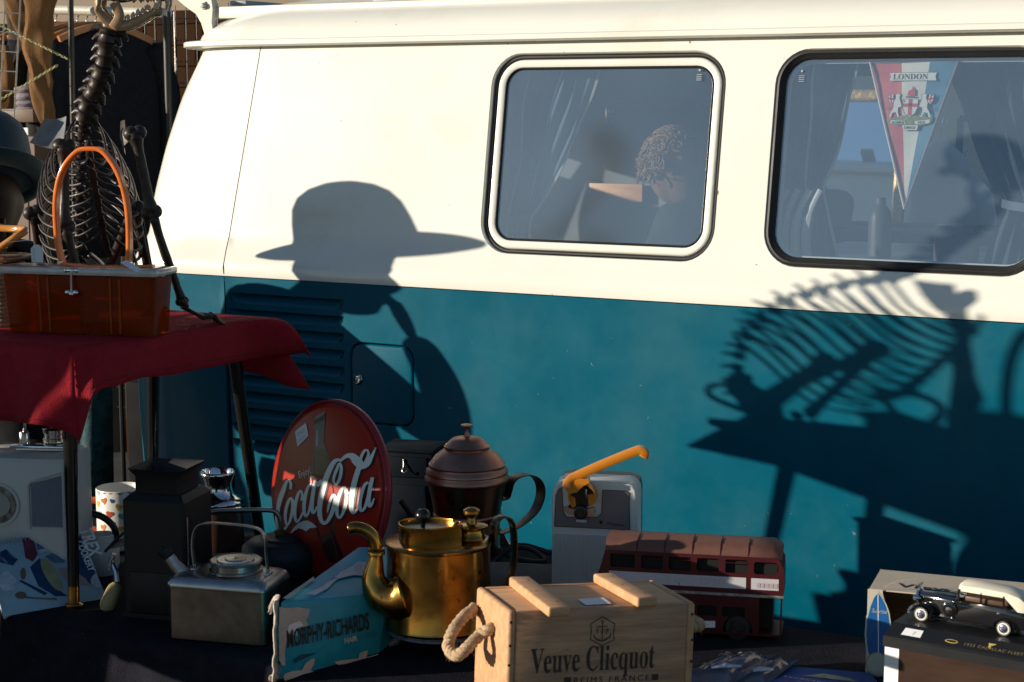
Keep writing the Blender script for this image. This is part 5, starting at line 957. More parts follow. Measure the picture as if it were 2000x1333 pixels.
for L in (((985, 1133), (1042, 1122), (1116, 1186), (1069, 1190)), ((1148, 1124), (1206, 1118), (1288, 1166), (1242, 1172))):
    P = [V(top_px(x, y, .014)) for x, y in L]; ax = (P[0]+P[1])/2; bx = (P[2]+P[3])/2; d = bx-ax; wd = .036
    Ms = T(ax.x, ax.y, 0) @ RZ(math.atan2(d.y, d.x)); m = MB(); Ls = d.length; m.box((Ls, wd, .0165), (Ls/2, 0, .0075), .004, 3, M=Ms); sl_ = m.obj('batten', WOOD, t)
    m = MB()
    for u, v in ((.15, .006), (.5, -.004), (.85, .007)): m.lathe([(.0016, .0), (.0016, .0006), (0, .0008)], 8, Ms @ T(Ls*u, v, .0156))
    kind(m.obj('nail_heads', DARKWOOD, sl_), 'stuff')
m = MB()
for x, y in ((1352, 1200), (1352, 1250), (1350, 1292), (998, 1216), (996, 1262), (994, 1300)):
    q = fr_px(x, y); m.lathe([(.0024, 0), (.0024, .0008), (0, .0012)], 8, T(q[0], -.0, q[1]) @ RX(math.pi/2))
kind(m.obj('nail_heads', DARKWOOD, t), 'stuff')
p = [top_px(x, y) for x, y in ((1128, 1171), (1178, 1168), (1194, 1180), (1144, 1183))]; flat([p], PAPER, 'paper_label', t, Mx(), .0006)
fx = lambda x0, y0, x1, y1: [(*top_px(x0, y0), .0008), (*top_px(x1, y1), .0008)]
flat([q for L in (((1140, 1173), (1176, 1171)), ((1146, 1177), (1180, 1174)), ((1150, 1180), (1186, 1177))) for q in ribbon(fx(*L[0], *L[1]))], mat('blue biro', (.3, .34, .5), .7), 'handwriting', t, Mx(), .001)
FCr = Mx(((1, 0, 0, 0), (0, 0, -1, -.0002), (0, 1, 0, 0), (0, 0, 0, 1))) @ T(0, 0, -.001)
STAMP = mat('stamped ink', (.05, .035, .025), .75, var=.5, vs=60)
p0, p1 = V(fr_px(1036, 1316)), V(fr_px(1324, 1302)); aC = math.atan2((p1-p0).y, (p1-p0).x)
def mathbold(s): return ''.join(chr(0x1d400+ord(c)-65) if c.isupper() else chr(0x1d41a+ord(c)-97) if c.islower() else c for c in s)
text(mathbold('Veuve')+' '+mathbold('Clicquot'), .058, STAMP, 'lettering', t, FCr @ T(p0.x, p0.y, 0) @ RZ(aC), .0008, sx=(p1-p0).length/.058/7.75)
p0, p1 = V(fr_px(1100, 1336)), V(fr_px(1252, 1330)); text('\u25a0REIMS FRANCE\u25a0', .014, STAMP, 'lettering', t, FCr @ T(p0.x, p0.y, 0) @ RZ(math.atan2((p1-p0).y, (p1-p0).x)), .0008, sx=1.1, space=1.35)
hx = [fr_px(x, y) for x, y in ((1177, 1205), (1201, 1219), (1198, 1238), (1200, 1250), (1176, 1261), (1153, 1249), (1155, 1236), (1154, 1219))]
W_ = .0014
flat([q for i in range(8) for q in ribbon([(*hx[i], W_), (*hx[(i+1) % 8], W_)])]+ribbon([(*fr_px(1177, 1217), W_), (*fr_px(1176, 1252), W_)])+ribbon([(*fr_px(1165, 1225), W_), (*fr_px(1187, 1223), W_)])+[q for q in ribbon([(*fr_px(1160, 1240), W_), (*fr_px(1163, 1247), W_*1.5), (*fr_px(1176, 1252), W_*1.8), (*fr_px(1190, 1245), W_*1.5), (*fr_px(1193, 1237), W_)])]+ribbon([(*fr_px(1177+2.2*math.cos(a_), 1215+2.6*math.sin(a_)), W_*.8) for a_ in [k*math.pi/6 for k in range(13)]], None, 2), STAMP, 'emblem', t, FCr, .0008)
for ch, x, y in (('V', 1164, 1238), ('C', 1174, 1240), ('P', 1183, 1238)): q = fr_px(x, y); text(mathbold(ch), .0115, STAMP, 'lettering', t, FCr @ T(*q, 0), .0011, sx=.7)
def rope(name, pts, r=.0098):
    P = smooth_path(pts, 10); par = None; n = len(P); m = MB(); L = 0; acc = [0]
    for a_, b_ in zip(P, P[1:]): L += (b_-a_).length; acc.append(L)
    for s3 in range(3):
        q = []
        for i in range(n):
            tt = (P[min(i+1, n-1)]-P[max(i-1, 0)]).normalized(); x = tt.cross(V((0, .3, 1))).normalized(); y = tt.cross(x); a_ = acc[i]/.036*2*math.pi+s3*2*math.pi/3; q.append(P[i]+(x*math.cos(a_)+y*math.sin(a_))*r*.5)
        m.tube(q, r*.58, 8)
    random.seed(5)
    for k in range(60): i = random.randrange(n); d = V((random.uniform(-1, 1), random.uniform(-1, 1), random.uniform(-1, .4))).normalized(); p = P[i]+d*r*.9; m.tube([p, p+d*.004+V((.001, .001, 0)), p+d*.007+V((.002, 0, -.002))], [.0004, .0003, .0002], 3)
    return m.obj(name, ROPE, t, smooth=180)
def le3(x, y, o): q = MCi @ hitp(x, y, A+(MC.to_3x3() @ V((-o, 0, 0))), MC.to_3x3() @ V((-1, 0, 0))); return V(q)
rope('rope_handle', [le3(925, 1188, -.012), le3(925, 1192, .008), le3(908, 1203, .03), le3(885, 1232, .055), le3(875, 1262, .062), le3(890, 1281, .06), le3(912, 1266, .045), le3(938, 1240, .02), le3(958, 1229, .006), le3(964, 1226, -.012)])
q = -.048; rope('rope_handle', [V((CW-.012, .04, q)), V((CW+.01, .042, q)), V((CW+.032, .055, q-.004)), V((CW+.036, .08, q-.006)), V((CW+.024, .1, q-.002)), V((CW-.012, .108, q))], .0115)
# ------------------------------------------------------------------ electric can opener
ob = on(1160, 1150); an = R(19); t = put('can_opener', 'cream electric can opener with orange lever and ribbed lower front', 'can opener', ob, an)
nO = RZ(an) @ V((0, -1, 0)); OF = .045
def O2_(x, y, o=OF): P = hitp(x, y, ob+nO*o, nO); return RZ(-an) @ (P-ob)
def o2(x, y, o=OF): q = O2_(x, y, o); return (q.x, q.z)
xl, zl_ = o2(1077, 1100); xr, ztp = o2(1247, 941); ztp = o2(1110, 938)[1]
FO = Mx(((1, 0, 0, 0), (0, 0, -1, -OF), (0, 1, 0, 0), (0, 0, 0, 1)))
out = [(xl, .0)]+[(xl, ztp-.035), (xl+.002, ztp-.022), (xl+.008, ztp-.01), (xl+.018, ztp-.003), (xl+.03, ztp)]+[(xr-.02, ztp-.002), (xr-.008, ztp-.007), (xr-.002, ztp-.016), (xr, ztp-.03), (xr, 0)]
CREAMP = mat('cream plastic', (.66, .65, .6), .35, var=.03)
m = MB(); m.prism(out[::-1], .078, FO @ T(0, 0, -.078)); o = m.obj('body', CREAMP, t); bv = o.modifiers.new('b', 'BEVEL'); bv.width = .006; bv.segments = 3; bv.limit_method = 'ANGLE'
m = MB(); m.prism([(x, y) for x, y in [(xl+.002, .0), (xl+.002, ztp-.03), (xl+.012, ztp-.006), (xl+.03, ztp-.001), (xr-.02, ztp-.003), (xr-.004, ztp-.012), (xr-.001, ztp-.03), (xr-.001, 0)]][::-1], .03, FO @ T(0, 0, -.109)); m.obj('rear_case', mat('brown rear plastic', (.13, .07, .05), .4), t)
FP2 = [o2(x, y) for x, y in ((1083, 1028), (1086, 968), (1092, 955), (1097, 952), (1100, 1000), (1106, 1010), (1168, 1010), (1175, 1002), (1177, 957), (1222, 959), (1229, 964), (1230, 1035))]
GREYP = mat('grey satin plate', (.19, .18, .19), .4, .3, var=.08)
flat([FP2], GREYP, 'face_plate', t, FO, .0012); flat([q for i in range(len(FP2)) for q in ribbon([(*FP2[i], .0012), (*FP2[(i+1) % len(FP2)], .0012)])], BLACK, 'plate_outline', t, FO, .0018)
zs = o2(1150, 1045)[1]; m = MB(); n_ = 40
for k in range(n_): x = xl+.004+(xr-xl-.008)*k/(n_-1); m.tube([(x, -OF-.0008, .002), (x, -OF-.0008, zs)], .0016, 5)
kind(m.obj('ribbing', CREAMP, t), 'stuff')
m = MB(); p = o2(1136, 1017); m.box((.021, .008, .0055), (p[0], -OF-.004, p[1]), .002); m.obj('magnet_tab', CREAMP, t)
p = o2(1174, 1020); flat([[(p[0]+.0042*math.sin(k*2*math.pi/5), p[1]+.0042*math.cos(k*2*math.pi/5)) for k in range(5)][::-1]], INK, 'pentagon_mark', t, FO, .002)
L = [(1183, 1018), (1184, 1022), (1187, 1019), (1190, 1022), (1193, 1020), (1196, 1023), (1199, 1020), (1201, 1023), (1203, 1019), (1204, 1023), (1206, 1016), (1208, 1024), (1210, 1021), (1212, 1024), (1214, 1021), (1217, 1025), (1219, 1023)]
text('Moulinex', .0088, INK, 'lettering', t, FO @ T(*o2(1184, 1024), 0) @ RZ(R(-6)), .002, shear=.3, sx=1.05)
ORG = mat('orange plastic', (.62, .21, .015), .32, var=.05, coat=.2)
m = MB(); lp = [O2_(1108, 950, .062), O2_(1112, 938, .062), O2_(1135, 926, .062), O2_(1190, 902, .062), O2_(1240, 882, .062), O2_(1252, 880, .062), O2_(1259, 887, .062), O2_(1257, 893, .062)]
lp = smooth_path(lp, 5); m.strap(lp, [.03-.012*min(1, i/8)+.0 for i in range(len(lp))], .017, V((0, 1, 0))); lev = m.obj('lever', ORG, t)
m = MB(); m.prism([o2(x, y, .062) for x, y in ((1103, 936), (1108, 934), (1150, 934), (1152, 942), (1140, 948), (1128, 960), (1113, 964), (1106, 955))][::-1], .022, FO @ T(0, 0, .004)); m.obj('lever_root', ORG, lev)
m = MB(); cpx = O2_(1139, 968, .05); arc = [V((cpx.x+.0265*math.cos(a_), 0, cpx.z+.027*math.sin(a_))) for a_ in [R(205-k*215/22) for k in range(23)]]
m.strap([V((p.x, -OF-.012, p.z)) for p in arc], .022, .004, V((0, 1, 0))); m.prism([(cpx.x-.02, cpx.z-.024), (cpx.x-.026, cpx.z-.012), (cpx.x-.026, cpx.z+.002), (cpx.x-.015, cpx.z-.004), (cpx.x-.013, cpx.z-.02)], .016, FO); m.prism([(cpx.x+.012, cpx.z-.016), (cpx.x+.01, cpx.z+.004), (cpx.x+.027, cpx.z+.006), (cpx.x+.025, cpx.z-.012), (cpx.x+.02, cpx.z-.018)], .016, FO); m.obj('blade_guard', ORG, t, smooth=50)
m = MB(); m.prism(ell(cpx.x, cpx.z, .0225, .024, 28), .006, FO); m.prism(rrect(cpx.x-.03, cpx.x-.012, cpx.z-.03, cpx.z-.02, .004), .008, FO); m.obj('cutter_well', BLACK, t)
wx, wz = o2(1136, 998); m = MB(); m.lathe([(.0135, 0), (.0135, .018), (.011, .019), (.011, .016), (.005, .016), (.005, .02), (0, .02)], 24, FO @ T(wx, wz, 0)); m.obj('drive_wheel', mat('dark gear steel', (.06, .06, .06), .4, .8), t)
m = MB(); m.prism([(wx-.037, wz+.006), (wx-.03, wz+.009), (wx-.008, wz+.004), (wx-.012, wz-.006), (wx-.024, wz-.006)], .012, FO); m.prism([(wx+.01, wz+.005), (wx+.026, wz+.01), (wx+.028, wz-.002), (wx+.02, wz-.01), (wx+.012, wz-.006)], .012, FO); m.obj('cutter', STEEL, t, smooth=0)
m = MB(); m.box((.003, .002, .02), (cpx.x+.008, -OF-.02, cpx.z+.006), .0005, M=T(0, 0, 0)); m.obj('blade', STEEL, t)
m = MB(); m.tube(smooth_path([O2_(1240, 1062, -.03), O2_(1250, 1052, -.03), O2_(1275, 1045, -.03), O2_(1300, 1050, -.03), O2_(1315, 1070, -.03), O2_(1320, 1100, -.03)], 5), .0042, 8); m.obj('cable', mat('grey cable', (.3, .3, .3), .5), t)
# ------------------------------------------------------------------ open card box with black cable
kb = on(1045, 1140); t = put('card_box', 'open grey cardboard box holding black cable behind the crate', 'box', kb, R(20)); CARD = mat('grey brown card', (.26, .23, .18), .9, var=.15, vs=20, bump=.2, bs=150)
for s_2, c_ in (((.19, .003, .055), (0, -.05, .0275)), ((.19, .003, .06), (0, .05, .03)), ((.003, .1, .055), (-.095, 0, .0275)), ((.003, .1, .055), (.095, 0, .0275))): m = MB(); m.box(s_2, c_, .0008); m.jitter(.002, 30, 2); m.obj('side', CARD, t)
for a_, c_ in ((.11, .05), (-.5, .075)): m = MB(); m.box((.05, .1, .0025), (0, 0, 0), .0008, M=T(c_+.03, 0, .06) @ RY(a_)); m.obj('flap', CARD, t)
m = MB(); m.tube(smooth_path([(-.085, -.03, .05), (-.05, .0, .072), (-.01, .02, .066), (.02, -.01, .05), (-.03, -.03, .058), (-.07, .01, .064), (-.03, .03, .072), (.03, .02, .06)], 7), .0055, 8); o = m.obj('black_cable', RUBBER, None); o.matrix_world = t.matrix_basis; tag(o, 'loops of black cable lying in the open grey cardboard box', 'cable')
# ------------------------------------------------------------------ toy double decker bus
b1 = on(1528, 1256); an = R(17); nB_ = RZ(an) @ V((0, -1, 0)); b0 = hitp(1168, 1200, b1, nB_); BL = (b1-b0).dot(RZ(an) @ V((1, 0, 0))); o_ = b1-(RZ(an) @ V((BL, 0, 0)))
t = put('toy_bus', 'worn dark red tin double decker toy bus with white advert strips', 'toy bus', o_, an); BRED = mat('worn red tin', (.062, .006, .008), .45, var=.15, vs=20, coat=.15, second=(.05, .008, .008), sec=(.58, .75), ss=25); BROOF = mat('dusty red roof', (.15, .062, .042), .65, var=.12, vs=25)
def bxz(x, y): P = hitp(x, y, b1, nB_); q = RZ(-an) @ (P-o_); return (q.x, q.z)
BD = .095; z0 = .012; zm = bxz(1400, 1160)[1]; ztb = bxz(1350, 1080)[1]; zr = ztb+.016; zw0, zw1 = bxz(1400, 1118)[1], bxz(1400, 1092)[1]
FBs = Mx(((1, 0, 0, 0), (0, 0, -1, 0), (0, 1, 0, 0), (0, 0, 0, 1)))
def wallp(poly, holes, h0, d): # face with window openings: triangulated, given depth
    pts = []; ed = []
    for P in [poly]+holes: o = len(pts); pts.extend(V(p) for p in P); ed.extend((o+i, o+(i+1) % len(P)) for i in range(len(P)))
    vs, _, fs, *_r = delaunay_2d_cdt(pts, ed, [], 0, 1e-6); F = []
    for f in fs:
        cx, cy = sum(vs[i].x for i in f)/3, sum(vs[i].y for i in f)/3
        if inpoly(cx, cy, poly) and not any(inpoly(cx, cy, h) for h in holes): F.append(tuple(f))
    return [(p.x, p.y, h0) for p in vs], F
up = [(0.004, zm), (0.0, zm+.03), (.004, zw0), (.012, ztb-.004), (.02, ztb), (BL-.02, ztb), (BL-.008, ztb-.007), (BL-.001, ztb-.022), (BL, zm+.03), (BL, zm)]
wins = []; wxs = [(1192, 1240), (1252, 1295), (1306, 1349), (1361, 1404), (1416, 1460), (1472, 1520)]
for i, (a_, b_) in enumerate(wxs): wins.append(rrect(bxz(a_, 1100)[0], bxz(b_, 1100)[0], zw0, zw1 if i < 5 else zw1-.002, .003 if i < 5 else .006, 3))
dx_ = bxz(1482, 1200)[0]; low = [(.004, z0), (.004, zm-.001), (dx_, zm-.001), (dx_, z0)]; wzc = bxz(1440, 1262)
wh_ = [(wzc[0]+.027*math.cos(R(a_)), max(z0+.0001, .02+.027*math.sin(R(a_)))) for a_ in range(-20, 201, 20)]; wh2 = [(x-BL*.62, z) for x, z in wh_]
lw = [rrect(bxz(a_, 1190)[0], bxz(b_, 1190)[0], bxz(1430, 1205)[1], bxz(1430, 1186)[1], .002, 2) for a_, b_ in ((1200, 1240), (1255, 1300), (1315, 1350), (1362, 1400), (1410, 1455))]
mu = MB()
for y in (0, BD):
    v_, F = wallp(up, wins, 0, 0); mu.add([(x, y, z) for x, z, _ in v_], F)
    mu.add([(x, y+(.0025 if y == 0 else -.0025), z) for x, z, _ in v_], F)
for W in wins:
    for y in (0, BD): mu.loft([[(x, y, z) for x, z in W], [(x, y+(.0025 if y == 0 else -.0025), z) for x, z in W]], cap=False)
mu.loft([[(x, 0, z) for x, z in up], [(x, BD, z) for x, z in up]], cap=False); mu.obj('upper_deck', BRED, t, smooth=30)
ml = MB()
for y in (0, BD): v_, F = wallp(low, lw+[[(x, z) for x, z in wh_], [(x, z) for x, z in wh2]], 0, 0); ml.add([(x, y, z) for x, z, _ in v_], F)
ml.box((.003, BD, zm-z0), (.0055, BD/2, (zm+z0)/2)); ml.box((.003, BD*.9, zm-z0), (dx_-.002, BD*.55, (zm+z0)/2)); ml.box((BL-.004, BD, .004), (BL/2, BD/2, z0)); ml.tube([(BL-.004, .003, z0), (BL-.003, .003, zm)], .002, 6); ml.obj('lower_deck', BRED, t, smooth=30)
m = MB(); m.box((dx_-.02, BD*.8, .07), (dx_/2, BD/2, z0+.04)); m.box((BL*.93, BD*.9, zw1-zw0+.02), (BL/2, BD/2+.002, (zw0+zw1)/2)); m.box((.03, .06, zm-z0-.01), (BL-.035, BD*.6, (zm+z0)/2)); m.obj('shade_filler', mat('bus inside shade', (.006, .006, .005), .8), t)  # black blocks put in for the shade behind the bus windows
seg = [0.012]+[bxz(x, 1060)[0] for x in (1244, 1298, 1352, 1407, 1462)]+[BL-.02]
for a_, b_ in zip(seg, seg[1:]):
    m = MB(); last_ = b_ > BL-.03; m.loft([[(x, y, z) for y, z in ((-.001, ztb-.002), (.004, ztb+.007), (.014, zr), (BD/2, zr+.003), (BD-.014, zr), (BD-.004, ztb+.007), (BD+.001, ztb-.002))] for x in (a_+.0008, b_-.0008)]+([[(x, y, z) for y, z in ((.002, ztb-.006), (.008, ztb-.002), (.02, zr-.008), (BD/2, zr-.006), (BD-.02, zr-.008), (BD-.008, ztb-.002), (BD-.002, ztb-.006))] for x in (BL-.004,)] if last_ else [])); m.obj('roof_panel', BROOF, t, smooth=40)
m = MB(); [m.tube([(x, 0, ztb-.001), (x, .004, ztb+.0075), (x, .014, zr+.0005), (x, BD/2, zr+.0035)], .0011, 5) for x in seg[1:-1]]; kind(m.obj('roof_seams', BRED, t), 'stuff')
m = MB(); [m.tube([(bxz(a_, 1100)[0], -.0005, zw1-.006), (bxz(b_, 1100)[0], -.0005, zw1-.006)], .0007, 4) for a_, b_ in (wxs[1], wxs[2], wxs[4])]; kind(m.obj('window_bars', BRED, t), 'stuff')
m = MB(); m.box((BL+.002, .005, .005), (BL/2, -.0005, zm), .001); m.obj('waist_trim', mat('scuffed grey trim', (.28, .26, .23), .6, var=.5, vs=90), t)
ADV = mat('worn white advert', (.56, .54, .56), .6, var=.05, second=(.2, .1, .06), sec=(.64, .7), ss=55); za0, za1 = bxz(1440, 1150)[1], bxz(1440, 1128)[1]
for a_, b_ in ((.02, bxz(1457, 1140)[0]), (bxz(1467, 1140)[0], bxz(1521, 1140)[0])): flat([[(a_, za0), (b_, za0), (b_, za1), (a_, za1)]], ADV, 'advert_strip', t, FBs, .0006)
text('. . . Y SHOP ESPRIT', .018, mat('faded pink print', (.5, .45, .45), .7), 'faded_lettering', t, FBs @ T(bxz(1272, 1150)[0], za0+.005, 0), .001, sx=.95)
flat([[(bxz(1478, 1140)[0]+.008*k, za0+.004), (bxz(1478, 1140)[0]+.008*k+.006, za0+.004), (bxz(1478, 1140)[0]+.008*k+.006, za0+.013), (bxz(1478, 1140)[0]+.008*k, za0+.013)] for k in range(5)], mat('faded pink patch', (.45, .36, .34), .7), 'faded_print', t, FBs, .001)
flat([[bxz(x, y) for x, y in ((1345, 1226), (1397, 1226), (1397, 1213), (1345, 1213))]], PAPER, 'price_sticker', t, FBs, .0008)
for x in (wzc[0], wzc[0]-BL*.62):
    for y in (.008, BD-.008):
        m = MB(); Mw = T(x, y, .0225) @ RX(math.pi/2); m.lathe([(.0225, -.007), (.0225, .007), (.015, .008), (.014, .005), (.006, .006), (.005, .008), (0, .0085)], 24, Mw); m.obj('wheel', mat('toy tyre', (.02, .018, .016), .7, var=.3, vs=80), t)
# ------------------------------------------------------------------ boxed toys at the right
d0 = on(1690, 1318); zt2 = .733; d1 = on(1686, 1150, zt2); an = R(8); nD = RZ(an) @ V((0, -1, 0)); t = put('display_box', 'cream display box with cut out window and blue surfboard print', 'box', d0, an); DW, DDp, DH = .42, .135, .142
def dxz(x, y, o=0): P = hitp(x, y, d0+nD*o, nD); q = RZ(-an) @ (P-d0); return (q.x, q.z)
DCARD = mat('cream display card', (.5, .42, .33), .6, var=.06, vs=8)
DH = dxz(1686, 1150)[1]
cut = [dxz(x, y) for x, y in ((1738, 1210), (1737, 1195), (1730, 1180), (1724, 1160), (1724, 1150), (1736, 1142), (1756, 1135), (1790, 1131), (1860, 1134), (1960, 1146))]; cut = cut+[(cut[-1][0]+.06, cut[-1][1]-.02), (cut[-1][0]+.06, cut[0][1]-.06), (cut[0][0]+.01, cut[0][1]-.06)]
v_, F = wallp([(0, 0), (DW, 0), (DW, DH), (0, DH)], [cut], 0, 0); m = MB(); m.add([(x, 0, z) for x, z, _ in v_], F); m.add([(x, .002, z) for x, z, _ in v_], [tuple(reversed(f)) for f in F]); m.loft([[(x, 0, z) for x, z in cut], [(x, .002, z) for x, z in cut]], cap=False); m.obj('window_front', DCARD, t, smooth=0)
m = MB(); m.box((.002, DDp, DH), (.001, DDp/2+.002, DH/2)); m.box((DW, .002, DH), (DW/2, DDp, DH/2)); m.box((DW, DDp-.002, .002), (DW/2, DDp/2+.002, DH-.001)); m.box((.002, DDp, DH), (DW-.001, DDp/2+.002, DH/2)); m.obj('carton', DCARD, t, smooth=0)
m = MB(); m.box((DW-.01, .002, DH-.006), (DW/2, DDp-.006, DH/2)); m.box((DW-.01, DDp-.01, .002), (DW/2, DDp/2, .003)); m.obj('brown_backing', mat('printed brown wood', (.2, .1, .035), .5, var=.4, vs=9, stretch=(1, 8, 8)), t, smooth=0)
FD = FBs; SURF = mat('printed surf blue', (.012, .1, .3), .35, var=.25, vs=30, stretch=(8, 1, 1))
brd = [dxz(x, y) for x, y in ((1715, 1158), (1722, 1168), (1730, 1184), (1735, 1200), (1738, 1225), (1738, 1255), (1733, 1282), (1724, 1287), (1700, 1287), (1695, 1270), (1692, 1240), (1694, 1210), (1700, 1186), (1707, 1168))]
bcx = sum(p[0] for p in brd)/len(brd); bcz = sum(p[1] for p in brd)/len(brd)
flat([[(bcx+(x-bcx)*1.14, bcz+(z-bcz)*1.06) for x, z in brd]], mat('printed pale edge', (.42, .47, .42), .4), 'board_edge', t, FD, .0005); flat([brd], SURF, 'surfboard_print', t, FD, .0008)
flat(ribbon([(*dxz(1715, 1160), .0012), (*dxz(1716, 1285), .0012)]), WHITE, 'board_line', t, FD, .0011)
text('Sunrise', .0105, mat('printed gold', (.42, .4, .33), .5), 'lettering', t, FD @ T(*dxz(1702, 1196), 0), .0013, shear=.35, sx=.85)
flat([ell(*dxz(1714, 1298), .020, .022, 24)], mat('printed ring', (.16, .2, .12), .4), 'round_print', t, FD, .001); flat([ell(*dxz(1714, 1298), .0185, .0205, 24)], mat('printed grey green', (.36, .4, .33), .4), 'round_print', t, FD, .0013)
FTd = T(0, 0, DH); text('View', .035, INK, 'lettering', t, FTd @ T(.045, .03, 0), .0006, bold=.0006, sx=1.3); flat([ell(.155, .045, .03, .012, 20)], INK, 'oval_print', t, FTd, .0006); flat([ell(.155, .045, .028, .01, 20)], DCARD, 'oval_print', t, FTd, .001)
# white carton carrying the model car
w0 = on(1724, 1388); an = R(-6); nW = RZ(an) @ V((0, -1, 0)); w1 = hitp(1724, 1246, w0, nW); WH = w1.z-w0.z
t = put('white_carton', 'white carton with brown window front under the model car', 'box', w0, an)
def wxz(x, y, o=0): P = hitp(x, y, w0+nW*o, nW); q = RZ(-an) @ (P-w0); return (q.x, q.z)
WWd, WDp = .36, .105; xv = wxz(1755, 1300)[0]
m = MB(); m.box((WWd, WDp, WH), (WWd/2, WDp/2, WH/2), .001); m.obj('carton', WHITE, t)
m = MB(); m.add([(xv, -.0006, .003), (WWd-.01, -.0006, .003), (WWd-.01, -.0006, WH-.004), (xv, -.0006, WH-.004)], [(0, 1, 2, 3)]); m.obj('window_print', mat('printed dark brown', (.04, .021, .014), .3, var=.3, vs=5, stretch=(1, 6, 6)), t, smooth=0)
# plinth
t2 = put('display_plinth', 'black display plinth for the model car on the white carton', 'plinth', w0+V((0, 0, WH+.0005)), an)
PX0 = wxz(1728, 1240)[0]; PLn = .34; m = MB(); m.loft([[(x, y, z) for x, y in ((PX0, -.003), (PX0+PLn, -.003), (PX0+PLn, .112), (PX0, .112))] for z in (0,)][:0]+[[(x, y, z) for x, y in ((PX0, -.0075), (PX0+PLn, -.0075), (PX0+PLn, .115), (PX0, .115))] for z in (-.012, .004)]+[[(x, y, z) for x, y in ((PX0+.001, -.006), (PX0+PLn, -.002), (PX0+PLn, .11), (PX0+.001, .11))] for z in (.006,)]+[[(x, y, z) for x, y in ((PX0+.004, .024), (PX0+PLn-.004, .024), (PX0+PLn-.004, .108), (PX0+.004, .108))] for z in (.021,)]); m.obj('plinth_block', BLACK, t2, smooth=0)
sl0 = V((PX0+.001, -.006, .006)); FPl = frame(sl0, (1, 0, 0), (.0, .030, .015)); GOLD = mat('gold print', (.5, .38, .1), .4)
flat([[(.026, .008), (.058, .008), (.058, .025), (.028, .025)]], PAPER, 'price_sticker', t2, FPl, .0008); text('7', .012, mat('pencil', (.4, .4, .42), .7), 'handwriting', t2, FPl @ T(.042, .011, 0), .0012)
flat([[p for p in ell(.108, .013, .0105, .0042, 20)]], GOLD, 'oval_badge', t2, FPl, .0008); flat([[p for p in ell(.108, .013, .0085, .0026, 20)]], BLACK, 'oval_badge', t2, FPl, .0012)
text('1933 CADILLAC FLEETWOOD', .0085, mat('dim gold print', (.2, .16, .07), .5), 'lettering', t2, FPl @ T(.128, .0095, 0), .0008, space=1.15)
flat([[(.165, .024), (.178, .024), (.17, .018), (.171, .012), (.167, .014)]], GOLD, 'gold_mark', t2, FPl, .0008)
# clear cover posts of the case
# vintage car
zpl = w0.z+WH+.0218; SC_ = .8; fw_ = on(1800, 1213, zpl); car = put('model_car', 'black vintage model car with white hood and whitewall tyres', 'model car', fw_-(RZ(an) @ V((.032*SC_, 0, 0))), an); car.scale = (SC_, SC_, SC_)
PAINT = mat('black car paint', (.006, .006, .007), .08, coat=1, var=.05); IVORY = mat('ivory hood cloth', (.72, .66, .52), .7, var=.03)
CWD = .062; wr_ = .0148; xf_, xr_ = .032, .202
def side_loft(prof, y0, y1, inset=.0): return prof
m = MB()
hood = [(x, w_, z0_, z1_) for x, w_, z0_, z1_ in ((.018, .014, .016, .053), (.022, .016, .014, .057), (.09, .023, .013, .058), (.098, .025, .013, .058), (.1, .028, .012, .056), (.2, .029, .012, .056), (.235, .028, .014, .053), (.25, .024, .018, .046))]
def carring(x, w_, a_, b_): return [(x, CWD/2+sy*w_*k, z) for sy, k, z in ((-1, 1, a_), (-1, 1, b_-.012), (-1, .92, b_-.004), (-1, .6, b_), (1, .6, b_), (1, .92, b_-.004), (1, 1, b_-.012), (1, 1, a_))]
m.loft([carring(*h_) for h_ in hood]); m.obj('body', PAINT, car, smooth=50)
m = MB(); m.loft([carring(x, w_, a_, b_) for x, w_, a_, b_ in ((.104, .022, .082, .0865), (.11, .0275, .074, .089), (.15, .0285, .0745, .09), (.2, .0285, .0745, .0885), (.226, .028, .05, .083), (.242, .0265, .05, .072), (.249, .024, .051, .064))]); m.obj('soft_top', IVORY, car, smooth=30)
for x in (.106, .152, .198):
    for y in (CWD/2-.0275, CWD/2+.0275): m = MB(); m.box((.004, .002, .024), (x, y, .066)); m.obj('pillar', PAINT, car)
m = MB(); m.tube([(.102, CWD/2-.026, .056), (.108, CWD/2-.024, .078), (.108, CWD/2+.024, .078), (.102, CWD/2+.026, .056)], .0013, 6); m.obj('windscreen_frame', CHROME, car)
m = MB(); m.box((.08, .04, .012), (.155, CWD/2, .058), .003); m.box((.012, .04, .02), (.2, CWD/2, .066), .003); m.obj('seats', mat('brown leather', (.08, .04, .02), .5), car)
m = MB(); m.prism([(-.014, -.022), (.014, -.022), (.016, .016), (.011, .022), (-.011, .022), (-.016, .016)], .005, frame((.018, CWD/2, .036), (0, -1, 0), (0, 0, 1))); gr_ = m.obj('grille', CHROME, car)
m = MB(); m.tube(smooth_path([(.016, CWD/2, .058), (.014, CWD/2, .064), (.012, CWD/2, .067)], 3), [.0025, .002, .002, .0015, .0015, .002, .001], 6); m.prism([(0, 0), (.006, .004), (.012, .003), (.006, -.002)], .002, frame((.013, CWD/2-.001, .066), (1, 0, .3), (0, 0, 1))); m.obj('mascot', CHROME, gr_)
for y in (CWD/2-.02, CWD/2+.02): m = MB(); m.lathe([(.0015, -.012), (.005, -.006), (.0074, 0), (.0078, .002), (.006, .004), (0, .005)], 18, frame((.014, y, .043), (0, -1, 0), (0, 0, 1))); m.obj('headlight', CHROME, car)
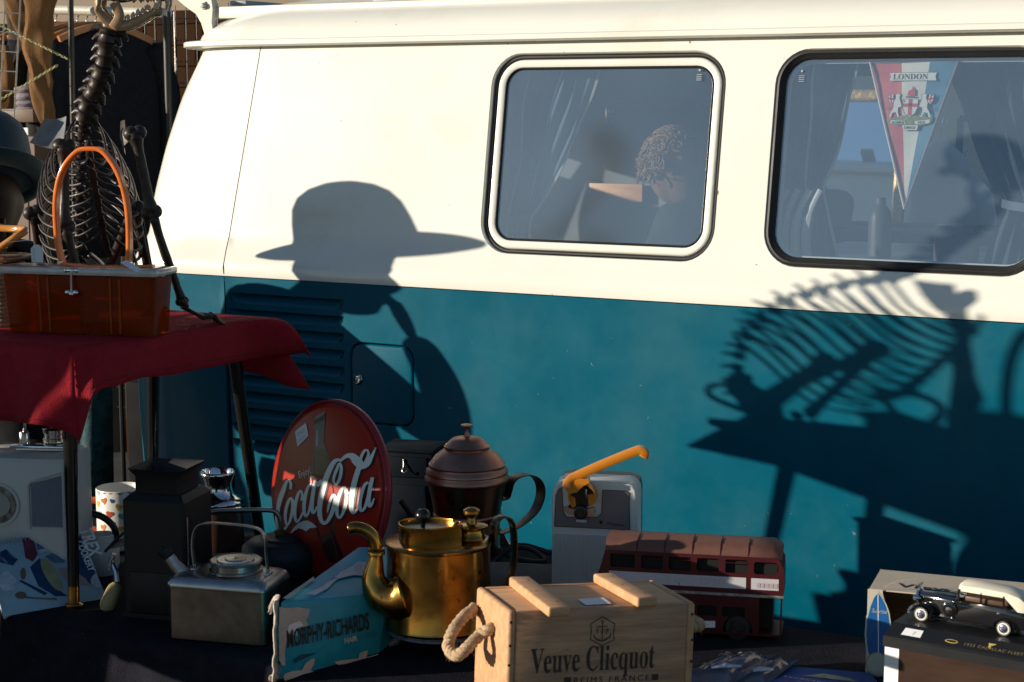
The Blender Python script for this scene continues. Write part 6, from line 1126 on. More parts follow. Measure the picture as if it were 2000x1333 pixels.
m = MB(); m.tube(smooth_path([(.006, -.002, .014), (.001, .006, .013), (-.002, CWD/2, .013), (.001, CWD-.006, .013), (.006, CWD+.002, .014)], 5), .0022, 6); m.tube(smooth_path([(.006, -.002, .019), (.001, .006, .018), (-.002, CWD/2, .018), (.001, CWD-.006, .018), (.006, CWD+.002, .019)], 5), .0014, 6); m.obj('bumper', CHROME, car)
TW = mat('whitewall', (.72, .7, .62), .5)
for y, sg in ((.0, -1), (CWD, 1)):
    for x, arc_ in ((xf_, (-25, 175)), (xr_, (-10, 190))):
        P = [V((x+(wr_+.0065)*math.cos(R(a_)), y-sg*.004, wr_+(wr_+.0055)*math.sin(R(a_)))) for a_ in range(arc_[0], arc_[1]+1, 15)]
        if x == xf_: P = [V((x+.058, P[0].y, .008)), V((x+.034, P[0].y, .011))]+P
        m = MB(); m.strap(P, .017, .002, (0, 1, 0)); m.obj('fender', PAINT, car)
        Mw = T(x, y+sg*.001, wr_) @ RX(-sg*math.pi/2); m = MB(); m.lathe([(wr_*.6, -.005), (wr_, -.004), (wr_, .003), (wr_*.9, .0045)], 28, Mw); wh = m.obj('wheel', mat('model tyre', (.015, .015, .015), .6), car)
        m = MB(); m.lathe([(wr_*.93, .0043), (wr_*.62, .0048), (wr_*.6, .003)], 28, Mw); m.obj('whitewall', TW, wh); m = MB(); m.lathe([(wr_*.6, .0036), (wr_*.5, .0045), (wr_*.3, .005), (wr_*.24, .0072), (0, .0076)], 24, Mw); m.obj('hub', mat('blue steel hub', (.36, .38, .5), .2, .9), wh)
    Mw = T(.088, y+sg*.002-sg*.004, .033) @ RX(-sg*math.pi/2); m = MB(); m.lathe([(.014, -.003), (.0155, 0), (.0148, .003), (.0125, .0042), (.009, .004)], 28, Mw); sp_ = m.obj('spare_wheel', PAINT, car); m = MB(); m.lathe([(.0076, .003), (.006, .006), (0, .0068)], 20, Mw); m.obj('hub', CHROME, sp_); m = MB(); m.tube([Mw @ V((.0152*math.cos(a_), .0152*math.sin(a_), .001)) for a_ in [k*math.pi/14 for k in range(28)]], .0006, 5, closed=True); m.obj('rim_trim', CHROME, sp_)
    m = MB(); m.box((.085, .009, .003), (.127, y-sg*.002, .009), .001); m.obj('running_board', PAINT, car)
for z, x0_, x1_ in ((.0555, .024, .104), (.0445, .105, .235)): m = MB(); m.tube([(x0_, CWD/2-(.0165 if z > .05 else .0293), z), (x1_, CWD/2-(.0255 if z > .05 else .0293), z)], .0006, 5); m.obj('coach_line', CHROME, car)
m = MB(); m.box((.008, .003, .002), (.19, CWD/2-.0305, .042), .0006); m.obj('door_handle', CHROME, car)
m = MB(); [m.box((.02, .0015, .0012), (.066, CWD/2-.0235, .046-.005*k)) for k in range(2)]; kind(m.obj('bonnet_vents', CHROME, car), 'stuff')
# ------------------------------------------------------------------ blister packs and blue card at the front right
CLP = clear('clear blister', (.92, .93, .96), .1, .05, (.4, .42, .5), .06); PURP = mat('purple grey card', (.05, .045, .08), .4, var=.5, vs=15)
def blister(label, quad, z, mcard, bul, grp='blister packs at the front of the stall'):
    P = [on(x, y, z+dz) for x, y, dz in quad]; c_ = sum(P, V((0, 0, 0)))/4; t = put('blister_pack', label, 'blister pack', V((c_.x, c_.y, ZP+.002)), 0, grp); o = t.location
    m = MB(); vs = []; n = 8
    for j in range(n+1):
        for i in range(n+1): u, v = i/n, j/n; p = bil(*P, u, v)-o; vs.append(p+V((0, 0, .004*math.sin(u*3)*math.sin(v*4))))
    F = [(j*(n+1)+i, j*(n+1)+i+1, (j+1)*(n+1)+i+1, (j+1)*(n+1)+i) for j in range(n) for i in range(n)]; m.add(vs, F); m.add([p+V((0, 0, -.001)) for p in vs], [tuple(reversed(f)) for f in F]); m.obj('card', mcard, t, smooth=180)
    m = MB(); n = 14; vs = []
    for j in range(n+1):
        for i in range(n+1): u, v = i/n, j/n; p = bil(*P, .1+.8*u, .12+.72*v)-o; e = min(u, 1-u, v, 1-v); vs.append(p+V((0, 0, .002+bul*min(1, e*7)*(1+.25*noise.noise(V((u*6, v*6, bul*90)))))))
    m.add(vs, [(j*(n+1)+i, j*(n+1)+i+1, (j+1)*(n+1)+i+1, (j+1)*(n+1)+i) for j in range(n) for i in range(n)]); m.obj('blister', CLP, t, smooth=180)
    m = MB(); a_, b_ = bil(*P, .25, .5)-o, bil(*P, .78, .5)-o; m.tube([a_+V((0, 0, .007)), a_*.6+b_*.4+V((0, 0, .009)), b_+V((0, 0, .007))], [.004, .006, .003], 8); m.obj('contents', CHROME, t); return t
blister('clear blister pack with purple card nearest the wooden crate', ((1300, 1345, 0), (1418, 1345, 0), (1525, 1274, .02), (1420, 1284, .01)), ZP+.008, PURP, .018)
blister('clear blister pack with blue grey card overlapping beside the blue board', ((1400, 1350, 0), (1490, 1345, 0), (1562, 1287, .012), (1500, 1290, .008)), ZP+.004, mat('blue grey card', (.02, .05, .09), .4, var=.4, vs=15), .014)
P = [on(x, y) for x, y in ((1490, 1345), (1740, 1375), (1700, 1322), (1535, 1308))]; t = put('printed_board', 'bright blue printed card lying before the display box', 'card', P[0]+V((0, 0, .001))); m = MB(); zz = V((0, 0, .006)); m.hexa([p-P[0] for p in P]+[p-P[0]+zz for p in P], .001); m.obj('card', mat('bright blue card', (.01, .04, .26), .35, var=.2, vs=30), t)
def pb(x, y): q = on(x, y, ZP+.007)-P[0]; return (q.x, q.y)
flat([[pb(x, y) for x, y in ((1568, 1321), (1612, 1317), (1660, 1326), (1672, 1333), (1600, 1325))]], mat('printed straw', (.36, .33, .2), .5, var=.4, vs=60), 'printed_arrow', t, T(0, 0, .0066), .0004)
flat([q for k in range(9) for q in ribbon([(*pb(1530+11*k, 1322+1.8*k), .004), (*pb(1537+11*k, 1323+1.8*k), .004)])], mat('printed white', (.5, .52, .55), .5), 'printed_words', t, T(0, 0, .0066), .0004)
# ------------------------------------------------------------------ man in the felt hat at the left edge; his shadow falls on the van
UK = V((math.cos(SUN_AZ), -math.sin(SUN_AZ), 0)); UJ = V((math.sin(SUN_AZ), math.cos(SUN_AZ), 0))
PH = V((-2.085, -.55, 0)); man = thing('person', 'man in dark teal felt hat and black coat with one hand raised', 'person', PH)
def mk(k, j, z): return UK*k+UJ*j+V((0, 0, z))
HATM = mat('dark teal felt', (.008, .03, .042), .9, var=.2, vs=40, bump=.2, bs=300, sheen=.15)
Mh = Mx(((UK.x, UJ.x, 0, 0), (UK.y, UJ.y, 0, 0), (0, 0, 1, 0), (0, 0, 0, 1)))
Mhat = Mh @ T(0, 0, 1.372) @ RY(R(-23))
hv = thing('felt_hat', 'dark teal rounded felt hat worn by the man at the left edge', 'hat', PH)
m = MB(); m.lathe([(.99, 0), (1.0, .012), (.985, .045), (.95, .08), (.88, .122), (.75, .152), (.55, .172), (.3, .184), (0, .188)], 48, Mhat @ Mx.Diagonal((.131, .112, 1, 1))); m.obj('crown', HATM, hv, smooth=180)
m = MB(); m.lathe([(1.012, .002), (1.018, .006), (1.012, .034), (1.0, .036)], 48, Mhat @ Mx.Diagonal((.131, .112, 1, 1))); m.obj('hat_band', mat('black ribbon', (.006, .006, .007), .5), hv, smooth=180)
vs = []; nn = 48; rings = []
for fr_, dz in ((.96, .004), (1.0, -.001), (1.2, -.008), (1.5, -.011), (1.72, -.006), (1.74, -.003), (1.72, -.001), (1.5, -.006), (1.2, -.003), (.97, .008)):
    rg = []
    for i in range(nn):
        a_ = 2*math.pi*i/nn; t_ = (fr_-1)/.74; kx_ = .13*(1+.76*t_); jx = .112*(1+.40*t_); up_ = .02*t_*t_*abs(math.sin(a_))**2; rg.append(Mhat @ V((kx_*math.cos(a_)+.026*t_, jx*math.sin(a_), dz+up_)))
    rings.append(rg)
m = MB(); m.loft(rings, cap=False); m.obj('brim', HATM, hv, smooth=180)
DSKIN = mat('brown skin', (.035, .018, .011), .6, spec=.2, var=.1)
COATM = mat('black wool coat', (.01, .01, .012), .95, var=.3, vs=60, bump=.3, bs=250, spec=.1)
fa = math.atan2(UK.x, -UK.y); head('head', man, (0, 0, 1.315), fa, .1, DSKIN)
vv = [mk(0, 0, .92), mk(-.09, 0, 1.03), mk(-.13, 0, 1.11), mk(-.06, 0, 1.18), mk(-.02, 0, 1.25), mk(-.17, -.05, 1.14), mk(-.22, -.05, .93), mk(-.15, -.1, .74), mk(-.08, .15, 1.1), mk(.22, .14, .88), mk(.19, .08, 1.06), mk(.14, .03, 1.17), mk(-.05, -.08, .8), mk(-.06, -.09, .45), mk(-.06, -.1, .09), mk(.05, .08, .8), mk(.05, .09, .45), mk(.05, .1, .09)]
ee = [(0, 1), (1, 2), (2, 3), (3, 4), (2, 5), (5, 6), (6, 7), (2, 8), (8, 9), (9, 10), (10, 11), (0, 12), (12, 13), (13, 14), (0, 15), (15, 16), (16, 17)]
skinfig('coat', COATM, man, [tuple(v) for v in vv], ee, [.15, .125, .11, .065, .052, .085, .062, .045, .08, .058, .047, .038, .1, .075, .06, .1, .075, .06])
for j in (-.1, .1): m = MB(); c_ = mk(0, j*.95, .04); m.tube(smooth_path([c_+UK*(-.08), c_+UK*.02+V((0, 0, .02)), c_+UK*.12+V((0, 0, -.005)), c_+UK*.18+V((0, 0, -.01))], 4), [.03]+[.042]*5+[.04]*4+[.038, .03, .02], 12); m.obj('shoe', LACQ, man, smooth=180)
def hand(par, w0, d, side, up_):
    m = MB(); d = d.normalized(); pal = [w0, w0+d*.03, w0+d*.06, w0+d*.085]; m.tube(pal, [.02, .03, .034, .03], 12, flat=.5, up=up_)
    for k in range(4):
        b0 = w0+d*.082+side*(.022-.0148*k); L = (.03, .034, .031, .024)[k]; c1 = d*.8+up_*-.45; c2 = d*.35+up_*-.9
        m.tube([b0-d*.02, b0, b0+c1.normalized()*L, b0+c1.normalized()*L+c2.normalized()*L*.75, b0+c1.normalized()*L+c2.normalized()*L*1.2], [.0088, .009, .0084, .0076, .005], 9)
    b0 = w0+d*.03+side*.024; m.tube([b0-side*.01, b0+side*.012+d*.02, b0+side*.014+d*.046-up_*.012, b0+side*.01+d*.062-up_*.022], [.011, .0115, .0095, .006], 9)
    return m.obj('hand', DSKIN, par, smooth=180)
hand(man, mk(.14, .03, 1.17), mk(-.4, -.1, .95), UJ*1.0, UK)
hand(man, mk(-.15, -.1, .74), mk(.1, -.05, -.9), UK, -UJ)
# ------------------------------------------------------------------ clothes stall behind: rail, hangers, jackets, wire panel, chain
def cloth_strip(name, label, cat, mm, path, widths, y, folds=2.0, thick=.5, group=None):
    P = smooth_path([hit(x, yy, 1, y) for x, yy in path], 6); n = len(P); rings = []; wl = [w_ for w_ in widths]
    for i in range(n):
        t_ = i/(n-1)*(len(wl)-1); k = min(int(t_), len(wl)-2); w_ = (wl[k]+(wl[k+1]-wl[k])*(t_-k))/ppm(P[i])/2; rg = []
        for q in range(28):
            a_ = 2*math.pi*q/28; f_ = 1+.1*math.sin(a_*5+i*.25)+.08*math.sin(a_*3-i*.4); rg.append(P[i]+rr_*(w_*math.cos(a_)*f_)+ff_*(w_*thick*math.sin(a_)*f_)+noise.noise_vector(P[i]*14+V((a_, 0, 0)))*.012)
        rings.append(rg)
    m = MB(); m.loft(rings); o = m.obj(name, mm, None, smooth=180); tag(o, label, cat, group); return o
BRN = mat('tan brown moleskin', (.17, .085, .033), .95, spec=.1, var=.2, vs=12, bump=.3, bs=160, sheen=.1); BRN2 = mat('dark brown cloth', (.05, .028, .014), .9, var=.2, bump=.3)
cloth_strip('brown_coat', 'tan brown coat sleeve hanging in sun behind the yellow chain', 'coat', BRN, [(88, -60), (76, 30), (72, 90), (82, 170), (93, 248)], [70, 58, 52, 42, 20], .9, thick=.25)
cloth_strip('brown_coat', 'tan brown coat with narrow lapel behind the wire panel', 'coat', BRN, [(18, -60), (32, 10), (46, 60), (60, 120)], [64, 44, 32, 12], 1.0, thick=.25)
cloth_strip('brown_coat', 'tan brown coat at the far left edge below the wire panel', 'coat', BRN, [(6, 90), (13, 150), (12, 200), (8, 262)], [20, 34, 30, 26], 1.05)
cloth_strip('dark_trousers', 'dark brown trousers hanging between the tan coats', 'trousers', BRN2, [(36, -60), (44, 60), (58, 160), (64, 260)], [60, 60, 44, 40], 1.15)
rail = thing('clothes_rail', 'white horizontal clothes rail carrying wooden hangers', 'rail', (0, 0, 0)); RY_ = 1.35
r0, r1 = hit(60, 18, 1, RY_), hit(330, 26, 1, RY_); m = MB(); m.tube([r0, r1], .0115*1.6, 14); m.obj('rail_bar', mat('cream painted tube', (.5, .47, .4), .45, var=.15, vs=50), rail)
for x in (66, 325): p = hit(x, 22, 1, RY_); m = MB(); m.tube([p, V((p.x, p.y, 0))], .016, 12); m.obj('upright', BLACK, rail)
GREYC = mat('charcoal wool', (.016, .016, .017), .95, var=.3, vs=60, bump=.2, bs=250, spec=.15)
GCS = [GREYC, mat('charcoal tweed', (.03, .027, .024), .95, var=.4, vs=90, bump=.3, bs=250, spec=.1), mat('dark navy wool', (.016, .016, .02), .95, var=.3, vs=60, bump=.2, spec=.1), mat('brown black wool', (.026, .019, .014), .95, var=.3, vs=60, bump=.2, spec=.1)]
for i, (x, w_) in enumerate(((90, 36), (108, 36), (135, 36), (150, 40), (168, 44), (186, 46), (206, 46))):
    p = hit(x, 24, 1, RY_); s_ = 1/ppm(p); t = thing('coat_hanger', ('curved wooden hanger on the white rail at the left end', 'curved wooden hanger second along the white rail', 'curved wooden hanger just right of the dark pole', 'curved wooden hanger two right of the dark pole', 'curved wooden hanger three right of the dark pole', 'curved wooden hanger beside the big black jacket', 'curved wooden hanger nearest the skeleton head')[i], 'hanger', p, 0, 'wooden hangers on the rail'); dr3 = V((.35, .94, 0)).normalized()
    m = MB(); m.tube(smooth_path([V((0, -.012, .008)), V((0, 0, .02)), V((.0, .014, .01)), V((0, .01, -.01)), V((0, 0, -.03)), V((0, 0, -.05))], 4), .0028, 6); m.obj('hook', CHROME, t)
    m = MB(); m.strap(smooth_path([dr3*-.2+V((0, 0, -.11)), dr3*-.1+V((0, 0, -.07)), V((0, 0, -.05)), dr3*.1+V((0, 0, -.07)), dr3*.2+V((0, 0, -.11))], 5), .028, .018, V((0, 0, 1))); m.obj('wooden_arm', HANGW, t)
    if i in (1, 2, 3, 5, 6):
        jk = thing('jacket', ('black jacket hanging left of the dark pole', 'dark grey jacket hanging behind the dark pole', 'charcoal jacket hanging right of the dark pole', 'large black jacket with sloping shoulder behind the skeleton neck', 'black overcoat hanging nearest the brown board')[(1, 2, 3, 5, 6).index(i)], 'jacket', p, 0, 'dark jackets on the rail'); rings = []
        for z_, hw_, th_ in ((-.05, .04, .03), (-.07, .06, .04), (-.115, .19, .045), (-.15, .225, .05), (-.3, .235, .06), (-.55, .24, .062), (-.8, .25, .065), (-.95, .255, .066)):
            rings.append([V((0, 0, z_))+dr3*(hw_*math.cos(a_))+V((.94, -.35, 0))*(th_*math.sin(a_)*(1+.15*math.sin(a_*6+z_*9))) for a_ in [2*math.pi*q/30 for q in range(30)]])
        gm = GCS[i % 4]; m = MB(); m.loft(rings); m.jitter(.012, 6, i); m.obj('body', gm, jk, smooth=180)
        for sg in (-1, 1):
            P = smooth_path([dr3*sg*.2+V((0, 0, -.13)), dr3*sg*.25+V((.01, 0, -.3)), dr3*sg*.26+V((.02, -.01, -.55)), dr3*sg*.255+V((.03, -.02, -.7))], 5); m = MB(); m.tube(P, [.06-.02*q/len(P) for q in range(len(P))], 12); m.jitter(.008, 9, i); m.obj('sleeve', gm, jk, smooth=180)
POLE = mat('dark steel pole', (.03, .028, .025), .4, .6, var=.3, vs=50)
p0, p1 = hit(120, -30, 1, .62), hit(112, 300, 1, .62); t = thing('steel_pole', 'dark steel pole with sunlit edge in front of the jackets', 'pole', V((p0.x, p0.y, 0))); m = MB(); m.tube([V((0, 0, 0)), V((p0.x-p1.x, 0, 2.3))], .0098*1.0, 16); m.obj('post', POLE, t); m = MB(); m.lathe([(.06, 0), (.06, .008), (.02, .012)], 20); m.obj('base', POLE, t)
YCH = mat('yellow painted chain', (.5, .47, .2), .5, var=.2, vs=80)
def chain(label, a, b, y0, y1, n):
    A_, B_ = hit(*a, 1, y0), hit(*b, 1, y1); t = thing('chain', label, 'chain', A_, 0, 'yellow chains'); d = (B_-A_)/n; L = d.length; dn = d.normalized(); s1 = dn.orthogonal().normalized(); s2 = dn.cross(s1); proto = []
    for s_ in (s1, s2):
        m = MB(); m.tube([dn*(L*.72*math.cos(a_)*.9)+s_*(L*.36*math.sin(a_)) for a_ in [2*math.pi*q/10 for q in range(10)]], L*.15, 6, closed=True); o = m.obj('link', YCH, t); proto.append(o)
    for i in range(n):
        if i < 2: proto[i].location = d*(i+.5)
        else: copy_part(proto[i % 2], t, d*(i+.5))
chain('yellow chain running down from the left edge to the dark pole', (-20, 40), (131, 115), .5, .6, 30)
chain('yellow chain rising from the left edge to the dark pole', (-20, 208), (112, 128), .5, .6, 28)
wp = thing('wire_grid', 'wire grid display panel at the upper left edge', 'wire panel', (0, 0, 0)); WIRE = mat('galvanised wire', (.35, .33, .3), .4, .8)
for (a, b) in (((11, -20), (-4, 300)), ((41, -20), (24, 300)), ((-20, -20), (-34, 300))): m = MB(); m.tube([hit(*a, 1, .45), hit(*b, 1, .45)], .0026, 6); m.obj('wire', WIRE, wp)
for k in range(8): m = MB(); m.tube([hit(-40, 24+38*k-2, 1, .452), hit(40-2*k, 27+38*k, 1, .452)], .0018, 5); m.obj('wire', WIRE, wp)
for k, (x, y, w_, h_, mm, nm, lb, ct) in enumerate(((56, 196, .055, .06, mat('lilac grey knit', (.2, .17, .19), .9, bump=.4, bs=80), 'folded_jumper', 'lilac grey folded jumper on the small brown box', 'jumper'), (56, 226, .075, .045, mat('brown box', (.1, .055, .03), .6), 'wooden_box', 'small brown wooden box under the folded jumper', 'box'))):
    p = hit(x, y, 1, 1.0); m = MB()
    if k == 0:
        for q in range(4): m.ball((p.x, p.y, p.z-.035+.024*q), .055, 12, (1, .8, .32))
        m.jitter(.008, 20)
    else: m.box((.16, .12, .05), p, .003); m.box((.15, .11, 1.45), (p.x, p.y, 1.45/2))
    tag(m.obj(nm, mm, None), lb, ct)
p = hit(49, 257, 1, .75); m = MB(); m.box((.03, .003, .026), p, .0006); o = m.obj('price_card', PAPER, None); tag(o, 'small white price card below the tan coat', 'price card')
p1 = V((p.x, p.y, 0)); m = MB(); m.tube([p1, p+V((0, .004, -.01))], .003, 6); o = m.obj('card_stick', BLACK, None); tag(o, 'thin black stick that holds the small white price card', 'stick')
# brown hoarding with black wire mesh, added dark backdrop, pale building beyond
b0, b1 = hit(225, 60, 1, 1.9), hit(470, 60, 1, 1.9); HB = mat('dark brown boards', (.03, .0135, .006), .9, spec=.04, var=.25, vs=6, bump=.2, stretch=(1, 1, .2)); hb_ = thing('hoarding', 'dark brown board hoarding behind the rear of the van', 'hoarding', (0, 0, 0)); nb_ = 7
for k in range(nb_):
    x0_ = b0.x+(b1.x+.5-b0.x)*k/nb_; x1_ = b0.x+(b1.x+.5-b0.x)*(k+1)/nb_-.004; m = MB(); m.box((x1_-x0_, .022, 1.96), ((x0_+x1_)/2, 1.9+.003*(k % 2), .98), .002); m.obj('board', HB, hb_)
for z in (.4, 1.5): m = MB(); m.box((b1.x+.5-b0.x, .05, .08), ((b0.x+b1.x+.5)/2, 1.94, z)); m.obj('batten', HB, hb_)
wm_ = thing('wire_mesh', 'black wire mesh hung in front of the brown hoarding', 'wire mesh', (0, 0, 0)); 
for k in range(14): x = b0.x+.05+.055*k; m = MB(); m.tube([(x, 1.84, .2), (x-.0, 1.84, 1.98)], .0026, 5); m.obj('wire', BLACK, wm_)
for k in range(20): m = MB(); m.tube([(b0.x, 1.836, .25+.088*k), (b0.x+.8, 1.836, .25+.088*k)], .0024, 5); m.obj('wire', BLACK, wm_)
for (x, y, L) in ((331, 90, .08), (343, 150, .05)): p = hit(x, y, 1, 1.82); m = MB(); m.box((.016, .012, L), p, .004); m.tube([p, V((p.x, p.y, 1.95))], .002, 5); o = m.obj('hanging_tool', BLACK if y < 100 else STEEL, None); tag(o, 'black tool hanging on the wire mesh' if y < 100 else 'small steel tool hanging lower on the wire mesh', 'tool')
tp = MB(); vs = []; nn = 40
for j in range(11):
    for i in range(nn+1): x = -7.5+(b0.x+7.45)*i/nn; vs.append((x, 2.0+.04*math.sin(i*1.3)+.02*math.sin(i*3.1+j), 1.93*j/10))
tp.add(vs, [(j*(nn+1)+i, j*(nn+1)+i+1, (j+1)*(nn+1)+i+1, (j+1)*(nn+1)+i) for j in range(10) for i in range(nn)]); o = tp.obj('backdrop', mat('black tarpaulin', (.008, .008, .008), .9, var=.3, spec=.05), None, smooth=180); tag(o, 'added black backdrop that keeps the space behind the jackets dark', 'backdrop')  # black sheet added so the space behind the jackets stays dark
def building(name, label, x0, x1, y, h, mm, nfl, ncol, face=1, dep=5):
    t = thing(name, label, 'building', ((x0+x1)/2, y, 0)); W = x1-x0; m = MB(); m.box((W, dep, h), (0, face*dep/2, h/2)); m.obj('wall', mm, t, smooth=0); m = MB(); m.box((W+.3, dep+.3, .25), (0, face*dep/2, h+.12)); m.obj('roof', DARKWOOD, t, smooth=0); pr = None
    for i in range(ncol):
        for j in range(nfl):
            c_ = ((i+.5)/ncol*W-W/2, -face*.012, (j+.45)/nfl*h+.3)
            if pr is None:
                m = MB(); m.box((W/ncol*.42, .06, h/nfl*.5), (0, 0, 0)); pr = m.obj('window', WHITE, t, smooth=0); m = MB(); m.box((W/ncol*.36, .02, h/nfl*.44), (0, -face*.03, 0)); pn = m.obj('pane', mat('dark glass', (.02, .025, .03), .1), pr, smooth=0); pr.location = c_
            else: q = copy_part(pr, t, c_); copy_part(pn, q)
    return t
STONE = mat('pale stone', (.22, .17, .12), .85, var=.15, vs=3, bump=.2, bs=30); BRICK = mat('soot brown brick', (.09, .05, .035), .9, var=.25, vs=8)
building('stone_building', 'pale stone building across the street behind the clothes stall', -14, -4.5, 7.5, 6.5, STONE, 3, 6)
# ------------------------------------------------------------------ roof rack on the van
rk = thing('roof_rack', 'cream painted roof rack bracket clamped to the rear gutter of the van', 'roof rack', (0, 0, 0)); YR = .2
def q2(L, y): return [hit(x, yy, 1, y) for x, yy in L]
CRK_ = mat('worn cream metal', (.55, .53, .45), .45, var=.1, vs=20, second=(.25, .18, .1), sec=(.66, .74), ss=40)
OL = ((342, -4), (362, 13), (383, 28), (393, 46), (399, 66), (400, 79), (419, 76), (416, 64), (413, 45), (415, 18), (412, -4), (380, -14))
m = MB(); fr0 = q2(OL, YR); m.loft([[p for p in fr0], [p+V((.004, .02, 0)) for p in fr0]]); m.obj('bracket', CRK_, rk, smooth=30)
p = hit(397, 11, 1, YR-.002); m = MB(); m.lathe([(.013, 0), (.013, .003), (.0085, .0035), (.0085, .01), (.006, .011), (0, .011)], 6, frame(p, (1, 0, 0), (0, 0, 1))); m.obj('bolt', CRK_, rk)
m = MB(); a_ = q2(((414, 14), (414, 37)), YR+.012); L = 3.2; m.hexa([a_[1]+V((0, 0, 0)), a_[1]+V((L, 0, .0)), a_[1]+V((L, .04, 0)), a_[1]+V((0, .04, 0)), a_[0], a_[0]+V((L, 0, 0)), a_[0]+V((L, .04, 0)), a_[0]+V((0, .04, 0))], .004); m.obj('side_rail', CRK_, rk)
for k in range(6): x = a_[0].x+.05+.5*k; m = MB(); m.box((.06, 1.3, .016), (x, .92, a_[0].z+.012), .004); m.obj('slat', mat('grey blue slat', (.3, .33, .36), .5), rk)
# ------------------------------------------------------------------ seen through the van: gilt mirror, white clothes, screen of trees
mi = thing('gilt_mirror', 'gilt framed mirror standing on the far side of the van', 'mirror', (-.78, 2.6, 1.1)); GILT = mat('carved gilt', (.45, .3, .11), .4, .5, var=.4, vs=60, bump=.8, bs=90); Mm_ = RZ(R(4)) @ RX(R(-12.5))
m = MB(); m.box((.42, .006, .5), (0, .004, .25), M=Mm_); m.obj('glass', mat('silvered glass', (.85, .87, .88), .03, 1, var=.01), mi, smooth=0)
for s_, c_ in (((.5, .035, .045), (0, -.005, .515)), ((.5, .035, .045), (0, -.005, -.01)), ((.04, .035, .5), (-.225, -.005, .25)), ((.04, .035, .5), (.225, -.005, .25))): m = MB(); m.box(s_, c_, .012, 3, M=Mm_); m.obj('frame', GILT, mi)
m = MB(); m.box((.9, .4, 1.09), (0, .05, -.56)); o = m.obj('plinth_chest', DARKWOOD, None); o.location = (-.78, 2.62, 1.1); tag(o, 'dark chest that carries the gilt mirror', 'chest')
WCL = mat('white quilted cloth', (.62, .58, .5), .9, var=.1, bump=.4, bs=30)
for k, (x, y0_, lb) in enumerate(((1840, 262, 'white quilted coat hanging beyond the pennant window'), (1884, 322, 'white shirt hanging beyond the dark curtain'))):
    p = hit(x, y0_, 1, 2.3); t = thing('white_coat' if k == 0 else 'white_shirt', lb, 'coat' if k == 0 else 'shirt', p); rings = [[V((hw_*math.cos(a_), th_*math.sin(a_)*(1+.2*math.sin(5*a_)), z_)) for a_ in [2*math.pi*q/30 for q in range(30)]] for z_, hw_, th_ in ((0, .012, .012), (-.03, .04, .03), (-.1, .1, .05), (-.2, .125, .055), (-.45, .14, .06), (-.8, .15, .06))]
    m = MB(); m.loft(rings); m.jitter(.01, 9, k); m.obj('body', WCL, t, smooth=180); m = MB(); m.tube(smooth_path([(0, 0, -.01), (0, 0, .04), (.012, 0, .055), (.02, 0, .04)], 4), .003, 6); m.obj('hook', CHROME, t)
m = MB(); m.tube([(-.25, 2.31, hit(1840, 262, 1, 2.3).z+.055), (1.4, 2.31, hit(1840, 262, 1, 2.3).z+.055)], .012, 10); [m.tube([(x, 2.31, 0), (x, 2.31, hit(1840, 262, 1, 2.3).z+.055)], .014, 8) for x in (-.25, 1.4)]; tag(m.obj('clothes_rail', BLACK), 'black clothes rail beyond the van carrying the white coat', 'rail')
sc2 = MB(); sc2.box((4.6, .03, 1.75), (.9, 3.4, .875)); tag(sc2.obj('canvas_screen', mat('dark green canvas', (.02, .03, .028), .9, var=.3)), 'dark green canvas screen closing the stall beyond the van', 'screen')
# ------------------------------------------------------------------ unseen stall added left of the frame to block sun from the tables
def occ(x0, L): return V((x0-math.sin(SUN_AZ)*L, -math.cos(SUN_AZ)*L, 0))
TE = math.tan(SUN_EL); LO = 3.7; AN = -SUN_AZ
tb_ = occ(.62, LO); t = thing('shade_table', 'unseen trestle table added to carry the cases that block sun', 'table', tb_, AN); m = MB(); m.box((1.15, .5, .03), (0, 0, .73)); m.obj('table_top', DARKWOOD, t)
for x in (-.5, .5):
    for y in (-.2, .2): m = MB(); m.box((.05, .05, .715), (x, y, .3575)); m.obj('leg', DARKWOOD, t)
m = MB(); m.loft([rr3(.59+.002*q_+.012*k_, .262+.012*k_, z_, .02) for q_, (k_, z_) in enumerate(((0, .748), (.3, .74), (1, .4), (1.5, .02)))], cap=False); o = m.obj('tablecloth', NAVYCLOTH, None); o.location = tb_; o.rotation_euler = (0, 0, AN); tag(o, 'black skirt added around the unseen table to stop low sun', 'tablecloth')
CS = mat('brown suitcase', (.1, .05, .025), .5, var=.2)
def case(label, x0, x1, z0t, zb=.745, dep=.2, L=LO, mm=CS):  # unseen box added to block sun, sized from the shadow wanted
    c_ = occ((x0+x1)/2, L); W = (x1-x0)*math.cos(SUN_AZ); zt_ = z0t+L*TE; t = thing('shade_case', label, 'shade_case', c_+V((0, 0, zb)), AN, 'unseen cases added to block sun'); m = MB(); m.box((W, dep, zt_-zb), (0, 0, (zt_-zb)/2), .012, 3); m.obj('body', mm, t); m = MB(); m.tube(smooth_path([(-.05, -dep/2, (zt_-zb)*.6), (-.04, -dep/2-.03, (zt_-zb)*.6), (.04, -dep/2-.03, (zt_-zb)*.6), (.05, -dep/2, (zt_-zb)*.6)], 4), .008, 8); m.obj('handle', BLACK, t)
    m = MB(); [m.box((.02, dep+.004, zt_-zb+.004), (s_*W*.3, 0, (zt_-zb)/2), .002) for s_ in (-1, 1)]; m.obj('straps', BLACK, t)
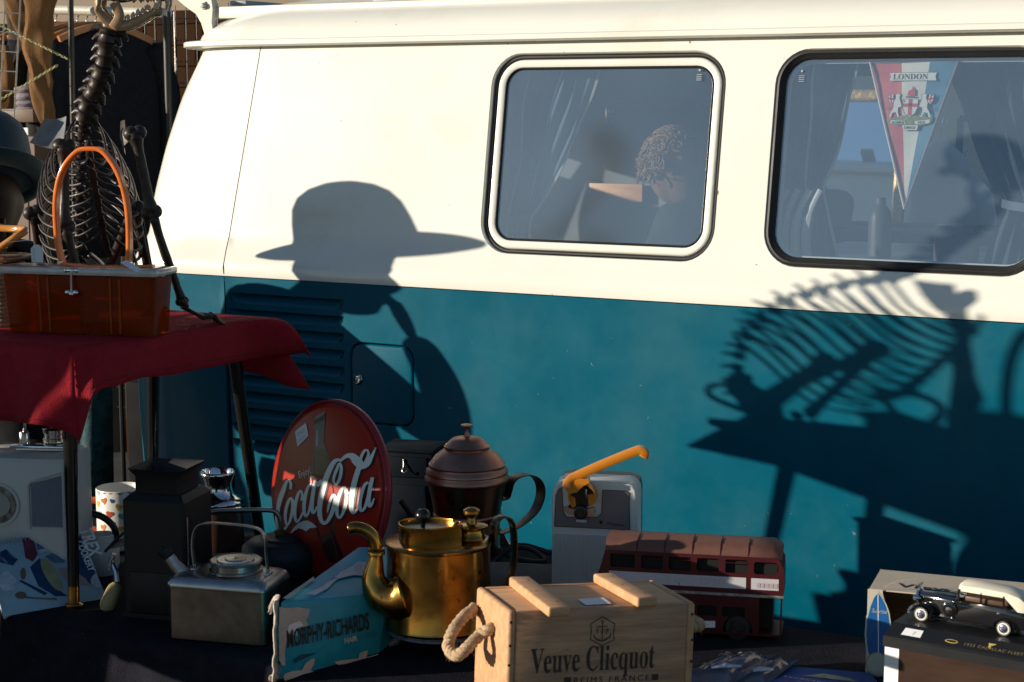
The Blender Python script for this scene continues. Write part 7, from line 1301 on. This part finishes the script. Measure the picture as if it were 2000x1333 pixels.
case('added brown case blocking sun at the camera end of the unseen table', 1.1, 1.5, .36, L=LO-.23)
case('taller added case blocking sun in the middle of the unseen table', .86, 1.15, .5)
case('low wide added case blocking sun at the far end of the unseen table', -.25, .2, .26)
case('upright added case blocking sun on the unseen table', .29, .45, .4)
case('small added case blocking sun between two larger ones on the unseen table', .47, .84, .415, L=LO+.16, dep=.12)
cst = occ(.6, LO-.62); zb_ = .5+(LO-.62)*TE; t = thing('shade_stand', 'slender unseen stand added to hold the drum that blocks sun', 'shade stand', cst, AN); m = MB(); m.tube([(0, 0, .02), (0, 0, zb_-.02)], .013, 12); m.lathe([(.16, 0), (.16, .015), (.02, .03)], 24); m.lathe([(.1, zb_-.02), (.1, zb_-.004), (0, zb_-.004)], 24); m.obj('post', DARKWOOD, t)  # added out of view; the drum on it shades the cloth flap and handbag
t = thing('shade_drum', 'round unseen drum added to shade the red cloth and handbag', 'shade_drum', cst+V((0, 0, zb_)), AN); m = MB(); m.lathe([(.148, 0), (.15, .004), (.15, .26), (.149, .262)], 40); m.obj('drum', CS, t); m = MB(); m.lathe([(.154, .25), (.154, .325), (.148, .335), (0, .336)], 40); m.obj('lid', BLACK, t)
for k, (x0_, h_, w_) in enumerate(((-1.98, .42, .34), (-1.96, .4, .31), (-2.0, .36, .3))):  # stack added out of view to shade the lower rear of the van
    c_ = occ(x0_, 1.35); m = MB(); zb2 = (.0, .422, .824)[k]; m.box((w_, .3, h_), (0, 0, h_/2), .004); o = m.obj('shade_box', CARD, None); o.location = c_+V((0, 0, zb2)); o.rotation_euler = (0, 0, AN+.06*k); tag(o, ('bottom box of the unseen stack added to shade the van', 'middle box of the unseen stack added to shade the van', 'topmost box of the unseen stack added to shade the van')[k], 'box', 'unseen boxes added for shade')
# ------------------------------------------------------------------ ground
g = MB(); g.add([(-60, -60, 0), (60, -60, 0), (60, 60, 0), (-60, 60, 0)], [(0, 1, 2, 3)]); go = g.obj('ground', mat('asphalt', (.05, .048, .046), .9, var=.3, vs=8, bump=.3, bs=100), smooth=0); kind(go, 'structure')
